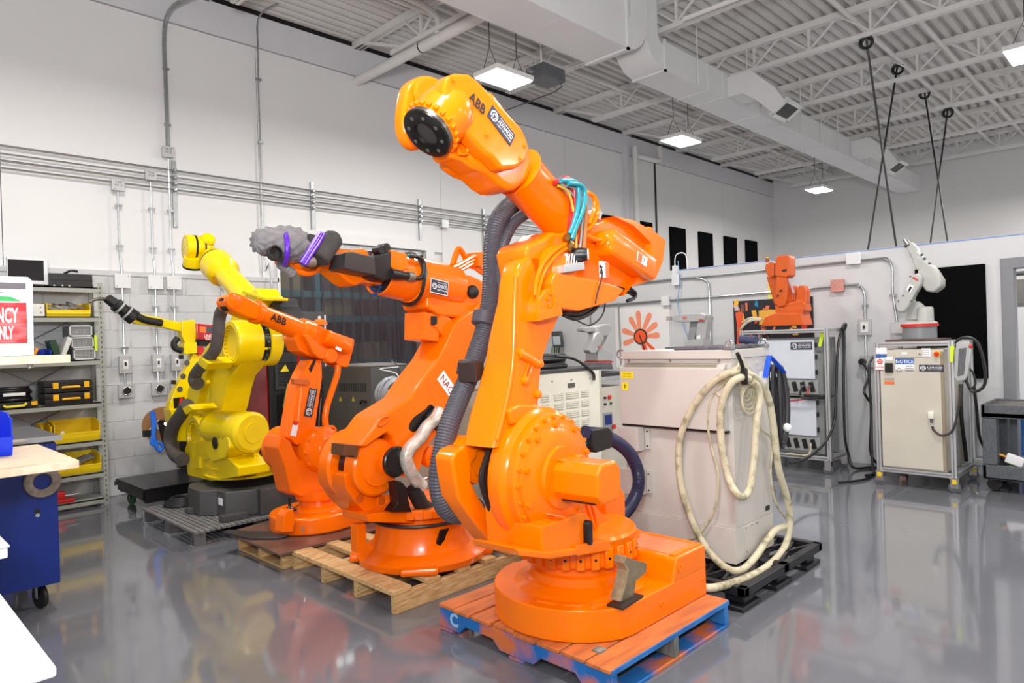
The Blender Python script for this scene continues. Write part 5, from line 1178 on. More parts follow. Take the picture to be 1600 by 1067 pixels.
box(4.33, 4.43, cy0-.004, cy0, 1.24, 1.32).obj('side_label', PRINTW, bc)
text('2', (4.15, cy0-.001, 1.44), (1, 0, 0), (0, 0, 1), .022, PRINTB, bc, .003)
for p in ((4.30, 1.38), (4.34, 1.34), (4.2, 1.36)): MB().cyl((p[0], cy0, p[1]), (p[0], cy0-.004, p[1]), .01, n=10).obj('side_screw', BEIGE, bc)
box(4.05, 4.24, cy0-.003, cy0, .17, .36).obj('side_cover', BEIGE2, bc, bev=.002); box(4.36, 4.41, cy0-.006, cy0, .40, .43).obj('latch', BLACK, bc)
for x, z in ((4.07, .35), (4.22, .35), (4.15, .355), (4.07, .2)): MB().cyl((x, cy0-.003, z), (x, cy0-.007, z), .006, n=6).obj('cover_screw', GALV, bc)
def hp(s, off=.05):
    out = []
    for t in s.split():
        a, b_ = map(float, t.split(','))
        out.append(at(a, b_, 'x', cx0-off) if a < 1150 else at(a, b_, 'y', cy0-off))
    return out
hz = T('power_hose', 'thick soiled white hose looped over the front corner of the big beige cabinet', 'hose', (3.9, 1.97, .16))
MB().tube(hp('1176,590 1166,582 1150,580 1132,586 1105,606 1078,645 1062,690 1063,750 1080,810 1104,856 1130,884 1152,892 1172,880 1200,842 1212,828 1228,822', .05), .0225, 14, 6).obj('hose_loop', CABLEW, hz)
MB().tube(hp('1164,584 1182,592 1200,620 1209,670 1216,730 1230,780 1234,820 1224,858', .075)+[at(1192, 890, 'y', 1.88), at(1140, 912, 'y', 1.90), at(1100, 918, 'y', 1.96), at(1060, 905, 'y', 2.2)], .0225, 14, 6).obj('hose_loop', CABLEW, hz)
MB().tube(hp('1170,592 1156,590 1140,602 1127,635 1127,690 1138,745 1150,770 1162,776 1172,760 1178,715 1182,660 1187,625 1184,605 1174,596', .085), .0225, 14, 6).obj('hose_loop', CABLEW, hz)
rnd = random.Random(5)
for i in range(5):
    rx, rz_ = .06+.012*i, .055+.008*i; c = at(1164, 606+2*i, 'y', cy0-.03)
    MB().tube([c+V(rx*math.cos(t), -.008*i, rz_*math.sin(t)-.01*i) for t in [2*math.pi*k/14 for k in range(14)]], .007, 8, 3, True).obj('thin_lead', CABLEW, hz)
for k in ('1158,572 1138,592 1112,622 1106,660 1112,700 1122,740 1118,790 1100,825 1080,842 1050,848', '1158,570 1140,580 1126,600 1120,612 1128,618 1150,600', '1174,600 1182,640 1188,668 1206,688 1204,740 1212,785 1228,810'):
    MB().tube(hp(k, .03), .008, 8, 6).obj('thin_lead', CABLEW, hz)
for k in ('1160,560 1150,575 1140,585', '1160,560 1166,578 1174,590'): MB().tube(hp(k, .03), .008, 8, 4).obj('thin_lead', CABLEW, hz)
MB().tube(hp('1152,552 1158,566 1162,580 1163,594', .08), .012, 8, 4).obj('hook_strap', BLACK, hz)
tie = at(1163, 588, 'y', cy0-.10); MB().obox(tie, (1, 0, 0), (0, 1, 0), (0, 0, 1), .012, .02, .05).bev(.006, 1).obj('hook_strap', BLACK, hz)
fo_ = tag(MB().box(4.0, 4.44, 2.06, 2.46, 1.476, 1.50).bev(.008, 2).obj('foam_mat', mat('grey_fleece_mat', (96, 94, 102), .95, var=.15, scale=40, bump=.6, bscale=80)), 'dark grey fleece mat lying on top of the big beige cabinet', 'mat')
tag(MB().tube([(4.3, 2.02, 1.53), (4.32, 2.14, 1.535)], .028, 14, 0).obj('rolled_cloth', mat('navy_cloth', (60, 64, 92), .8)), 'small navy roll lying on the mat on the beige cabinet', 'cloth')
ck = T('cable_coil', 'long black cable coil hanging by a blue strap behind the beige cabinet corner', 'cable', (4.6, 2.05, .75))
for i in range(9):
    c = V(4.62+.012*(i % 3), 2.0+.012*i, 1.08-.012*(i % 4)); a_, b_ = .055+.010*(i % 5), .24+.022*(i % 4)
    MB().tube([c+V(a_*math.sin(t)+(.02*(i % 3)), .01*math.cos(2*t), b_*math.cos(t)) for t in [2*math.pi*k/16 for k in range(16)]], .011, 8, 3, True).obj('cable_loop', mat('dark_grey_cable', (52, 50, 54), .45), ck)
BST = mat('blue_strap', (28, 84, 214), .5)
for k in ('1202,556 1199,570 1196,590', '1202,556 1212,566 1225,582'):
    q = [at(*map(float, t.split(',')), 'y', 1.985) for t in k.split()]
    for a_, b_ in zip(q, q[1:]): MB().bar(a_, b_, .006, .035, (0, 1, 0)).obj('strap', BST, ck)
MB().ball((4.64, 1.98, .92), .03, 10).obj('white_plug', PRINTW, ck)

# ================================================================== CREAM LOUVRED CABINET AND PENDANT STAND
y0 = 3.92
wc = T('louvred_cabinet', 'cream cabinet with rows of louvre slots, half behind the nearest robot', 'cabinet', (4.7, 4.2, 0))
box(4.22, 5.09, y0, 4.6, 0.02, 1.28).obj('body', CREAM, wc, bev=.006)
box(4.2, 5.11, y0-.01, 4.62, 1.28, 1.31).obj('lid', mat('charcoal_lid', (70, 70, 72), .6), wc, bev=.006)
box(5.085, 5.10, y0-.012, y0+.02, .05, 1.27).obj('corner_trim', mat('cream_edge', (196, 194, 178), .4), wc)
LV = mat('louvre_grey', (196, 194, 180), .5, var=0)
for x0, x1 in ((4.28, 4.37), (4.44, 4.56), (4.60, 4.77), (4.81, 4.92)):
    for k in range(6):
        z = 1.10-.085*k; q = box(x0, x1, y0-.004, y0, z-.06, z).obj('louvre_slot', LV, wc)
        for m_ in range(3): box(x0+.004, x1-.004, y0-.009, y0-.003, z-.052+.018*m_, z-.046+.018*m_).obj('louvre', CREAM, q)
    for k in range(3):
        z = .46-.085*k; box(x0, x1, y0-.004, y0, z-.06, z).obj('louvre_slot', LV, wc)
box(4.63, 4.72, y0-.006, y0, 1.14, 1.18).obj('name_badge', mat('badge_grey', (90, 90, 84), .4), wc)
for x in (4.42, 4.68, 4.94): MB().cyl((x, y0, 1.21), (x, y0-.006, 1.21), .008, n=8).obj('screw', GALV, wc)
cc = T('cable_coil', 'flat coil of thick black cable lying on the cream louvred cabinet', 'cable', (4.6, 4.2, 1.31))
for i in range(7):
    MB().tube([(4.56+(.30-.02*(i % 3))*math.cos(t), 4.2+(.2-.012*(i % 4))*math.sin(t), 1.328+.016*i) for t in [2*math.pi*k/16 for k in range(16)]], .017, 8, 3, True).obj('cable_loop', CABLEB, cc)
MB().tube([at(*p, 'y', 3.90) for p in ((868, 556), (895, 560), (915, 572), (927, 584), (928, 594))], .014, 8, 5).obj('cable_end', CABLEB, cc)
gs = T('pendant_stand', 'grey framed controller holding a small teach pendant, right of the cream cabinet', 'controller', (5.4, 4.2, 0))
box(5.14, 5.62, 3.98, 4.5, .1, 1.10).obj('controller_body', mat('warm_grey_enamel', (196, 190, 178), .45), gs, bev=.006)
box(5.12, 5.64, 3.96, 4.52, 1.20, 1.235).obj('top_plate', mat('dark_plate', (62, 58, 62)), gs, bev=.004)
for x in (5.12, 5.60):
    for y in (3.95, 4.48): box(x, x+.04, y, y+.04, 0, 1.2).obj('frame_post', ALU, gs, bev=.003)
box(5.12, 5.64, 3.95, 3.99, 1.16, 1.20).obj('frame_rail', ALU, gs, bev=.003)
for dx, dz, m_ in ((.12, 1.0, PRINTR), (.05, 1.0, PRINTB), (.05, .94, PRINTB), (.14, .94, mat('green_button', (40, 100, 60), .4))): MB().cyl((5.18+dx, 3.98, dz), (5.18+dx, 3.96, dz), .02 if dz == 1.0 and dx > .1 else .011, n=12).obj('push_button', m_, gs)
pd = box(5.16, 5.31, 3.945, 3.975, .56, .86).obj('teach_pendant', mat('pendant_grey', (132, 136, 142), .45), gs, bev=.01)
box(5.185, 5.285, 3.94, 3.947, .75, .84).obj('screen', mat('lcd_blue', (30, 44, 110), .2, var=0), pd)
MB().cyl((5.31, 3.945, .72), (5.31, 3.925, .72), .022, n=14).obj('stop_button', PRINTR, pd)
for i in range(4):
    for j in range(3): box(5.195+.03*j, 5.215+.03*j, 3.938, 3.946, .6+.028*i, .618+.028*i).obj('key', mat('key_grey', (90, 94, 100), .5), pd)
def small_grey(name, label, rf_, parts, cat='robot', base=None):
    t = T(name, label, cat, base)
    for nm, st, s0, s1, m_, bv in parts:
        b = MB(); rf_.slab(b, st, s0, s1); b.obj(nm, m_, t, bev=bv)
    return t
r = RF((5.4, 4.2), 0)
g1_ = small_grey('desk_robot', 'small grey robot arm folded up on the pendant stand by the cream cabinet', r, [
    ('pedestal', '933,566 956,566 958,577 931,577', .1, -.1, GREYP, .006), ('turret', '934,548 944,544 957,550 957,564 934,564', .08, -.08, LTGREY, .012),
    ('lower_arm', '920,547 924,538 932,522 938,518 945,528 938,540 932,552 924,552', .12, .04, LTGREY, .012), ('forearm', '933,520 936,510 946,506 955,507 957,516 950,524 940,526', .10, -.03, LTGREY, .012),
    ('link_rod', '934,538 944,522 952,520 946,534 940,544', .03, -.04, mat('mid_grey_cast', (142, 145, 146), .4), .008), ('wrist', '911,512 920,511 934,513 934,517 920,519 911,517', .05, -.03, LTGREY, .006)], base=(5.4, 4.2, 1.235))
b = MB(); r.slab(b, '934,564 958,564 958,566.5 934,566.5', .085, -.085); b.obj('red_band', PRINTR, g1_)
b = MB(); r.slab(b, '934,541 941,540 941,543 934,543', .12, .03); b.obj('red_band', mat('salmon_print', (210, 110, 90), .5, var=0), g1_)
hp2 = T('hanging_pendant', 'small pendant with dark screen hanging on green and black leads by the partition', 'pendant', (XB-.06, 7.0, 1.3))
b0 = at(871, 530, 'x', XB-.1)
MB().obox(b0, (0, 1, 0), (0, .1, 1), (1, 0, 0), .10, .13, .03).bev(.01, 1).obj('pendant_case', DGREY, hp2)
MB().obox(b0+V(-.033, -.01, -.02), (0, 1, 0), (0, .1, 1), (1, 0, 0), .075, .07, .003).obj('pendant_screen', mat('pale_lcd', (190, 200, 206), .3, var=0), hp2)
for i in range(4): MB().tube([b0+V(-.02, .10-.05*i, -.12), b0+V(-.03, .12-.05*i, -.4), b0+V(0, .13-.06*i, -.75), b0+V(-.02, .12-.06*i, .01-b0.z)], .012, 6, 4).obj('lead', CABLEB if i % 2 else mat('olive_lead', (70, 110, 40), .5), hp2)

# ================================================================== SECOND SMALL GREY ROBOT BEHIND THE CABINET
st_ = T('robot_stand', 'grey stand behind the big beige cabinet carrying a small grey robot', 'stand', (7.9, 4.5, 0))
for y in (4.22, 4.78):
    for x in (7.7, 8.1): box(x, x+.04, y, y+.04, 0, 1.38).obj('frame_post', ALU, st_)
box(7.68, 8.16, 4.2, 4.84, 1.38, 1.42).obj('top_plate', GREYP, st_)
r = RF((7.9, 4.5), 90)
r.f = V(0, 1, 0); r.n = V(-1, 0, 0)
g2_ = small_grey('desk_robot', 'small grey robot arm bent over beside the white poster, behind the beige cabinet', r, [
    ('base', '1070,532 1098,528 1100,548 1068,548', .1, -.1, LTGREY, .01), ('upper_link', '1088,512 1092,494 1099,489 1106,492 1105,505 1100,534 1086,534', .06, -.06, LTGREY, .012),
    ('lower_link', '1073,530 1076,516 1078,502 1090,502 1088,518 1084,532', .02, -.08, mat('mid_grey_cast', (142, 145, 146)), .01), ('forearm', '1050,496 1054,492 1066,490 1092,489 1104,492 1100,502 1082,503 1062,504 1052,502', .08, -.04, LTGREY, .014),
    ('tool_tip', '1041,494 1047,494 1047,501 1041,501', .04, -.02, mat('tip_grey', (170, 160, 158), .4), .004)], base=(7.9, 4.5, 1.42))
for st, m_ in (('1066,495 1073,494 1073,498 1067,499', mat('faded_red_print', (196, 110, 108), .5, var=0)), ('1092,499 1099,499 1099,502 1092,501', PRINTR), ('1089,525 1094,523 1095,534 1088,534', PRINTW), ('1093,529 1095,529 1095,535 1092,535', PRINTY), ('1072,534 1078,534 1078,538 1072,538', PRINTO)):
    b = MB(); r.slab(b, st, .085, .082); b.obj('label_print', m_, g2_)

# ================================================================== POSTERS ON THE PARTITION
po = T('poster', 'white poster with a fan of orange robot arms on the partition', 'poster', (XB, 5.8, 1.1))
box(XB-.012, XB, 5.33, 6.28, 1.1, 2.0).obj('poster_sheet', mat('poster_white', (236, 234, 232), .6, var=0), po)
U, Vd, N = V(0, -1, 0), V(0, 0, 1), V(-1, 0, 0)
pc_ = at(1001, 526, 'x', XB-.013)
SAL = mat('salmon_orange_print', (252, 150, 116), .6, var=.05); SAL2 = mat('strong_orange_print', (246, 92, 40), .6, var=.05)
def petal(a, r0, r1, w, m_):
    d = U*math.cos(a)+Vd*math.sin(a); q = U*-math.sin(a)+Vd*math.cos(a)
    P = [pc_+d*r0+q*w*.6, pc_+d*(r0+.1)+q*w*.8, pc_+d*(r1-.05)+q*w, pc_+d*r1+q*w*.5, pc_+d*r1-q*w*.5, pc_+d*(r1-.05)-q*w, pc_+d*(r0+.1)-q*w*.8, pc_+d*r0-q*w*.6]
    MB().poly([[p+N*.001 for p in P], [p+N*.003 for p in P]]).obj('printed_arm', m_, po)
for a, l in ((198, .30), (162, .32), (122, .32), (95, .36), (62, .36), (33, .32), (3, .30)): petal(math.radians(a), .12, l+.03, .046, SAL)
petal(math.radians(-42), .10, .34, .03, SAL2); petal(math.radians(-70), .0, .30, .045, SAL2)
MB().lathe(pc_+N*.003, N, [(0, .12), (.001, .12)], 32).obj('printed_hub', mat('charcoal_print', (60, 52, 50), .6, var=0), po)
MB().lathe(pc_+N*.004, N, [(0, .095), (.001, .095)], 32).obj('printed_hub', SAL2, po)
MB().obox(pc_+N*.0055-Vd*.13+U*.04, U*.34+Vd*-.94, U*.94+Vd*.34, N, .17, .011, .0004).obj('printed_slot', mat('charcoal_print', (60, 52, 50)), po)
pw = T('picture_board', 'wide colourful workshop picture board on the partition behind the orange desk robot', 'picture', (XB, 3.9, 1.4))
box(XB-.015, XB, 3.30, 4.34, 1.40, 2.0).obj('board', mat('picture_navy', (34, 30, 40), .5, var=0), pw)
rnd = random.Random(11)
cols = [(236, 90, 50), (222, 60, 40), (40, 70, 130), (240, 180, 60), (30, 140, 190), (120, 60, 70), (20, 20, 26), (200, 190, 190), (110, 80, 70), (230, 120, 80)]
for i in range(64):
    y = rnd.uniform(3.33, 4.30); z = rnd.uniform(1.43, 1.97); w, h = rnd.uniform(.02, .07), rnd.uniform(.015, .06)
    c = cols[int(rnd.random()*len(cols))]
    MB().obox((XB-.0165-.0002*i, y, z), (0, 1, 0), (0, rnd.uniform(-.5, .5), 1), (1, 0, 0), w*.5, h, .0003).obj('picture_print', mat('print_%d_%d_%d' % c, c, .6, var=0), pw)
for i, (y, w) in enumerate(((4.26, .04), (4.22, .02))):
    MB().prism([(y-w, 1.42), (y+w, 1.42), (y+w*.6, 1.65), (y+w*1.1, 1.85), (y-w*.8, 1.86), (y-w*.4, 1.64)], 'x', XB-.034-.002*i, XB-.032-.002*i).obj('picture_print', mat('print_236_90_50', (236, 90, 50), .6, var=0), pw)
box(XB-.036, XB-.034, 3.72, 3.98, 1.74, 1.86).obj('picture_print', mat('print_amber', (244, 182, 66), .6, var=0), pw)
box(XB-.012, XB, 3.74, 3.86, 2.0, 2.22).obj('yellow_card', mat('pale_yellow_card', (232, 226, 120), .6, var=0), pw)

# ================================================================== ALUMINIUM CARTS AGAINST THE PARTITION
def frame_cart(name, label, x0, x1, y0, y1, zt, zb):
    t = T(name, label, 'cart', ((x0+x1)/2, (y0+y1)/2, 0), 'aluminium frame carts')
    w = .045
    def ext(a, c):
        b = MB(); d = [c[i]-a[i] for i in range(3)]; ax = max(range(3), key=lambda i: abs(d[i]))
        lo = [a[i]-w/2 for i in range(3)]; hi = [a[i]+w/2 for i in range(3)]; lo[ax] = a[ax]; hi[ax] = c[ax]
        b.box(lo[0], hi[0], lo[1], hi[1], lo[2], hi[2]); o = b.obj('frame_bar', ALU, t, bev=.003)
        g = MB()
        for i in range(3):
            if i == ax: continue
            j = 3-i-ax
            l2, h2 = lo[:], hi[:]; l2[i] = lo[i]-.0005; h2[i] = hi[i]+.0005; l2[j] = a[j]-.004; h2[j] = a[j]+.004
            g.box(l2[0], h2[0], l2[1], h2[1], l2[2], h2[2])
        g.obj('slot_line', mat('slot_shadow', (120, 124, 128), .5, .5), o)['kind'] = 'stuff'
    for x in (x0, x1):
        for y in (y0, y1): ext((x, y, zb-.02), (x, y, zt))
        ext((x, y0+w/2, zt-w/2), (x, y1-w/2, zt-w/2)); ext((x, y0+w/2, zb), (x, y1-w/2, zb))
    for y in (y0, y1): ext((x0+w/2, y, zt-w/2), (x1-w/2, y, zt-w/2)); ext((x0+w/2, y, zb), (x1-w/2, y, zb))
    return t
def caster(t, x, y, r_, zt, wheel, fork, dy=0, nm='caster'):
    c = MB().lathe((x-.014, y, r_), (1, .3, 0), [(0, r_*.8), (.004, r_), (.026, r_), (.03, r_*.8)], 20).obj(nm, wheel, t)
    MB().prism([(y-.03, r_-.005), (y+.03, r_-.005), (y+.035, zt), (y-.035, zt)], 'x', x-.024, x-.020).obj('caster_fork', fork, c)
    MB().prism([(y-.03, r_-.005), (y+.03, r_-.005), (y+.035, zt), (y-.035, zt)], 'x', x+.024, x+.028).obj('caster_fork', fork, c)
    box(x-.03, x+.03, y-.04, y+.04, zt, zt+.008).obj('caster_plate', fork, c)
c1 = frame_cart('frame_cart', 'aluminium frame cart holding two stacked white controllers and the orange desk robot', 7.72, 8.22, 2.83, 3.80, 1.60, .17)
for x in (7.72, 8.22):
    for y in (2.85, 3.78): caster(c1, x, y, .05, .14, GREYP, CHROME)
box(7.72, 8.22, 2.86, 3.78, 1.585, 1.60).obj('top_board', mat('grey_board', (150, 152, 156), .5), c1)
LB = mat('pale_blue_grey_enamel', (206, 212, 222), .35, var=.02)
for i, (z0, z1, lb) in enumerate(((.20, .82, 'lower of two pale controllers in the aluminium cart, under the upper one'), (.84, 1.50, 'upper of two pale controllers in the aluminium cart, with dark name plate'))):
    t = T('robot_controller', lb, 'controller', (7.95, 3.25, z0), 'stacked controllers')
    box(7.78, 8.18, 2.90, 3.74, z0, z1).obj('body', mat('controller_grey', (128, 132, 132), .4), t, bev=.005)
    box(7.755, 7.78, 2.98, 3.74, z0+.20, z1-.02).obj('front_panel', LB, t, bev=.005)
    pl_ = box(7.768, 7.782, 2.95, 3.74, z0+.03, z0+.19).obj('connector_panel', mat('panel_grey', (150, 152, 150), .4), t)
    for k in range(7):
        y = 3.02+.095*k; MB().obox((7.764, y, z0+.11), (0, 1, -.25), (0, .25, 1), (1, 0, 0), .024, .055, .006).obj('connector_bay', BLACK, pl_)
    for zz in (z0+.28, z0+.45, z0+.58): box(7.76, 7.785, 2.955, 2.975, zz-.03, zz+.02).obj('hinge', BLACK, t)
    if i: logo((7.754, 3.12, 1.41), (0, -1, 0), (0, 0, 1), .24, .085, t, False); text('ABB', (7.752, 3.70, 1.44), (0, -1, 0), (0, 0, 1), .03, PRINTR, t, .02, name='maker_lettering'); box(7.77, 7.79, 2.90, 2.97, z0+.5, z0+.52).obj('top_latch', GREYP, t)
    if i: MB().prism([(2.93, 1.40), (2.90, 1.40), (2.86, 1.54), (2.90, 1.56)], 'x', 7.742, 7.75).obj('lime_tag', mat('lime_tag', (206, 232, 40), .5, var=0), t)
cb = T('controller_leads', 'black, red and white leads plugged between the two stacked controllers', 'cable', (7.75, 3.0, .7))
MB().tube([(7.74, 3.05, .95), (7.70, 3.06, .84), (7.70, 3.16, .80), (7.72, 3.4, .78)], .008, 6, 4).obj('red_lead', REDT, cb)
MB().tube([(7.74, 3.12, .95), (7.68, 3.12, .85), (7.68, 3.0, .83), (7.72, 2.88, .85)], .012, 6, 4).obj('black_lead', CABLEB, cb)
MB().tube([(7.74, 3.04, .32), (7.67, 3.03, .22), (7.68, 3.12, .19), (7.7, 3.3, .19)], .010, 6, 4).obj('white_lead', CABLEW, cb)
MB().obox((7.72, 2.98, .845), (1, 0, 0), (0, 1, 0), (0, 0, 1), .03, .11, .022).bev(.008, 1).obj('cable_duct', BLACK, cb)
for y in (3.04, 3.12): MB().cyl((7.766, y, .96), (7.735, y, .95), .018, n=10).obj('plug', CHROME, cb)
lk = T('power_lead', 'long black power lead hanging from the aluminium cart to the floor', 'cable', (7.9, 2.78, .02))
MB().tube(pts('1318,512 1312,525 1308,560 1306,620 1303,660 1290,690 1262,715 1235,724', 'y', 2.79), .014, 8, 5).obj('lead_run', CABLEB, lk)
MB().tube(pts('1318,512 1319,530 1318,600 1320,680 1326,710', 'y', 2.77)+[V(8.1, 2.72, .03), V(8.3, 2.6, .016), V(8.35, 2.42, .016)], .014, 8, 5).obj('lead_run', CABLEB, lk)
MB().ring(at(1319, 511, 'y', 2.78), (0, 1, .3), .04, .016, 18, 6).obj('lead_knot', CABLEB, lk)
for y_ in (2.6, 3.1): pass
MB().tube([V(8.3, 2.6, .016), V(8.1, 2.5, .014), V(7.6, 2.45, .014), V(7.3, 2.6, .014)], .012, 8, 5).obj('lead_run', CABLEB, lk)
# orange desk robot on top of the cart
r = RF((7.95, 3.3), 90); r.f = V(0, 1, 0); r.n = V(-1, 0, 0)
t = T('desk_robot', 'small worn orange robot on the aluminium cart in front of the partition', 'robot', (7.95, 3.3, 1.605))
for nm, st, s0, s1, bv in (('base', '1191,505 1196,494 1210,489 1252,489 1257,508 1190,510', .13, -.12, .012), ('slewing_ring', '1212,480 1256,480 1254,490 1212,490', .1, -.1, .01), ('shoulder', '1236,472 1250,468 1258,474 1260,486 1240,488 1210,486 1212,478', .09, -.08, .014),
                           ('axis_motor', '1244,452 1248,446 1256,446 1261,454 1260,474 1252,480 1242,474', .06, -.05, .014), ('axis_motor', '1236,450 1242,446 1243,472 1236,474', .03, -.05, .01), ('arm_web', '1230,445 1238,446 1240,470 1228,476', .05, -.05, .01), ('lower_arm', '1197,432 1212,430 1214,470 1210,478 1207,466', .02, -.08, .012),
                           ('forearm', '1212,432 1228,432 1230,445 1229,466 1226,478 1217,480 1209,474 1211,460', .12, .03, .014), ('upper_housing', '1210,428 1211,404 1214,399 1232,398 1234,404 1234,430 1228,434 1212,432', .13, -.04, .016), ('wrist_ball', '1195,420 1196,412 1202,409 1210,411 1210,430 1206,434 1198,430', .08, -.06, .016)):
    b = MB(); r.slab(b, st, s0, s1); b.obj(nm, ORANGE3, t, bev=bv, seg=3)
b = MB(); b.cyl(r.pt(1199, 410, .0), r.pt(1199, 403, .0), .02); b.obj('wrist_plug', mat('rust_brown', (150, 70, 30), .5), t); b = MB(); b.cyl(r.pt(1199, 404, .0), r.pt(1199, 401.5, .0), .016); b.obj('plug_cap', PRINTY, t)
for st in ('1221,422 1229,420 1228,424 1222,424', '1213,462 1216,460 1216,463 1214,464', '1217,454 1222,452 1221,455 1218,456'):
    b = MB(); r.slab(b, st, .135, .128); b.obj('dark_recess', BLACK, t)
MB().tube(r.P('1232,436 1237,448 1240,458', .09), .014, 8, 3).obj('pale_lead', mat('mauve_lead', (180, 150, 160), .5), t)
MB().tube(r.P('1190,500 1175,500 1164,506 1156,516', .1), .016, 8, 4).obj('white_loom', CABLEW, t)
MB().tube(r.P('1190,498 1172,497 1160,504', .05), .012, 8, 4).obj('white_loom', CABLEW, t)

# NOTICE cabinet on its cart
cx_, ca, cb_ = 7.52, 1.62, 2.27
c2 = frame_cart('frame_cart', 'aluminium frame cart with yellow-braked casters around the NOTICE cabinet', cx_, 8.3, ca, cb_, 1.44, .16)
for x in (cx_, 8.3):
    for y in (ca, cb_):
        caster(c2, x, y, .05, .13, GREYP, CHROME)
        box(x-.035, x-.0, y-.02, y+.02, .085, .13).obj('brake_pedal', mat('yellow_pedal', (232, 200, 20), .4), c2, bev=.004)
nb = T('controller_cabinet', 'tall beige cabinet with NOTICE sign and red stop switch, under the white robot', 'cabinet', (7.9, 1.95, .19))
box(cx_-.005, 8.25, ca+.06, cb_-.035, .185, 1.36).obj('body', BEIGE, nb, bev=.005)
dr = box(cx_-.025, cx_-.004, ca+.085, cb_-.035, .20, 1.34).obj('door', BEIGE, nb, bev=.004)
box(cx_-.02, cx_-.003, ca+.062, ca+.083, .2, 1.34).obj('door_gap', mat('tan_edge', (150, 134, 112), .6), nb)
def fp(px, py, o=.027): return at(px, py, 'x', cx_-o)
def sheet(px, py, w, h, m_, nm, o=.027): return plate(fp(px, py, o), U, Vd, w, h, m_, nb, nm, .0012)
box(cx_-.03, cx_-.024, ca+.23, cb_-.17, fp(1413, 558.5).z, fp(1413, 546).z).obj('top_strip', BEIGE, nb, bev=.002); sheet(1413, 552, .05, .02, PRINTW, 'strip_label', .031)
sheet(1377, 556, .10, .03, PRINTBLUE, 'blue_label'); sheet(1377, 548, .10, .06, PRINTW, 'maker_label', .0262)
sheet(1447, 551, .075, .085, PRINTW, 'data_label')
for k in range(5): sheet(1447, 545+3*k, .055, .004, mat('grey_print', (120, 120, 124), .5, var=0), 'print_line', .0285)
sheet(1375, 569, .085, .115, PRINTW, 'danger_label'); MB().lathe(fp(1375, 565, .029), N, [(0, .026), (.001, .026)], 24).obj('danger_symbol', PRINTR, nb); MB().ring(fp(1375, 565, .0305), N, .013, .003, 20, 5).obj('danger_symbol', PRINTW, nb)
text('DANGER', fp(1375, 574.5, .029), U, Vd, .014, PRINTR, nb, .004, align='CENTER'); sheet(1375, 578, .07, .006, PRINTR, 'print_line', .0285)
sheet(1389, 560, .07, .03, PRINTW, 'switch_label'); box(cx_-.05, cx_-.025, *sorted((fp(1383, 570).y, fp(1396, 570).y)), fp(1390, 582).z, fp(1390, 567).z).obj('main_switch', BLACK, nb, bev=.008)
sheet(1413.5, 569, .17, .105, PRINTW, 'notice_sign'); sheet(1413.5, 564.5, .166, .056, PRINTBLUE, 'notice_sign', .0285)
text('NOTICE', fp(1413.5, 567.3, .030), U, Vd, .034, PRINTW, nb, .012, align='CENTER', sx=.92)
pw_ = fp(1405, 580, .030)
MB().poly([[pw_+U*a+Vd*c+N*k for a, c in ((-.022, 0), (.022, 0), (0, .04))] for k in (0, .001)]).obj('warning_triangle', PRINTB, nb)
MB().poly([[pw_+U*a+Vd*c+N*k for a, c in ((-.016, .004), (.016, .004), (0, .033))] for k in (.001, .0015)]).obj('warning_triangle', PRINTW, nb)
for k, w in ((572, .06), (575.5, .075), (579, .07)): sheet(1421, k, w, .005, mat('grey_print', (120, 120, 124)), 'print_line', .0295)
logo(fp(1455, 575, .027), U, Vd, .205, .065, nb, False)
sheet(1389.5, 598, .095, .028, PRINTO, 'orange_label'); sheet(1389.5, 592, .095, .022, mat('tan_label', (170, 160, 146), .5, var=0), 'grey_label')
q = fp(1464, 553); MB().lathe(q, N, [(0, .032), (.006, .032)], 24).obj('switch_ring', mat('amber_ring', (246, 190, 50), .4), nb); MB().lathe(q, N, [(.006, .021), (.03, .021), (.034, .018)], 20).obj('stop_button', PRINTR, nb)
q = fp(1437, 553); MB().lathe(q, N, [(0, .012), (.01, .01)], 14).obj('key_switch', CHROME, nb)
q = fp(1456, 648); MB().obox(q+N*.02, U, Vd, N, .024, .034, .024).bev(.006, 2).obj('plug_hood', CREAM, nb); MB().cyl(q+N*.02-Vd*.034, q+N*.02-Vd*.075, .012, n=10).obj('plug_gland', GREYP, nb)
MB().tube(pts('1457,666 1459,672 1470,680 1485,676 1493,660 1499,630 1502,600', 'x', cx_-.05), .011, 8, 6).obj('pendant_cord', mat('charcoal_cord', (58, 54, 52), .5), nb)
tp = T('teach_pendant', 'grey teach pendant with lime strap hung on the side of the NOTICE cart', 'pendant', (7.5, 1.55, 1.0))
P = pts('1494,535 1514,533 1518,548 1512,585 1508,594 1496,596 1490,590 1491,560', 'x', 7.49)
MB().poly([P, [p+V(.05, 0, 0) for p in P]]).obj('pendant_case', LTGREY, tp, bev=.01)
P = pts('1498,545 1510,543 1506,585 1496,588', 'x', 7.485); MB().poly([P, [p+V(.01, 0, 0) for p in P]]).obj('pendant_grip', GREYP, tp, bev=.003)
P = pts('1484,541 1491,540 1489,566 1484,566', 'x', 7.485); MB().poly([P, [p+V(.02, 0, 0) for p in P]]).obj('lime_strap', mat('lime_tag', (206, 232, 40)), tp)
MB().cyl(at(1514, 541, 'x', 7.5), at(1519, 541, 'x', 7.5), .018, n=10).obj('stop_button', PRINTR, tp)
MB().tube(pts('1487,562 1488,545 1496,532 1510,527 1526,534 1536,560 1540,590 1535,606 1520,612 1512,600 1508,590', 'x', 7.6), .014, 8, 6).obj('pendant_cord', CABLEB, tp)
MB().tube(pts('1508,592 1516,606 1524,600 1520,582 1512,574', 'x', 7.55), .009, 8, 6).obj('pendant_cord', CABLEB, tp)
MB().tube(pts('1502,600 1502,650 1508,700 1510,720', 'y', 1.66), .018, 8, 4).obj('pendant_cord', CABLEB, tp)
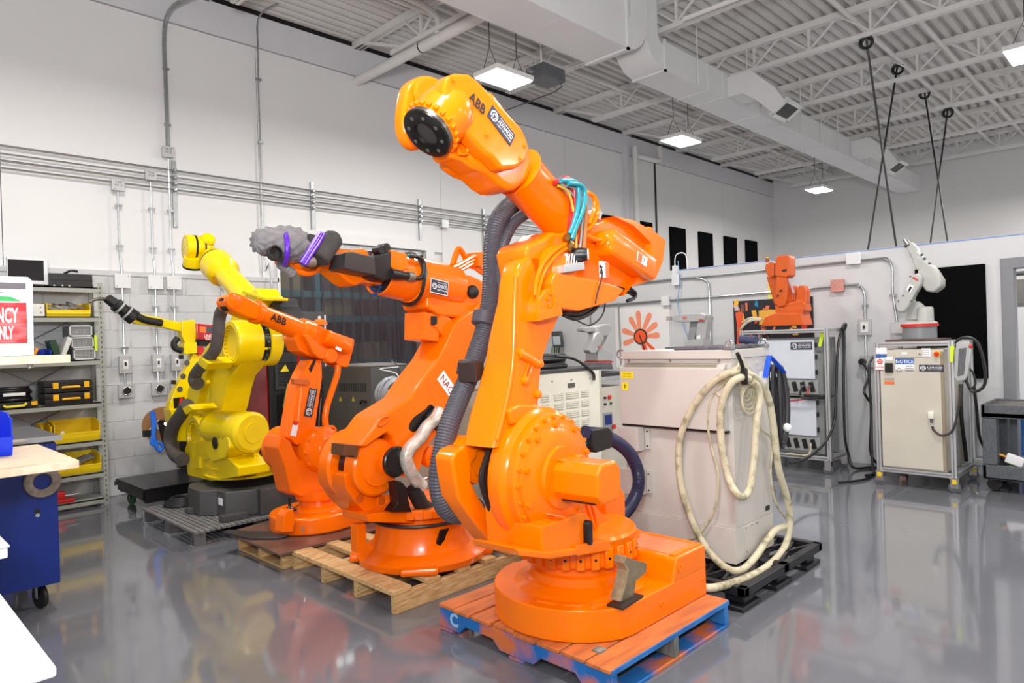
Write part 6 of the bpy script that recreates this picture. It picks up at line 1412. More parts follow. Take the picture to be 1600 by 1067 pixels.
MB().tube(pts('1522,604 1526,640 1530,680 1538,700', 'y', 1.5), .014, 8, 4).obj('pendant_cord', CABLEB, tp)
c0 = T('plug_lead', 'black lead from the wall socket down beside the NOTICE cart', 'cable', (8.3, 2.5, .02))
MB().tube([V(XB-.14, 2.70, 1.19), V(XB-.2, 2.62, 1.05)]+pts('1350,610 1357,625 1361,632', 'y', 2.5)+pts('1361,660 1361,710', 'y', 2.42)+[V(8.2, 2.45, .03), V(8.0, 2.4, .016), V(7.8, 2.5, .016)], .014, 8, 4).obj('lead_run', CABLEB, c0)
MB().tube(pts('1366,556 1359,566 1358,590 1361,640 1362,700 1364,735', 'y', 2.36), .014, 8, 4).obj('lead_run', CABLEB, c0)
gk = MB().box(8.18, 8.36, 1.5, 1.6, .16, .24); tag(gk.obj('junction_plate', GALV, bev=.01), 'small metal connector block low at the back of the NOTICE cart', 'connector')
# white robot on the cart
r = RF((7.9, 2.0), 90); r.f = V(0, 1, 0); r.n = V(-1, 0, 0)
t = T('desk_robot', 'off-white robot with red band reaching up, on brown board over the NOTICE cabinet', 'robot', (7.9, 2.0, 1.47))
WGR = mat('off_white_cast', (178, 179, 175), .38, var=.03)
tag(MB().box(7.62, 8.2, 1.76, 2.22, 1.442, 1.462).bev(.003, 1).obj('brown_board', mat('brown_board', (88, 66, 56), .5)), 'brown square board on top of the NOTICE cart under the white robot', 'board')
oR = at(1437, 524, 'x', 7.9); bx_ = V(7.9, oR.y, 1.464)
MB().lathe(bx_, (0, 0, 1), [(0, .155), (.12, .155)], 40).obj('pedestal', mat('pedestal_grey', (130, 134, 138), .4), t)
MB().lathe(bx_, (0, 0, 1), [(.12, .17), (.15, .17)], 40).obj('red_band', PRINTR, t)
MB().lathe(bx_, (0, 0, 1), [(.15, .165), (.165, .16), (.18, .12)], 36).obj('shoulder_plate', WGR, t)
b = MB(); b.lathe(at(1446, 500, 'x', 7.86)-V(0, 0, .06), (0, 0, 1), [(0, .075), (.17, .075), (.19, .068), (.195, .05)], 28); b.obj('shoulder_drum', WGR, t)
for nm, st, s0, s1, bv, m_ in (('shoulder', '1416,494 1420,478 1430,470 1436,474 1444,482 1444,500 1414,500', .03, -.1, .012, WGR), ('lower_arm', '1399,480 1404,466 1416,444 1425,430 1434,426 1441,432 1440,442 1430,458 1420,478 1412,488 1402,488', .16, .04, .02, WGR),
                               ('elbow_housing', '1432,424 1444,414 1452,412 1460,420 1470,436 1470,448 1458,457 1446,455 1440,446 1436,434', .08, -.12, .022, WGR), ('forearm', '1425,408 1433,400 1443,406 1449,414 1440,422 1432,422', .06, -.10, .012, WGR), ('forearm', '1420,394 1432,392 1438,398 1448,412 1434,418 1428,412', .05, -.09, .014, mat('pale_grey_cast', (176, 180, 178), .38)), ('wrist', '1415,382 1424,378 1432,386 1436,396 1424,404 1420,396', .03, -.06, .012, WGR)):
    b = MB(); r.slab(b, st, s0, s1); b.obj(nm, m_, t, bev=bv, seg=3)
MB().lathe(at(1419, 383, 'x', 7.9), at(1413, 373, 'x', 7.9)-at(1419, 383, 'x', 7.9), [(0, .035), (.015, .035), (.016, .024), (.07, .024)], 16).obj('tool_flange', CHROME, t)
MB().lathe(at(1419, 383, 'x', 7.9), at(1413, 373, 'x', 7.9)-at(1419, 383, 'x', 7.9), [(-.01, .038), (.0, .038)], 16).obj('black_ring', BLACKM, t)
for st, m_, s_ in (('1425,434 1427,432 1435,437 1434,439', PRINTR, .165), ('1416,452 1421,444 1428,447 1422,459', PRINTW, .165), ('1419,453 1422,447 1425,449 1420,457', PRINTB, .168), ('1429,404 1432,402 1436,408 1433,410', mat('faded_red_print', (196, 110, 108)), .055)):
    b = MB(); r.slab(b, st, s_, s_-.004); b.obj('label_print', m_, t)
for p in ('1441,398', '1445,404', '1453,412', '1455,420', '1468,434'):
    MB().lathe(r.P(p, .03)[0], r.n, [(0, .014), (.03, .012)], 10).obj('plug_boss', GREYP, t)
for p in ('1404,470', '1411,462', '1422,432', '1424,470', '1400,484'): MB().lathe(r.P(p, .16)[0], r.n, [(-.01, .008), (.006, .008)], 8).obj('cover_bolt', GREYP, t)

# grey utility cart by the door
uc = T('utility_cart', 'grey moulded two-shelf utility cart in front of the door', 'cart', (8.1, 1.0, 0))
UG = mat('speckled_grey_plastic', (88, 92, 98), .6, var=.14, scale=60, bump=.2)
box(7.74, 8.42, .60, 1.44, .70, .76).obj('top_shelf', UG, uc, bev=.012)
for bxs in ((7.74, 7.78, .60, 1.44), (8.38, 8.42, .60, 1.44), (7.74, 8.42, 1.40, 1.44), (7.74, 8.42, .60, .64)): box(*bxs, .70, .83).obj('shelf_lip', UG, uc, bev=.01)
box(7.78, 8.38, .62, 1.40, .795, .812).obj('top_liner', mat('brown_grey_liner', (104, 98, 94), .8), uc)
box(7.74, 8.42, .60, 1.44, .12, .15).obj('bottom_shelf', UG, uc, bev=.01)
for bxs in ((7.74, 7.78, .60, 1.44), (8.38, 8.42, .60, 1.44), (7.74, 8.42, 1.40, 1.44), (7.74, 8.42, .60, .64)): box(*bxs, .12, .26).obj('shelf_lip', UG, uc, bev=.01)
for x in (7.74, 8.28):
    box(x, x+.14, 1.32, 1.435, .26, .70).obj('corner_leg', UG, uc, bev=.012); box(x, x+.14, .605, .72, .26, .70).obj('corner_leg', UG, uc, bev=.012)
for x in (7.86, 8.3): caster(uc, x, .70, .062, .12, RUBBER, CHROME); caster(uc, x, 1.36, .062, .12, RUBBER, CHROME)
MB().lathe((7.80, 1.356, .062), (-1, 0, 0), [(.0, .05), (.02, .048)], 20).obj('wheel_hub', BLACKM, uc)
tl = T('power_tool', 'white power tool lying among green leads on the utility cart', 'tool', (7.9, 1.05, .26))
a_, b_ = at(1572, 714, 'x', 7.86), at(1600, 724, 'x', 7.86)
MB().bar(a_, b_, .06, .09).obj('tool_body', PRINTW, tl, bev=.012); MB().bar(b_, b_+V(0, -.2, -.02), .05, .08).obj('tool_body', PRINTW, tl, bev=.012)
MB().cyl(a_+V(0, .06, .02), a_, .022).obj('tool_nose', mat('brass', (150, 110, 50)), tl)
for i in range(6): MB().tube([(7.9+.03*i, 1.30-.02*i, .17), (7.84+.02*i, 1.24, .25+.03*(i % 3)), (7.86, 1.12, .30+.02*(i % 2)), (7.84+.03*i, 1.0, .26)], .008, 6, 5).obj('green_lead', mat('leaf_green_lead', (62, 110, 40), .5), tl)
MB().tube([(7.9, 1.0, .32), (7.88, .96, .34), (7.9, .90, .30)], .014, 8, 4).obj('yellow_lead', mat('yellow_tube', (214, 178, 60)), tl)

# room seen through the door: shelves and a leaning white board
sh = T('steel_shelf', 'shelf with boxes seen through the grey door frame', 'shelf', (10.6, 1.0, 0))
for y in (.3, 1.75): box(10.4, 10.45, y, y+.05, 0, 2.3).obj('shelf_post', GREYP, sh)
for z in (.3, .8, 1.3, 1.8, 2.2): box(10.4, 10.9, .3, 1.8, z, z+.03).obj('shelf_board', GREYP, sh)
for i, (z, c, h) in enumerate(((.33, (60, 70, 80), .3), (.83, (40, 90, 150), .34), (1.33, (206, 204, 200), .26), (1.83, (110, 108, 104), .3))):
    tag(box(10.42, 10.8, 1.38, 1.7, z, z+h).obj('storage_box', mat('box_%d_%d_%d' % c, c, .7), bev=.006), 'storage box on the %s shelf seen through the grey door frame' % ('lowest', 'second', 'third', 'highest')[i], 'box', 'boxes beyond the door')
tag(MB().poly([[V(9.6, 1.42, .5), V(9.62, .6, .5), V(9.75, .6, 1.75), V(9.73, 1.62, 1.75)], [V(9.62, 1.42, .5), V(9.64, .6, .5), V(9.77, .6, 1.75), V(9.75, 1.62, 1.75)]]).obj('white_board', PRINTW), 'white board leaning in the room beyond the grey door', 'board')
bk = box(9.6, 9.9, .7, 1.5, .0, .5); tag(bk.obj('blue_crate', mat('blue_crate', (40, 100, 170), .5), bev=.01), 'crate under the white board beyond the door', 'crate')
# ================================================================== LEFT: STEEL SHELVING AND ITS CONTENTS
sx0, sx1, sy0, sy1 = .15, 2.06, 8.0, 8.38
su = T('steel_shelving', 'grey steel shelving with perforated posts against the left wall', 'shelf', (1.1, 8.2, 0))
LV_ = [2.25, 1.95, 1.51, 1.07, .68, .35, .08]
for z in LV_:
    s_ = box(sx0, sx1-.03, sy0, sy1, z-.012, z).obj('shelf_board', SHELFG, su)
    box(sx0, sx1-.03, sy0, sy0+.012, z-.055, z).obj('board_lip', SHELFG, s_)
    box(sx0, sx1-.03, sy0, sy0+.012, z-.0551, z-.053).obj('lip_edge', DGREY, s_)
for y, dy in ((sy0, 1), (sy1, -1)):
    p_ = MB().box(sx1-.004, sx1, min(y, y+dy*.045), max(y, y+dy*.045), 0, 2.3).obj('shelf_post', SHELFG, su)
    box(sx1-.045, sx1, y-.002, y+.002, 0, 2.3).obj('post_flange', SHELFG, p_)
    if y == sy0:
        h = MB()
        for k in range(44): h.box(sx1-.030, sx1-.018, y-.0035, y-.0021, .04+.051*k, .065+.051*k)
        h.obj('post_holes', mat('hole_shadow', (84, 86, 80), .7, var=0), p_)['kind'] = 'stuff'
box(sx0, sx0+.04, sy0, sy0+.03, 0, 2.3).obj('shelf_post', SHELFG, su); box(.95, .97, sy1-.02, sy1, 0, 2.25).obj('shelf_post', SHELFG, su)
for z0, z1 in ((1.07, 1.51), (.68, 1.07), (1.51, 1.95)):
    MB().bar((1.1, sy1-.005, z0), (1.9, sy1-.005, z1), .004, .03, (0, 1, 0)).obj('cross_brace', DGREY, su); MB().bar((1.9, sy1-.008, z0), (1.1, sy1-.008, z1), .004, .03, (0, 1, 0)).obj('cross_brace', DGREY, su)
def bin_(name, label, x0, x1, y0, y1, z, h, m_, group):
    t = T(name, label, 'bin', ((x0+x1)/2, (y0+y1)/2, z), group)
    box(x0, x1, y0+.02, y1, z+.001, z+.008).obj('bin_floor', m_, t)
    for x in (x0, x1-.006):
        MB().prism([(y0, z+h*.42), (y0+.02, z), (y1, z), (y1, z+h), (y0+.10, z+h), (y0+.045, z+h*.9), (y0+.0, z+h*.9), (y0-.005, z+h*.42)], 'x', x, x+.006).obj('bin_side', m_, t)
    box(x0, x1, y1-.006, y1, z, z+h).obj('bin_back', m_, t)
    MB().poly([[V(x0, y0, z+h*.42), V(x1, y0, z+h*.42), V(x1, y0+.006, z+h*.42), V(x0, y0+.006, z+h*.42)], [V(x0, y0-.004, z+h*.2), V(x1, y0-.004, z+h*.2), V(x1, y0+.006, z+h*.2), V(x0, y0+.006, z+h*.2)], [V(x0, y0+.02, z), V(x1, y0+.02, z), V(x1, y0+.026, z), V(x0, y0+.026, z)]]).obj('bin_front', m_, t)
    box(x0-.004, x1+.004, y0-.006, y0+.01, z+h*.38, z+h*.45).obj('bin_rim', m_, t)
    return t
GY = 'yellow parts bins on the shelving'
bin_('parts_bin', 'yellow open bin of grey papers on the second shelf from top', 1.57, 1.95, 8.02, 8.34, 1.952, .145, YBIN, GY)
bin_('parts_bin', 'yellow open bin with a black and white tool on the shelf below the toolboxes', 1.60, 2.0, 8.02, 8.34, .682, .215, YBIN, GY)
bin_('parts_bin', 'yellow open bin holding grey parts on the second lowest shelf', 1.63, 2.0, 8.02, 8.34, .352, .2, YBIN, GY)
bin_('parts_bin', 'yellow open bin half hidden behind its neighbour below the toolboxes', 1.50, 1.58, 8.03, 8.34, .682, .2, YBIN, GY)
GP = mat('grey_parts', (150, 150, 148), .5, var=.2, scale=30)
rnd = random.Random(4)
for nm, lab, cx, z, w in (('paper_stack', 'grey papers heaped in the upper yellow bin', 1.76, 2.01, .13), ('metal_parts', 'grey metal parts heaped in the lowest yellow bin', 1.82, .42, .12)):
    b = MB()
    for i in range(4):
        a = rnd.uniform(-.5, .5); b.obox((cx-.10+.065*i, 8.16+.02*i, z+.03+.012*i), (1, 0, a), (0, 1, .2), (-a, -.2, 1), .07, .06, .012)
    tag(b.obj(nm, GP, bev=.004), lab, 'parts'); COL.objects[-1]['kind'] = 'stuff'
b = MB().bar((1.67, 8.06, .80), (1.72, 8.05, .70), .03, .03); tag(b.obj('hand_tool', mat('tool_white', (220, 220, 220), .4), bev=.005), 'black and white hand tool leaning in the middle yellow bin', 'tool')
mn = T('monitor', 'black screened monitor with pale frame on top of the shelving', 'monitor', (1.42, 8.2, 2.25))
MO = lambda px, py, y=8.12: at(px, py, 'y', y)
q = [MO(10, 401), MO(74, 404), MO(76, 445), MO(12, 442)]; MB().poly([q, [p+V(0, .04, 0) for p in q]]).obj('monitor_frame', mat('pale_frame', (222, 224, 226), .4), mn, bev=.006)
q = [MO(12, 405, 8.118), MO(68, 407, 8.118), MO(69, 439, 8.118), MO(13, 437, 8.118)]; MB().poly([q, [p+V(0, .003, 0) for p in q]]).obj('screen', mat('screen_black', (26, 24, 28), .15, var=0), mn)
MB().box(1.35, 1.55, 8.12, 8.3, 2.25, 2.27).box(1.42, 1.48, 8.17, 8.2, 2.26, 2.34).obj('stand', BLACK, mn, bev=.004)
kc = T('instrument_case', 'black rectangular case with a short lead on top of the shelving', 'case', (1.8, 8.2, 2.25))
box(1.61, 1.98, 8.03, 8.34, 2.252, 2.385).obj('case_body', mat('case_black', (30, 30, 33), .5), kc, bev=.008); box(1.612, 1.978, 8.027, 8.03, 2.315, 2.32).obj('case_seam', BLACKM, kc)
for x in (1.64, 1.71, 1.77): MB().cyl((x, 8.03, 2.262), (x, 8.02, 2.262), .009, n=10).obj('connector', CHROME, kc)
MB().tube([(1.74, 8.1, 2.385), (1.80, 8.08, 2.42), (1.86, 8.08, 2.415)], .012, 8, 4).obj('short_lead', BLACK, kc)
so_ = T('outlet_box', 'white box with socket holes beside the upper yellow bin', 'box', (1.49, 8.1, 1.952)); box(1.42, 1.555, 8.02, 8.2, 1.952, 2.075).obj('box_body', mat('off_white_plastic', (220, 220, 214), .5), so_, bev=.008)
for x in (1.455, 1.52):
    for z in (1.99, 2.04): MB().cyl((x, 8.02, z), (x, 8.017, z), .006, n=8).obj('socket_hole', DGREY, so_)
WR = mat('wire_rack_white', (208, 210, 210), .45)
for i in range(3):
    t = T('wire_cage', 'small white wire cage box, %s of the stack of three on the shelving' % ('bottom', 'middle', 'top')[i], 'cage', (1.88, 8.15, 1.512+.118*i), 'stacked wire cages')
    x0, x1, z0, z1 = 1.79-.015*i, 1.985-.012*i, 1.513+.118*i, 1.625+.118*i
    for bxs in ((x0, x1, 8.03, 8.04, z0, z0+.014), (x0, x1, 8.03, 8.04, z1-.012, z1), (x0, x0+.012, 8.03, 8.04, z0, z1), (x1-.012, x1, 8.03, 8.04, z0, z1)): box(*bxs).obj('cage_frame', WR, t)
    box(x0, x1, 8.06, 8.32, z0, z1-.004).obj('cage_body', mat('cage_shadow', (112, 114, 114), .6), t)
    g = MB()
    for k in range(14): g.box(x0+.012+k*(x1-x0-.024)/13-.0012, x0+.012+k*(x1-x0-.024)/13+.0012, 8.034, 8.037, z0, z1)
    for k in range(7): g.box(x0, x1, 8.034, 8.037, z0+.012+k*.0145-.0012, z0+.012+k*.0145+.0012)
    g.obj('wire_mesh', WR, t)['kind'] = 'stuff'
tag(box(1.975, 2.0, 8.015, 8.022, 1.60, 1.76).obj('lime_tag', MAT['lime_tag']), 'lime green tag hanging at the right of the wire cages', 'tag')
bin_('parts_bin', 'blue open bin on the shelf left of the wire cages', 1.40, 1.60, 8.03, 8.3, 1.512, .12, BLUEBIN, 'blue bins on the shelving')
tag(MB().bar((1.44, 8.06, 1.54), (1.49, 8.06, 1.64), .03, .02, (0, 1, 0)).obj('orange_tool', mat('amber_plastic', (240, 160, 30), .4), bev=.004), 'orange handle sticking out of the blue bin on the shelving', 'tool')
tag(MB().obox((1.64, 8.15, 1.62), (1, 0, .25), (0, 1, 0), (-.25, 0, 1), .03, .1, .10).bev(.004, 1).obj('green_book', mat('dark_green_cover', (30, 66, 44), .6)), 'dark green folder leaning beside the blue bin', 'folder')
tag(MB().obox((1.72, 8.08, 1.63), (1, 0, -.35), (0, 1, 0), (.35, 0, 1), .022, .08, .12).bev(.006, 1).obj('white_device', mat('off_white_plastic', (220, 220, 214))), 'off-white device leaning against the wire cages', 'device')
for i in range(2):
    t = T('tool_case', '%s of two stacked flat black tool cases with yellow latches' % ('lower', 'upper')[i], 'case', (1.74, 8.15, 1.072+.118*i), 'flat black tool cases')
    z0 = 1.073+.118*i
    box(1.53, 1.95, 8.03, 8.34, z0, z0+.055).obj('case_base', BLACK, t, bev=.008); box(1.53, 1.95, 8.03, 8.34, z0+.057, z0+.113).obj('case_lid', BLACK, t, bev=.008)
    for x in (1.60, 1.87): box(x, x+.05, 8.015, 8.032, z0+.04, z0+.10).obj('latch', mat('latch_yellow', (250, 186, 10), .4), t, bev=.004)
    MB().tube([(1.68, 8.02, z0+.05), (1.70, 8.01, z0+.052), (1.81, 8.01, z0+.052), (1.83, 8.02, z0+.05)], .012, 8, 0).obj('handle', MAT['latch_yellow'], t)
t = T('tool_case', 'flat black tool case under a coil of black cable on the shelving', 'case', (1.3, 8.15, 1.072), 'flat black tool cases')
box(1.08, 1.48, 8.03, 8.34, 1.073, 1.125).obj('case_body', BLACK, t, bev=.008)
for x in (1.42, 1.12): box(x, x+.05, 8.015, 8.032, 1.085, 1.125).obj('latch', MAT['latch_yellow'], t, bev=.004)
MB().tube([(1.2, 8.02, 1.10), (1.22, 8.01, 1.085), (1.36, 8.01, 1.09), (1.38, 8.02, 1.11)], .012, 8, 0).obj('handle', PRINTY, t)
t = T('cable_coil', 'coil of black cable with a white band on the tool case on the shelving', 'cable', (1.3, 8.15, 1.126))
for i in range(6): MB().tube([(1.29+(.155-.01*(i % 3))*math.cos(q), 8.18+(.12-.008*i)*math.sin(q), 1.145+.022*i) for q in [2*math.pi*k/14 for k in range(14)]], .014, 8, 3, True).obj('cable_loop', BLACK, t)
box(1.2, 1.38, 8.035, 8.05, 1.185, 1.215).obj('white_band', PRINTW, t, bev=.006)
bin_('parts_bin', 'blue bin of bits left of the red bag below the toolboxes', 1.16, 1.38, 8.03, 8.3, .682, .15, BLUEBIN, 'blue bins on the shelving')
tag(MB().ball((1.46, 8.12, .76), .075, 12, (1, 1, 1.0)).obj('red_bag', mat('dark_red_fabric', (150, 24, 36), .7, var=.2, scale=20, bump=.5, bscale=30)), 'dark red pouch between the blue bin and yellow bin', 'pouch')
t = T('red_clamp', 'red clamp tool lying on the lowest shelf', 'tool', (1.68, 8.08, .081))
MB().box(1.60, 1.76, 8.03, 8.09, .082, .12).box(1.60, 1.68, 8.03, 8.09, .12, .20).bev(.008).obj('clamp_body', REDP, t); MB().cyl((1.68, 8.06, .15), (1.80, 8.06, .15), .012).obj('clamp_screw', GALV, t)

# ------------------------------------------------------------------ near-left bench, blue cart, sign, white table
bcart = T('blue_tool_cart', 'deep blue steel tool cart on black wheels at the left edge', 'cart', (.8, 5.4, 0))
box(.45, 1.01, 5.02, 5.85, .16, 1.03).obj('body', BLUECART, bcart, bev=.006)
box(.45, 1.03, 4.98, 5.88, 1.06, 1.075).obj('steel_top', mat('brushed_grey_top', (104, 104, 108), .4, .6), bcart, bev=.003); box(.45, 1.0, 5.03, 5.85, 1.03, 1.06).obj('top_gap', BLACKM, bcart)
box(.45, 1.032, 4.975, 4.98, 1.045, 1.077).obj('top_edge', CHROME, bcart)
for x, y in ((.92, 5.12), (.92, 5.75), (.52, 5.75)):
    caster(bcart, x, y, .075, .155, RUBBER, CHROME)
MB().annulus((.93, 5.019, .80), (0, -1, 0), .047, .098, .02).obj('steel_ring', mat('stamped_steel', (150, 142, 132), .45, .6, var=.2, scale=30), bcart)
MB().cyl((.90, 5.02, .60), (.90, 5.008, .60), .012, n=10).obj('lock', CHROME, bcart); MB().cyl((.90, 5.02, .625), (.90, 5.014, .625), .016, n=10).obj('lock', BLACK, bcart)
wb = T('work_bench', 'pale wood bench with an upper shelf reaching in from the left edge', 'bench', (.4, 4.4, 0))
box(-.6, .885, 3.93, 4.85, 1.01, 1.05).obj('bench_top', WOODX, wb, bev=.004)
box(-.6, .845, 3.85, 4.2, 1.535, 1.575).obj('upper_shelf', WOODX, wb, bev=.004)
for x, y in ((-.5, 4.0), (-.5, 4.7), (.30, 4.75)): box(x, x+.05, y, y+.05, 0, 1.01).obj('bench_leg', DGREY, wb)
for x in (-.5, .3): box(x, x+.04, 4.12, 4.16, 1.05, 1.535).obj('shelf_upright', DGREY, wb)
MB().cyl((.70, 3.95, 1.535), (.70, 3.95, 1.515), .012, n=8).obj('shelf_screw', GALV, wb)
t = bin_('parts_bin', 'bright blue bin on the pale bench at the left edge', .35, .695, 4.42, 4.75, 1.052, .22, mat('bright_blue_plastic', (14, 60, 236), .35), None)
sg = T('sign_frame', 'white framed red sign with white capitals standing on the bench shelf', 'sign', (.5, 3.95, 1.575))
RSIGN = stained('red_sign_under_film', (214, 44, 52), (240, 120, 120), 12, .3, .45, .7, (1, 1, 3), .05)
a = [at(px, py, 'y', 3.94) for px, py in ((-60, 430), (52, 433), (53, 549), (-60, 549))]
MB().prism([(.18, 1.576), (a[2].x, 1.576), (a[1].x-.002, a[1].z-.02), (a[1].x-.02, a[1].z), (.18, a[1].z+.0)], 'y', 3.94, 3.965).obj('frame', PRINTW, sg, bev=.004)
sx = at(43, 530, 'y', 3.938).x; zt_, zb_ = at(40, 473, 'y', 3.938).z, at(43, 536, 'y', 3.938).z; zm = at(40, 452, 'y', 3.938).z
box(.22, sx, 3.937, 3.941, zb_, zt_).obj('red_field', RSIGN, sg)
box(.22, sx, 3.9372, 3.941, zt_, a[1].z-.03).obj('white_field', PRINTW, sg); box(.22, sx-.0, 3.9368, 3.941, a[1].z-.06, a[1].z-.03).obj('dark_strip', mat('grey_mauve_print', (104, 96, 104), .5, var=0), sg)
q = [(.22+.0, zt_+.03), (.40, zt_+.034), (sx-.06, zt_+.028), (sx-.02, zt_+.006), (.22, zt_+.008)]
MB().prism(q, 'y', 3.9355, 3.937).obj('green_band', mat('green_print', (60, 170, 90), .5, var=0), sg)
q = [(.22, zt_+.075), (.36, zt_+.068), (sx-.05, zt_+.045), (.36, zt_+.05), (.22, zt_+.055)]
MB().prism(q, 'y', 3.9355, 3.937).obj('red_band', mat('rose_print', (222, 70, 100), .5, var=0), sg)
hs_ = (zt_-zb_)
text('EMERGENCY', (sx-.035, 3.936, zb_+hs_*.52), (1, 0, 0), (0, 0, 1), hs_*.36, PRINTW, sg, .03, align='RIGHT', sx=.42)
text('ONLY', (sx-.055, 3.936, zb_+hs_*.12), (1, 0, 0), (0, 0, 1), hs_*.30, PRINTW, sg, .03, align='RIGHT', sx=.36)
wt = T('white_table', 'white table corner close to the camera at bottom left', 'table', (-.2, 2.6, 0))
TW = mat('table_white', (240, 241, 242), .35, var=.01)
box(-.7, .42, 2.16, 3.95, .72, .75).obj('table_top', TW, wt, bev=.008)
box(-.65, .38, 2.2, 3.9, .64, .72).obj('apron', TW, wt)
for x, y in ((.30, 2.22), (-.6, 2.22), (.30, 3.8), (-.6, 3.8)): box(x, x+.06, y, y+.06, 0, .64).obj('table_leg', TW, wt, bev=.004)
MB().lathe((.30, 2.42, .7505), (0, 0, 1), [(0, .012), (.0006, .012)], 12).obj('scuff_mark', mat('pale_scuff', (150, 150, 154), .6, var=0), wt)
tr_ = T('ribbed_tray', 'white ribbed plastic tray on the white table at the left edge', 'tray', (.3, 3.6, .751))
box(.1, .515, 3.45, 3.93, .752, .80).obj('tray_body', TW, tr_, bev=.006); box(.1, .52, 3.44, 3.935, .797, .806).obj('tray_rim', TW, tr_, bev=.002)
for i in range(14): box(.12, .50, 3.47+.03*i, 3.482+.03*i, .806, .814).obj('tray_rib', TW, tr_)

# ================================================================== BEHIND THE ROBOTS
pf = T('welding_platform', 'low black platform on green casters by the block wall', 'platform', (2.5, 7.4, 0))
MB().prism([(7.93, .20), (7.93, .24), (7.85, .285), (6.98, .285), (6.98, .265), (7.80, .265)], 'x', 2.09, 3.35).obj('deck', BLACKM, pf, bev=.004)
box(2.10, 2.14, 7.0, 7.85, .17, .265).obj('side_rail', BLACKM, pf); box(2.1, 3.3, 6.99, 7.03, .15, .265).obj('side_rail', BLACKM, pf)
for y in (7.05, 7.75): MB().prism([(2.10, .26), (2.10, .16), (2.3, .14), (2.4, .14), (2.45, .26)], 'y', y, y+.015).obj('gusset', BLACKM, pf)
GW = mat('green_wheel', (52, 92, 50), .5, var=.15)
for x, y in ((2.22, 7.82), (2.30, 7.06), (3.2, 7.8), (3.2, 7.06)): caster(pf, x, y, .06, .135, GW, CHROME)
MB().ball((2.5, 7.0, .16), .03, 10).obj('white_knob', PRINTW, pf)
post = box(2.72, 2.82, 7.86, 7.96, .285, .75).obj('reel_post', BLACKM, pf)
cl = T('cable_coil', 'flat black cable coil lying on the steel pallet corner', 'cable', (2.4, 6.75, .135))
for i in range(5): MB().tube([(2.35+(.17-.015*i)*math.cos(q), 6.72+(.13-.01*i)*math.sin(q), .150+.014*i) for q in [2*math.pi*k/14 for k in range(14)]], .012, 8, 3, True).obj('cable_loop', CABLEB, cl)
re = T('wire_reel', 'round brown wire reel with a blue strap on a black bracket by the wall', 'reel', (2.6, 7.95, .5))
rc = at(252, 664, 'y', 7.98); rn = V(-.45, -.85, 0).normalized(); ru = V(rn.y*-1, rn.x, 0)
MB().lathe(rc-rn*.10, rn, [(0, .19), (.015, .19)], 40).obj('reel_flange', mat('tan_fibreboard', (176, 124, 78), .7, var=.06), re)
MB().lathe(rc-rn*.09, rn, [(0, .1), (.10, .1)], 28).obj('reel_core', mat('grey_wire', (120, 118, 116), .5, .4), re)
MB().lathe(rc, rn, [(0, .19), (.012, .19), (.012, .06), (.008, .06)], 40).obj('reel_flange', MAT['tan_fibreboard'], re); MB().lathe(rc+rn*.010, rn, [(0, .055), (.004, .05)], 20).obj('reel_hub', PRINTW, re)
P = pts('246,656 266,656 270,664 266,706 256,700', 'y', 7.9); MB().poly([P, [p+V(0, .02, 0) for p in P]]).obj('bracket', BLACKM, re)
MB().cyl(at(259, 662, 'y', 7.899), at(259, 662, 'y', 7.885), .018, n=12).obj('axle_nut', CHROME, re)
MB().tube(pts('248,656 240,664 233,672 229,677', 'y', 7.86), .012, 8, 4).obj('wire_guide', GALV, re); b = MB(); b.obox(at(229, 677, 'y', 7.86), (1, 0, 0), (0, 1, 0), (0, 0, 1), .035, .03, .035); b.obj('guide_block', BLACK, re, bev=.006)
BR = mat('blue_ribbon', (30, 110, 220), .5)
for k in ('238,642 240,660 238,680 242,695 248,704 254,700 252,694 244,690', '240,642 242,662 241,682 246,700 252,705', '236,644 239,670 236,690 240,696'): MB().tube(pts(k, 'y', 7.84), .016, 8, 5).obj('blue_strap', BR, re)
# red and black welding power unit
pu = T('welding_power_unit', 'tall black welder with a glossy red side behind the yellow robot', 'machine', (3.8, 7.8, 0))
box(3.50, 4.12, 7.3, 8.2, .02, 1.52).obj('body', mat('machine_black', (28, 28, 30), .45), pu, bev=.01)
box(3.484, 3.50, 7.34, 8.2, .40, 1.50).obj('red_side', RED, pu, bev=.004)
box(3.58, 3.98, 7.288, 7.3, .5, 1.05).obj('lower_panel', BLACKM, pu); up_ = box(3.56, 4.10, 7.285, 7.3, 1.1, 1.5).obj('upper_panel', mat('dark_panel', (52, 54, 56), .45), pu, bev=.004)
for k in range(9): box(3.60, 3.84, 7.278, 7.286, 1.15+.03*k, 1.163+.03*k).obj('vent_slat', BLACK, up_)
box(3.72, 3.90, 7.28, 7.288, .88, 1.02).obj('rating_label', mat('dark_label', (40, 36, 34), .5, var=0), pu); box(3.72, 3.90, 7.276, 7.281, .98, 1.03).obj('rating_label', mat('dim_orange_print', (190, 100, 50), .5, var=0), pu)
MB().prism([(3.74, .90), (3.80, .90), (3.84, .97), (3.78, .97)], 'y', 7.276, 7.281).obj('label_symbol', mat('grey_symbol', (150, 150, 150), .5, var=0), pu)
box(3.66, 3.69, 7.27, 7.29, .9, .96).obj('breaker', PRINTW, pu)
MB().tube([(3.70, 7.27, 1.16), (3.66, 7.25, 1.05), (3.63, 7.26, .9)], .006, 6, 4).obj('earth_wire', mat('green_yellow_wire', (130, 140, 60), .5), pu)
MB().tube([(3.70, 7.2, 1.75), (3.78, 7.18, 1.6), (3.80, 7.2, 1.4), (3.78, 7.25, 1.25)], .016, 8, 4).obj('red_lead', RED, pu)
MB().lathe(at(430, 522, 'y', 7.15), (-.4, -1, 0), [(-.08, .03), (-.06, .085), (.0, .09), (.03, .07), (.035, .05)], 20).obj('red_reel', RED, pu)
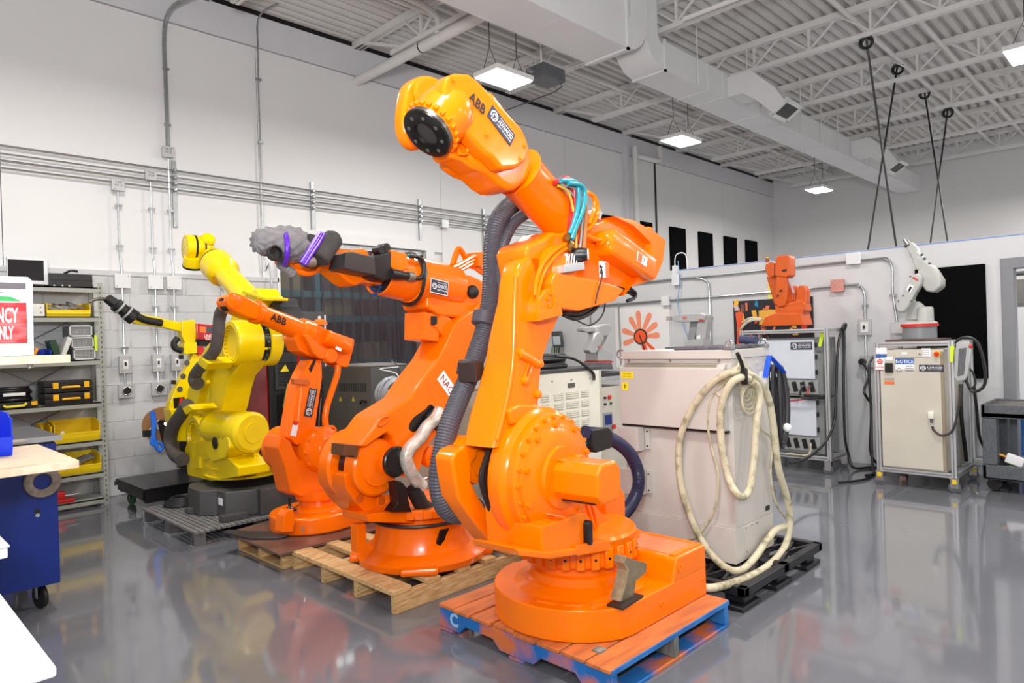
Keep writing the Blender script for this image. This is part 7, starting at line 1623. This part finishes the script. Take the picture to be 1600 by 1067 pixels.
MB().ball(at(437, 524, 'y', 7.06), .03, 8).obj('yellow_tip', mat('brass', (150, 110, 50)), pu)
MB().prism([(3.62, 1.30), (3.72, 1.30), (3.68, 1.38)], 'y', 7.27, 7.284).obj('yellow_mark', PRINTY, pu)
box(3.50, 4.0, 7.3, 8.1, 1.52, 1.72).obj('feeder_deck', mat('machine_black', (28, 28, 30)), pu, bev=.01)
gp = T('grey_panel', 'dark grey upright panel with a white knob before the strip curtain', 'panel', (4.25, 7.5, 0))
P = pts('468,487 506,487 508,640 470,640', 'y', 7.5); MB().poly([P, [p+V(0, .03, 0) for p in P]]).obj('panel_plate', DGREY, gp, bev=.004)
box(4.12, 4.5, 7.5, 7.53, 0, .95).obj('panel_foot', DGREY, gp)
MB().cyl(at(499, 496, 'y', 7.495), at(499, 496, 'y', 7.48), .02, n=14).obj('white_knob', PRINTW, gp); MB().bar(at(507.5, 492, 'y', 7.49), at(509, 610, 'y', 7.49), .016, .01, (0, 1, 0)).obj('white_edge', PRINTW, gp)
# dark grey machine cabinet
dc = T('machine_cabinet', 'dark grey vented cabinet with two yellow warning triangles before the strip curtain', 'cabinet', (4.5, 6.7, 0))
DC = mat('dark_cabinet_paint', (82, 82, 80), .5, var=.03)
box(4.10, 4.62, 6.2, 7.2, 0.02, 1.33).obj('body', DC, dc, bev=.005)
MB().prism([(4.62, .02), (4.62, 1.33), (4.66, 1.33), (4.86, .95), (4.86, .02)], 'y', 6.2, 7.2).obj('sloped_side', DC, dc)
MB().prism([(4.655, 1.335), (4.69, 1.335), (4.885, .955), (4.855, .955)], 'y', 6.19, 7.2).obj('pale_edge', BEIGE, dc)
def dcp(px, py, o=.002): return at(px, py, 'x', 4.10-o)
for k in range(12):
    q = dcp(531+3.6*k, 605); MB().obox(q, (0, 1, 0), (0, 0, 1), (1, 0, 0), .012, .045, .003).obj('vent_slot', mat('vent_dark', (46, 46, 46), .7, var=0), dc)
for px in (532, 552):
    q = dcp(px, 623, .004); MB().poly([[q+V(-k, -a, c) for a, c in ((-.028, -.025), (.028, -.025), (0, .03))] for k in (0, .002)]).obj('warning_triangle', mat('dim_yellow', (200, 180, 50), .5, var=0), dc)
MB().tube([dcp(572, 628, .02), dcp(566, 626, .03), dcp(563, 631, .03)], .012, 8, 2).obj('key_handle', BLACK, dc)
fm_ = MB()
for i in range(16): fm_.ball((4.12+.032*i, 6.7, 1.34), .028, 8, (1, 18, .8))
fm_.obj('ridged_top', mat('grey_ridged_foam', (120, 116, 114), .9), dc)['kind'] = 'stuff'
MB().cyl((4.45, 6.3, 1.34), (4.45, 6.3, 1.40), .01, n=8).obj('lift_eye', GALV, dc); MB().tube([(4.45, 6.3, 1.4), (4.46, 6.19, 1.30), (4.47, 6.18, 1.15)], .006, 6, 4).obj('thin_cord', BLACK, dc)
bb2 = T('small_cabinet', 'plain beige box cabinet half hidden behind the second orange robot arm', 'cabinet', (4.2, 5.3, 0))
box(3.92, 4.55, 5.0, 5.6, .02, 1.10).obj('body', BEIGE, bb2, bev=.006); box(3.90, 4.57, 4.98, 5.62, 1.10, 1.125).obj('lid', BEIGE, bb2, bev=.005)
gc = T('cable_coil', 'coil of pale blue-grey cable hung on the dark grey cabinet', 'cable', (4.3, 5.9, .9))
gcc = at(614, 614, 'y', 5.85)
for i in range(9): MB().tube([gcc+V((.135+.012*(i % 4))*math.cos(q)+.01*(i % 3), .02*i-.06+.01*math.sin(q*2), (.125+.010*(i % 5))*math.sin(q)) for q in [2*math.pi*k/14 for k in range(14)]], .010, 6, 3, True).obj('cable_loop', CABLEG, gc)
MB().tube([gcc+V(.04, -.05, .1), gcc+V(.05, 0, .2), gcc+V(.05, .3, .24), (4.45, 6.19, 1.32)], .005, 6, 3).obj('tie_cord', PRINTW, gc)
# store room rack behind the curtain
rk = T('storage_rack', 'teal beamed storage rack dimly seen through the strip curtain', 'rack', (5.6, 10.3, 0))
TB = mat('teal_rack_paint', (70, 150, 160), .5)
for x in (3.9, 5.62, 7.4): box(x, x+.08, 10.0, 10.08, 0, 3.0).obj('rack_post', TB, rk)
for z in (.5, 1.2, 1.96, 2.36): box(3.9, 7.45, 9.98, 10.02, z, z+.10).obj('rack_beam', TB, rk); 
for z in (.6, 1.3, 2.06, 2.46): box(3.9, 7.45, 10.02, 10.9, z-.02, z).obj('rack_deck', mat('rack_deck', (90, 80, 78), .7), rk)
rnd = random.Random(8); ord_ = ('bottom', 'second', 'third', 'top')
for li, z in enumerate((.6, 1.3, 2.06, 2.46)):
    for j, x in enumerate((4.05, 4.9, 5.75, 6.5)):
        w = rnd.uniform(.5, .65); h = rnd.uniform(.25, .5) if li < 3 else .3
        c = [(120, 30, 34), (96, 40, 44), (150, 50, 44), (90, 84, 80), (170, 160, 120)][int(rnd.random()*5)]
        tag(MB().box(x, x+w, 10.06, 10.6, z+.003, z+h).obj('stock_box', mat('stock_%d_%d_%d' % c, c, .6), bev=.012), 'dim box behind the strip curtain, %s shelf of the rack, %s from the left' % (ord_[li], ('first', 'second', 'third', 'fourth')[j]), 'box', 'boxes behind the strip curtain')
l = area_light('store_fill', (5.5, 9.4, 3.3), (5.5, 9.6, 0), 1.2, .3, 14)  # assumed unseen lamp, added to light the rack behind the curtain
# ------------------------------------------------------------------ origins of one-mesh things at their own base
for o in list(COL.objects):
    if o.parent is None and o.type == 'MESH' and o.location.length == 0:
        co = [v.co for v in o.data.vertices]
        if not co: continue
        c = Vector((sum(v[0] for v in co)/len(co), sum(v[1] for v in co)/len(co), min(v[2] for v in co)))
        if o.get('kind') == 'structure': continue
        o.data.transform(Matrix.Translation(-c)); o.location = c
        for ch in o.children: ch.matrix_parent_inverse = Matrix.Translation(-c)
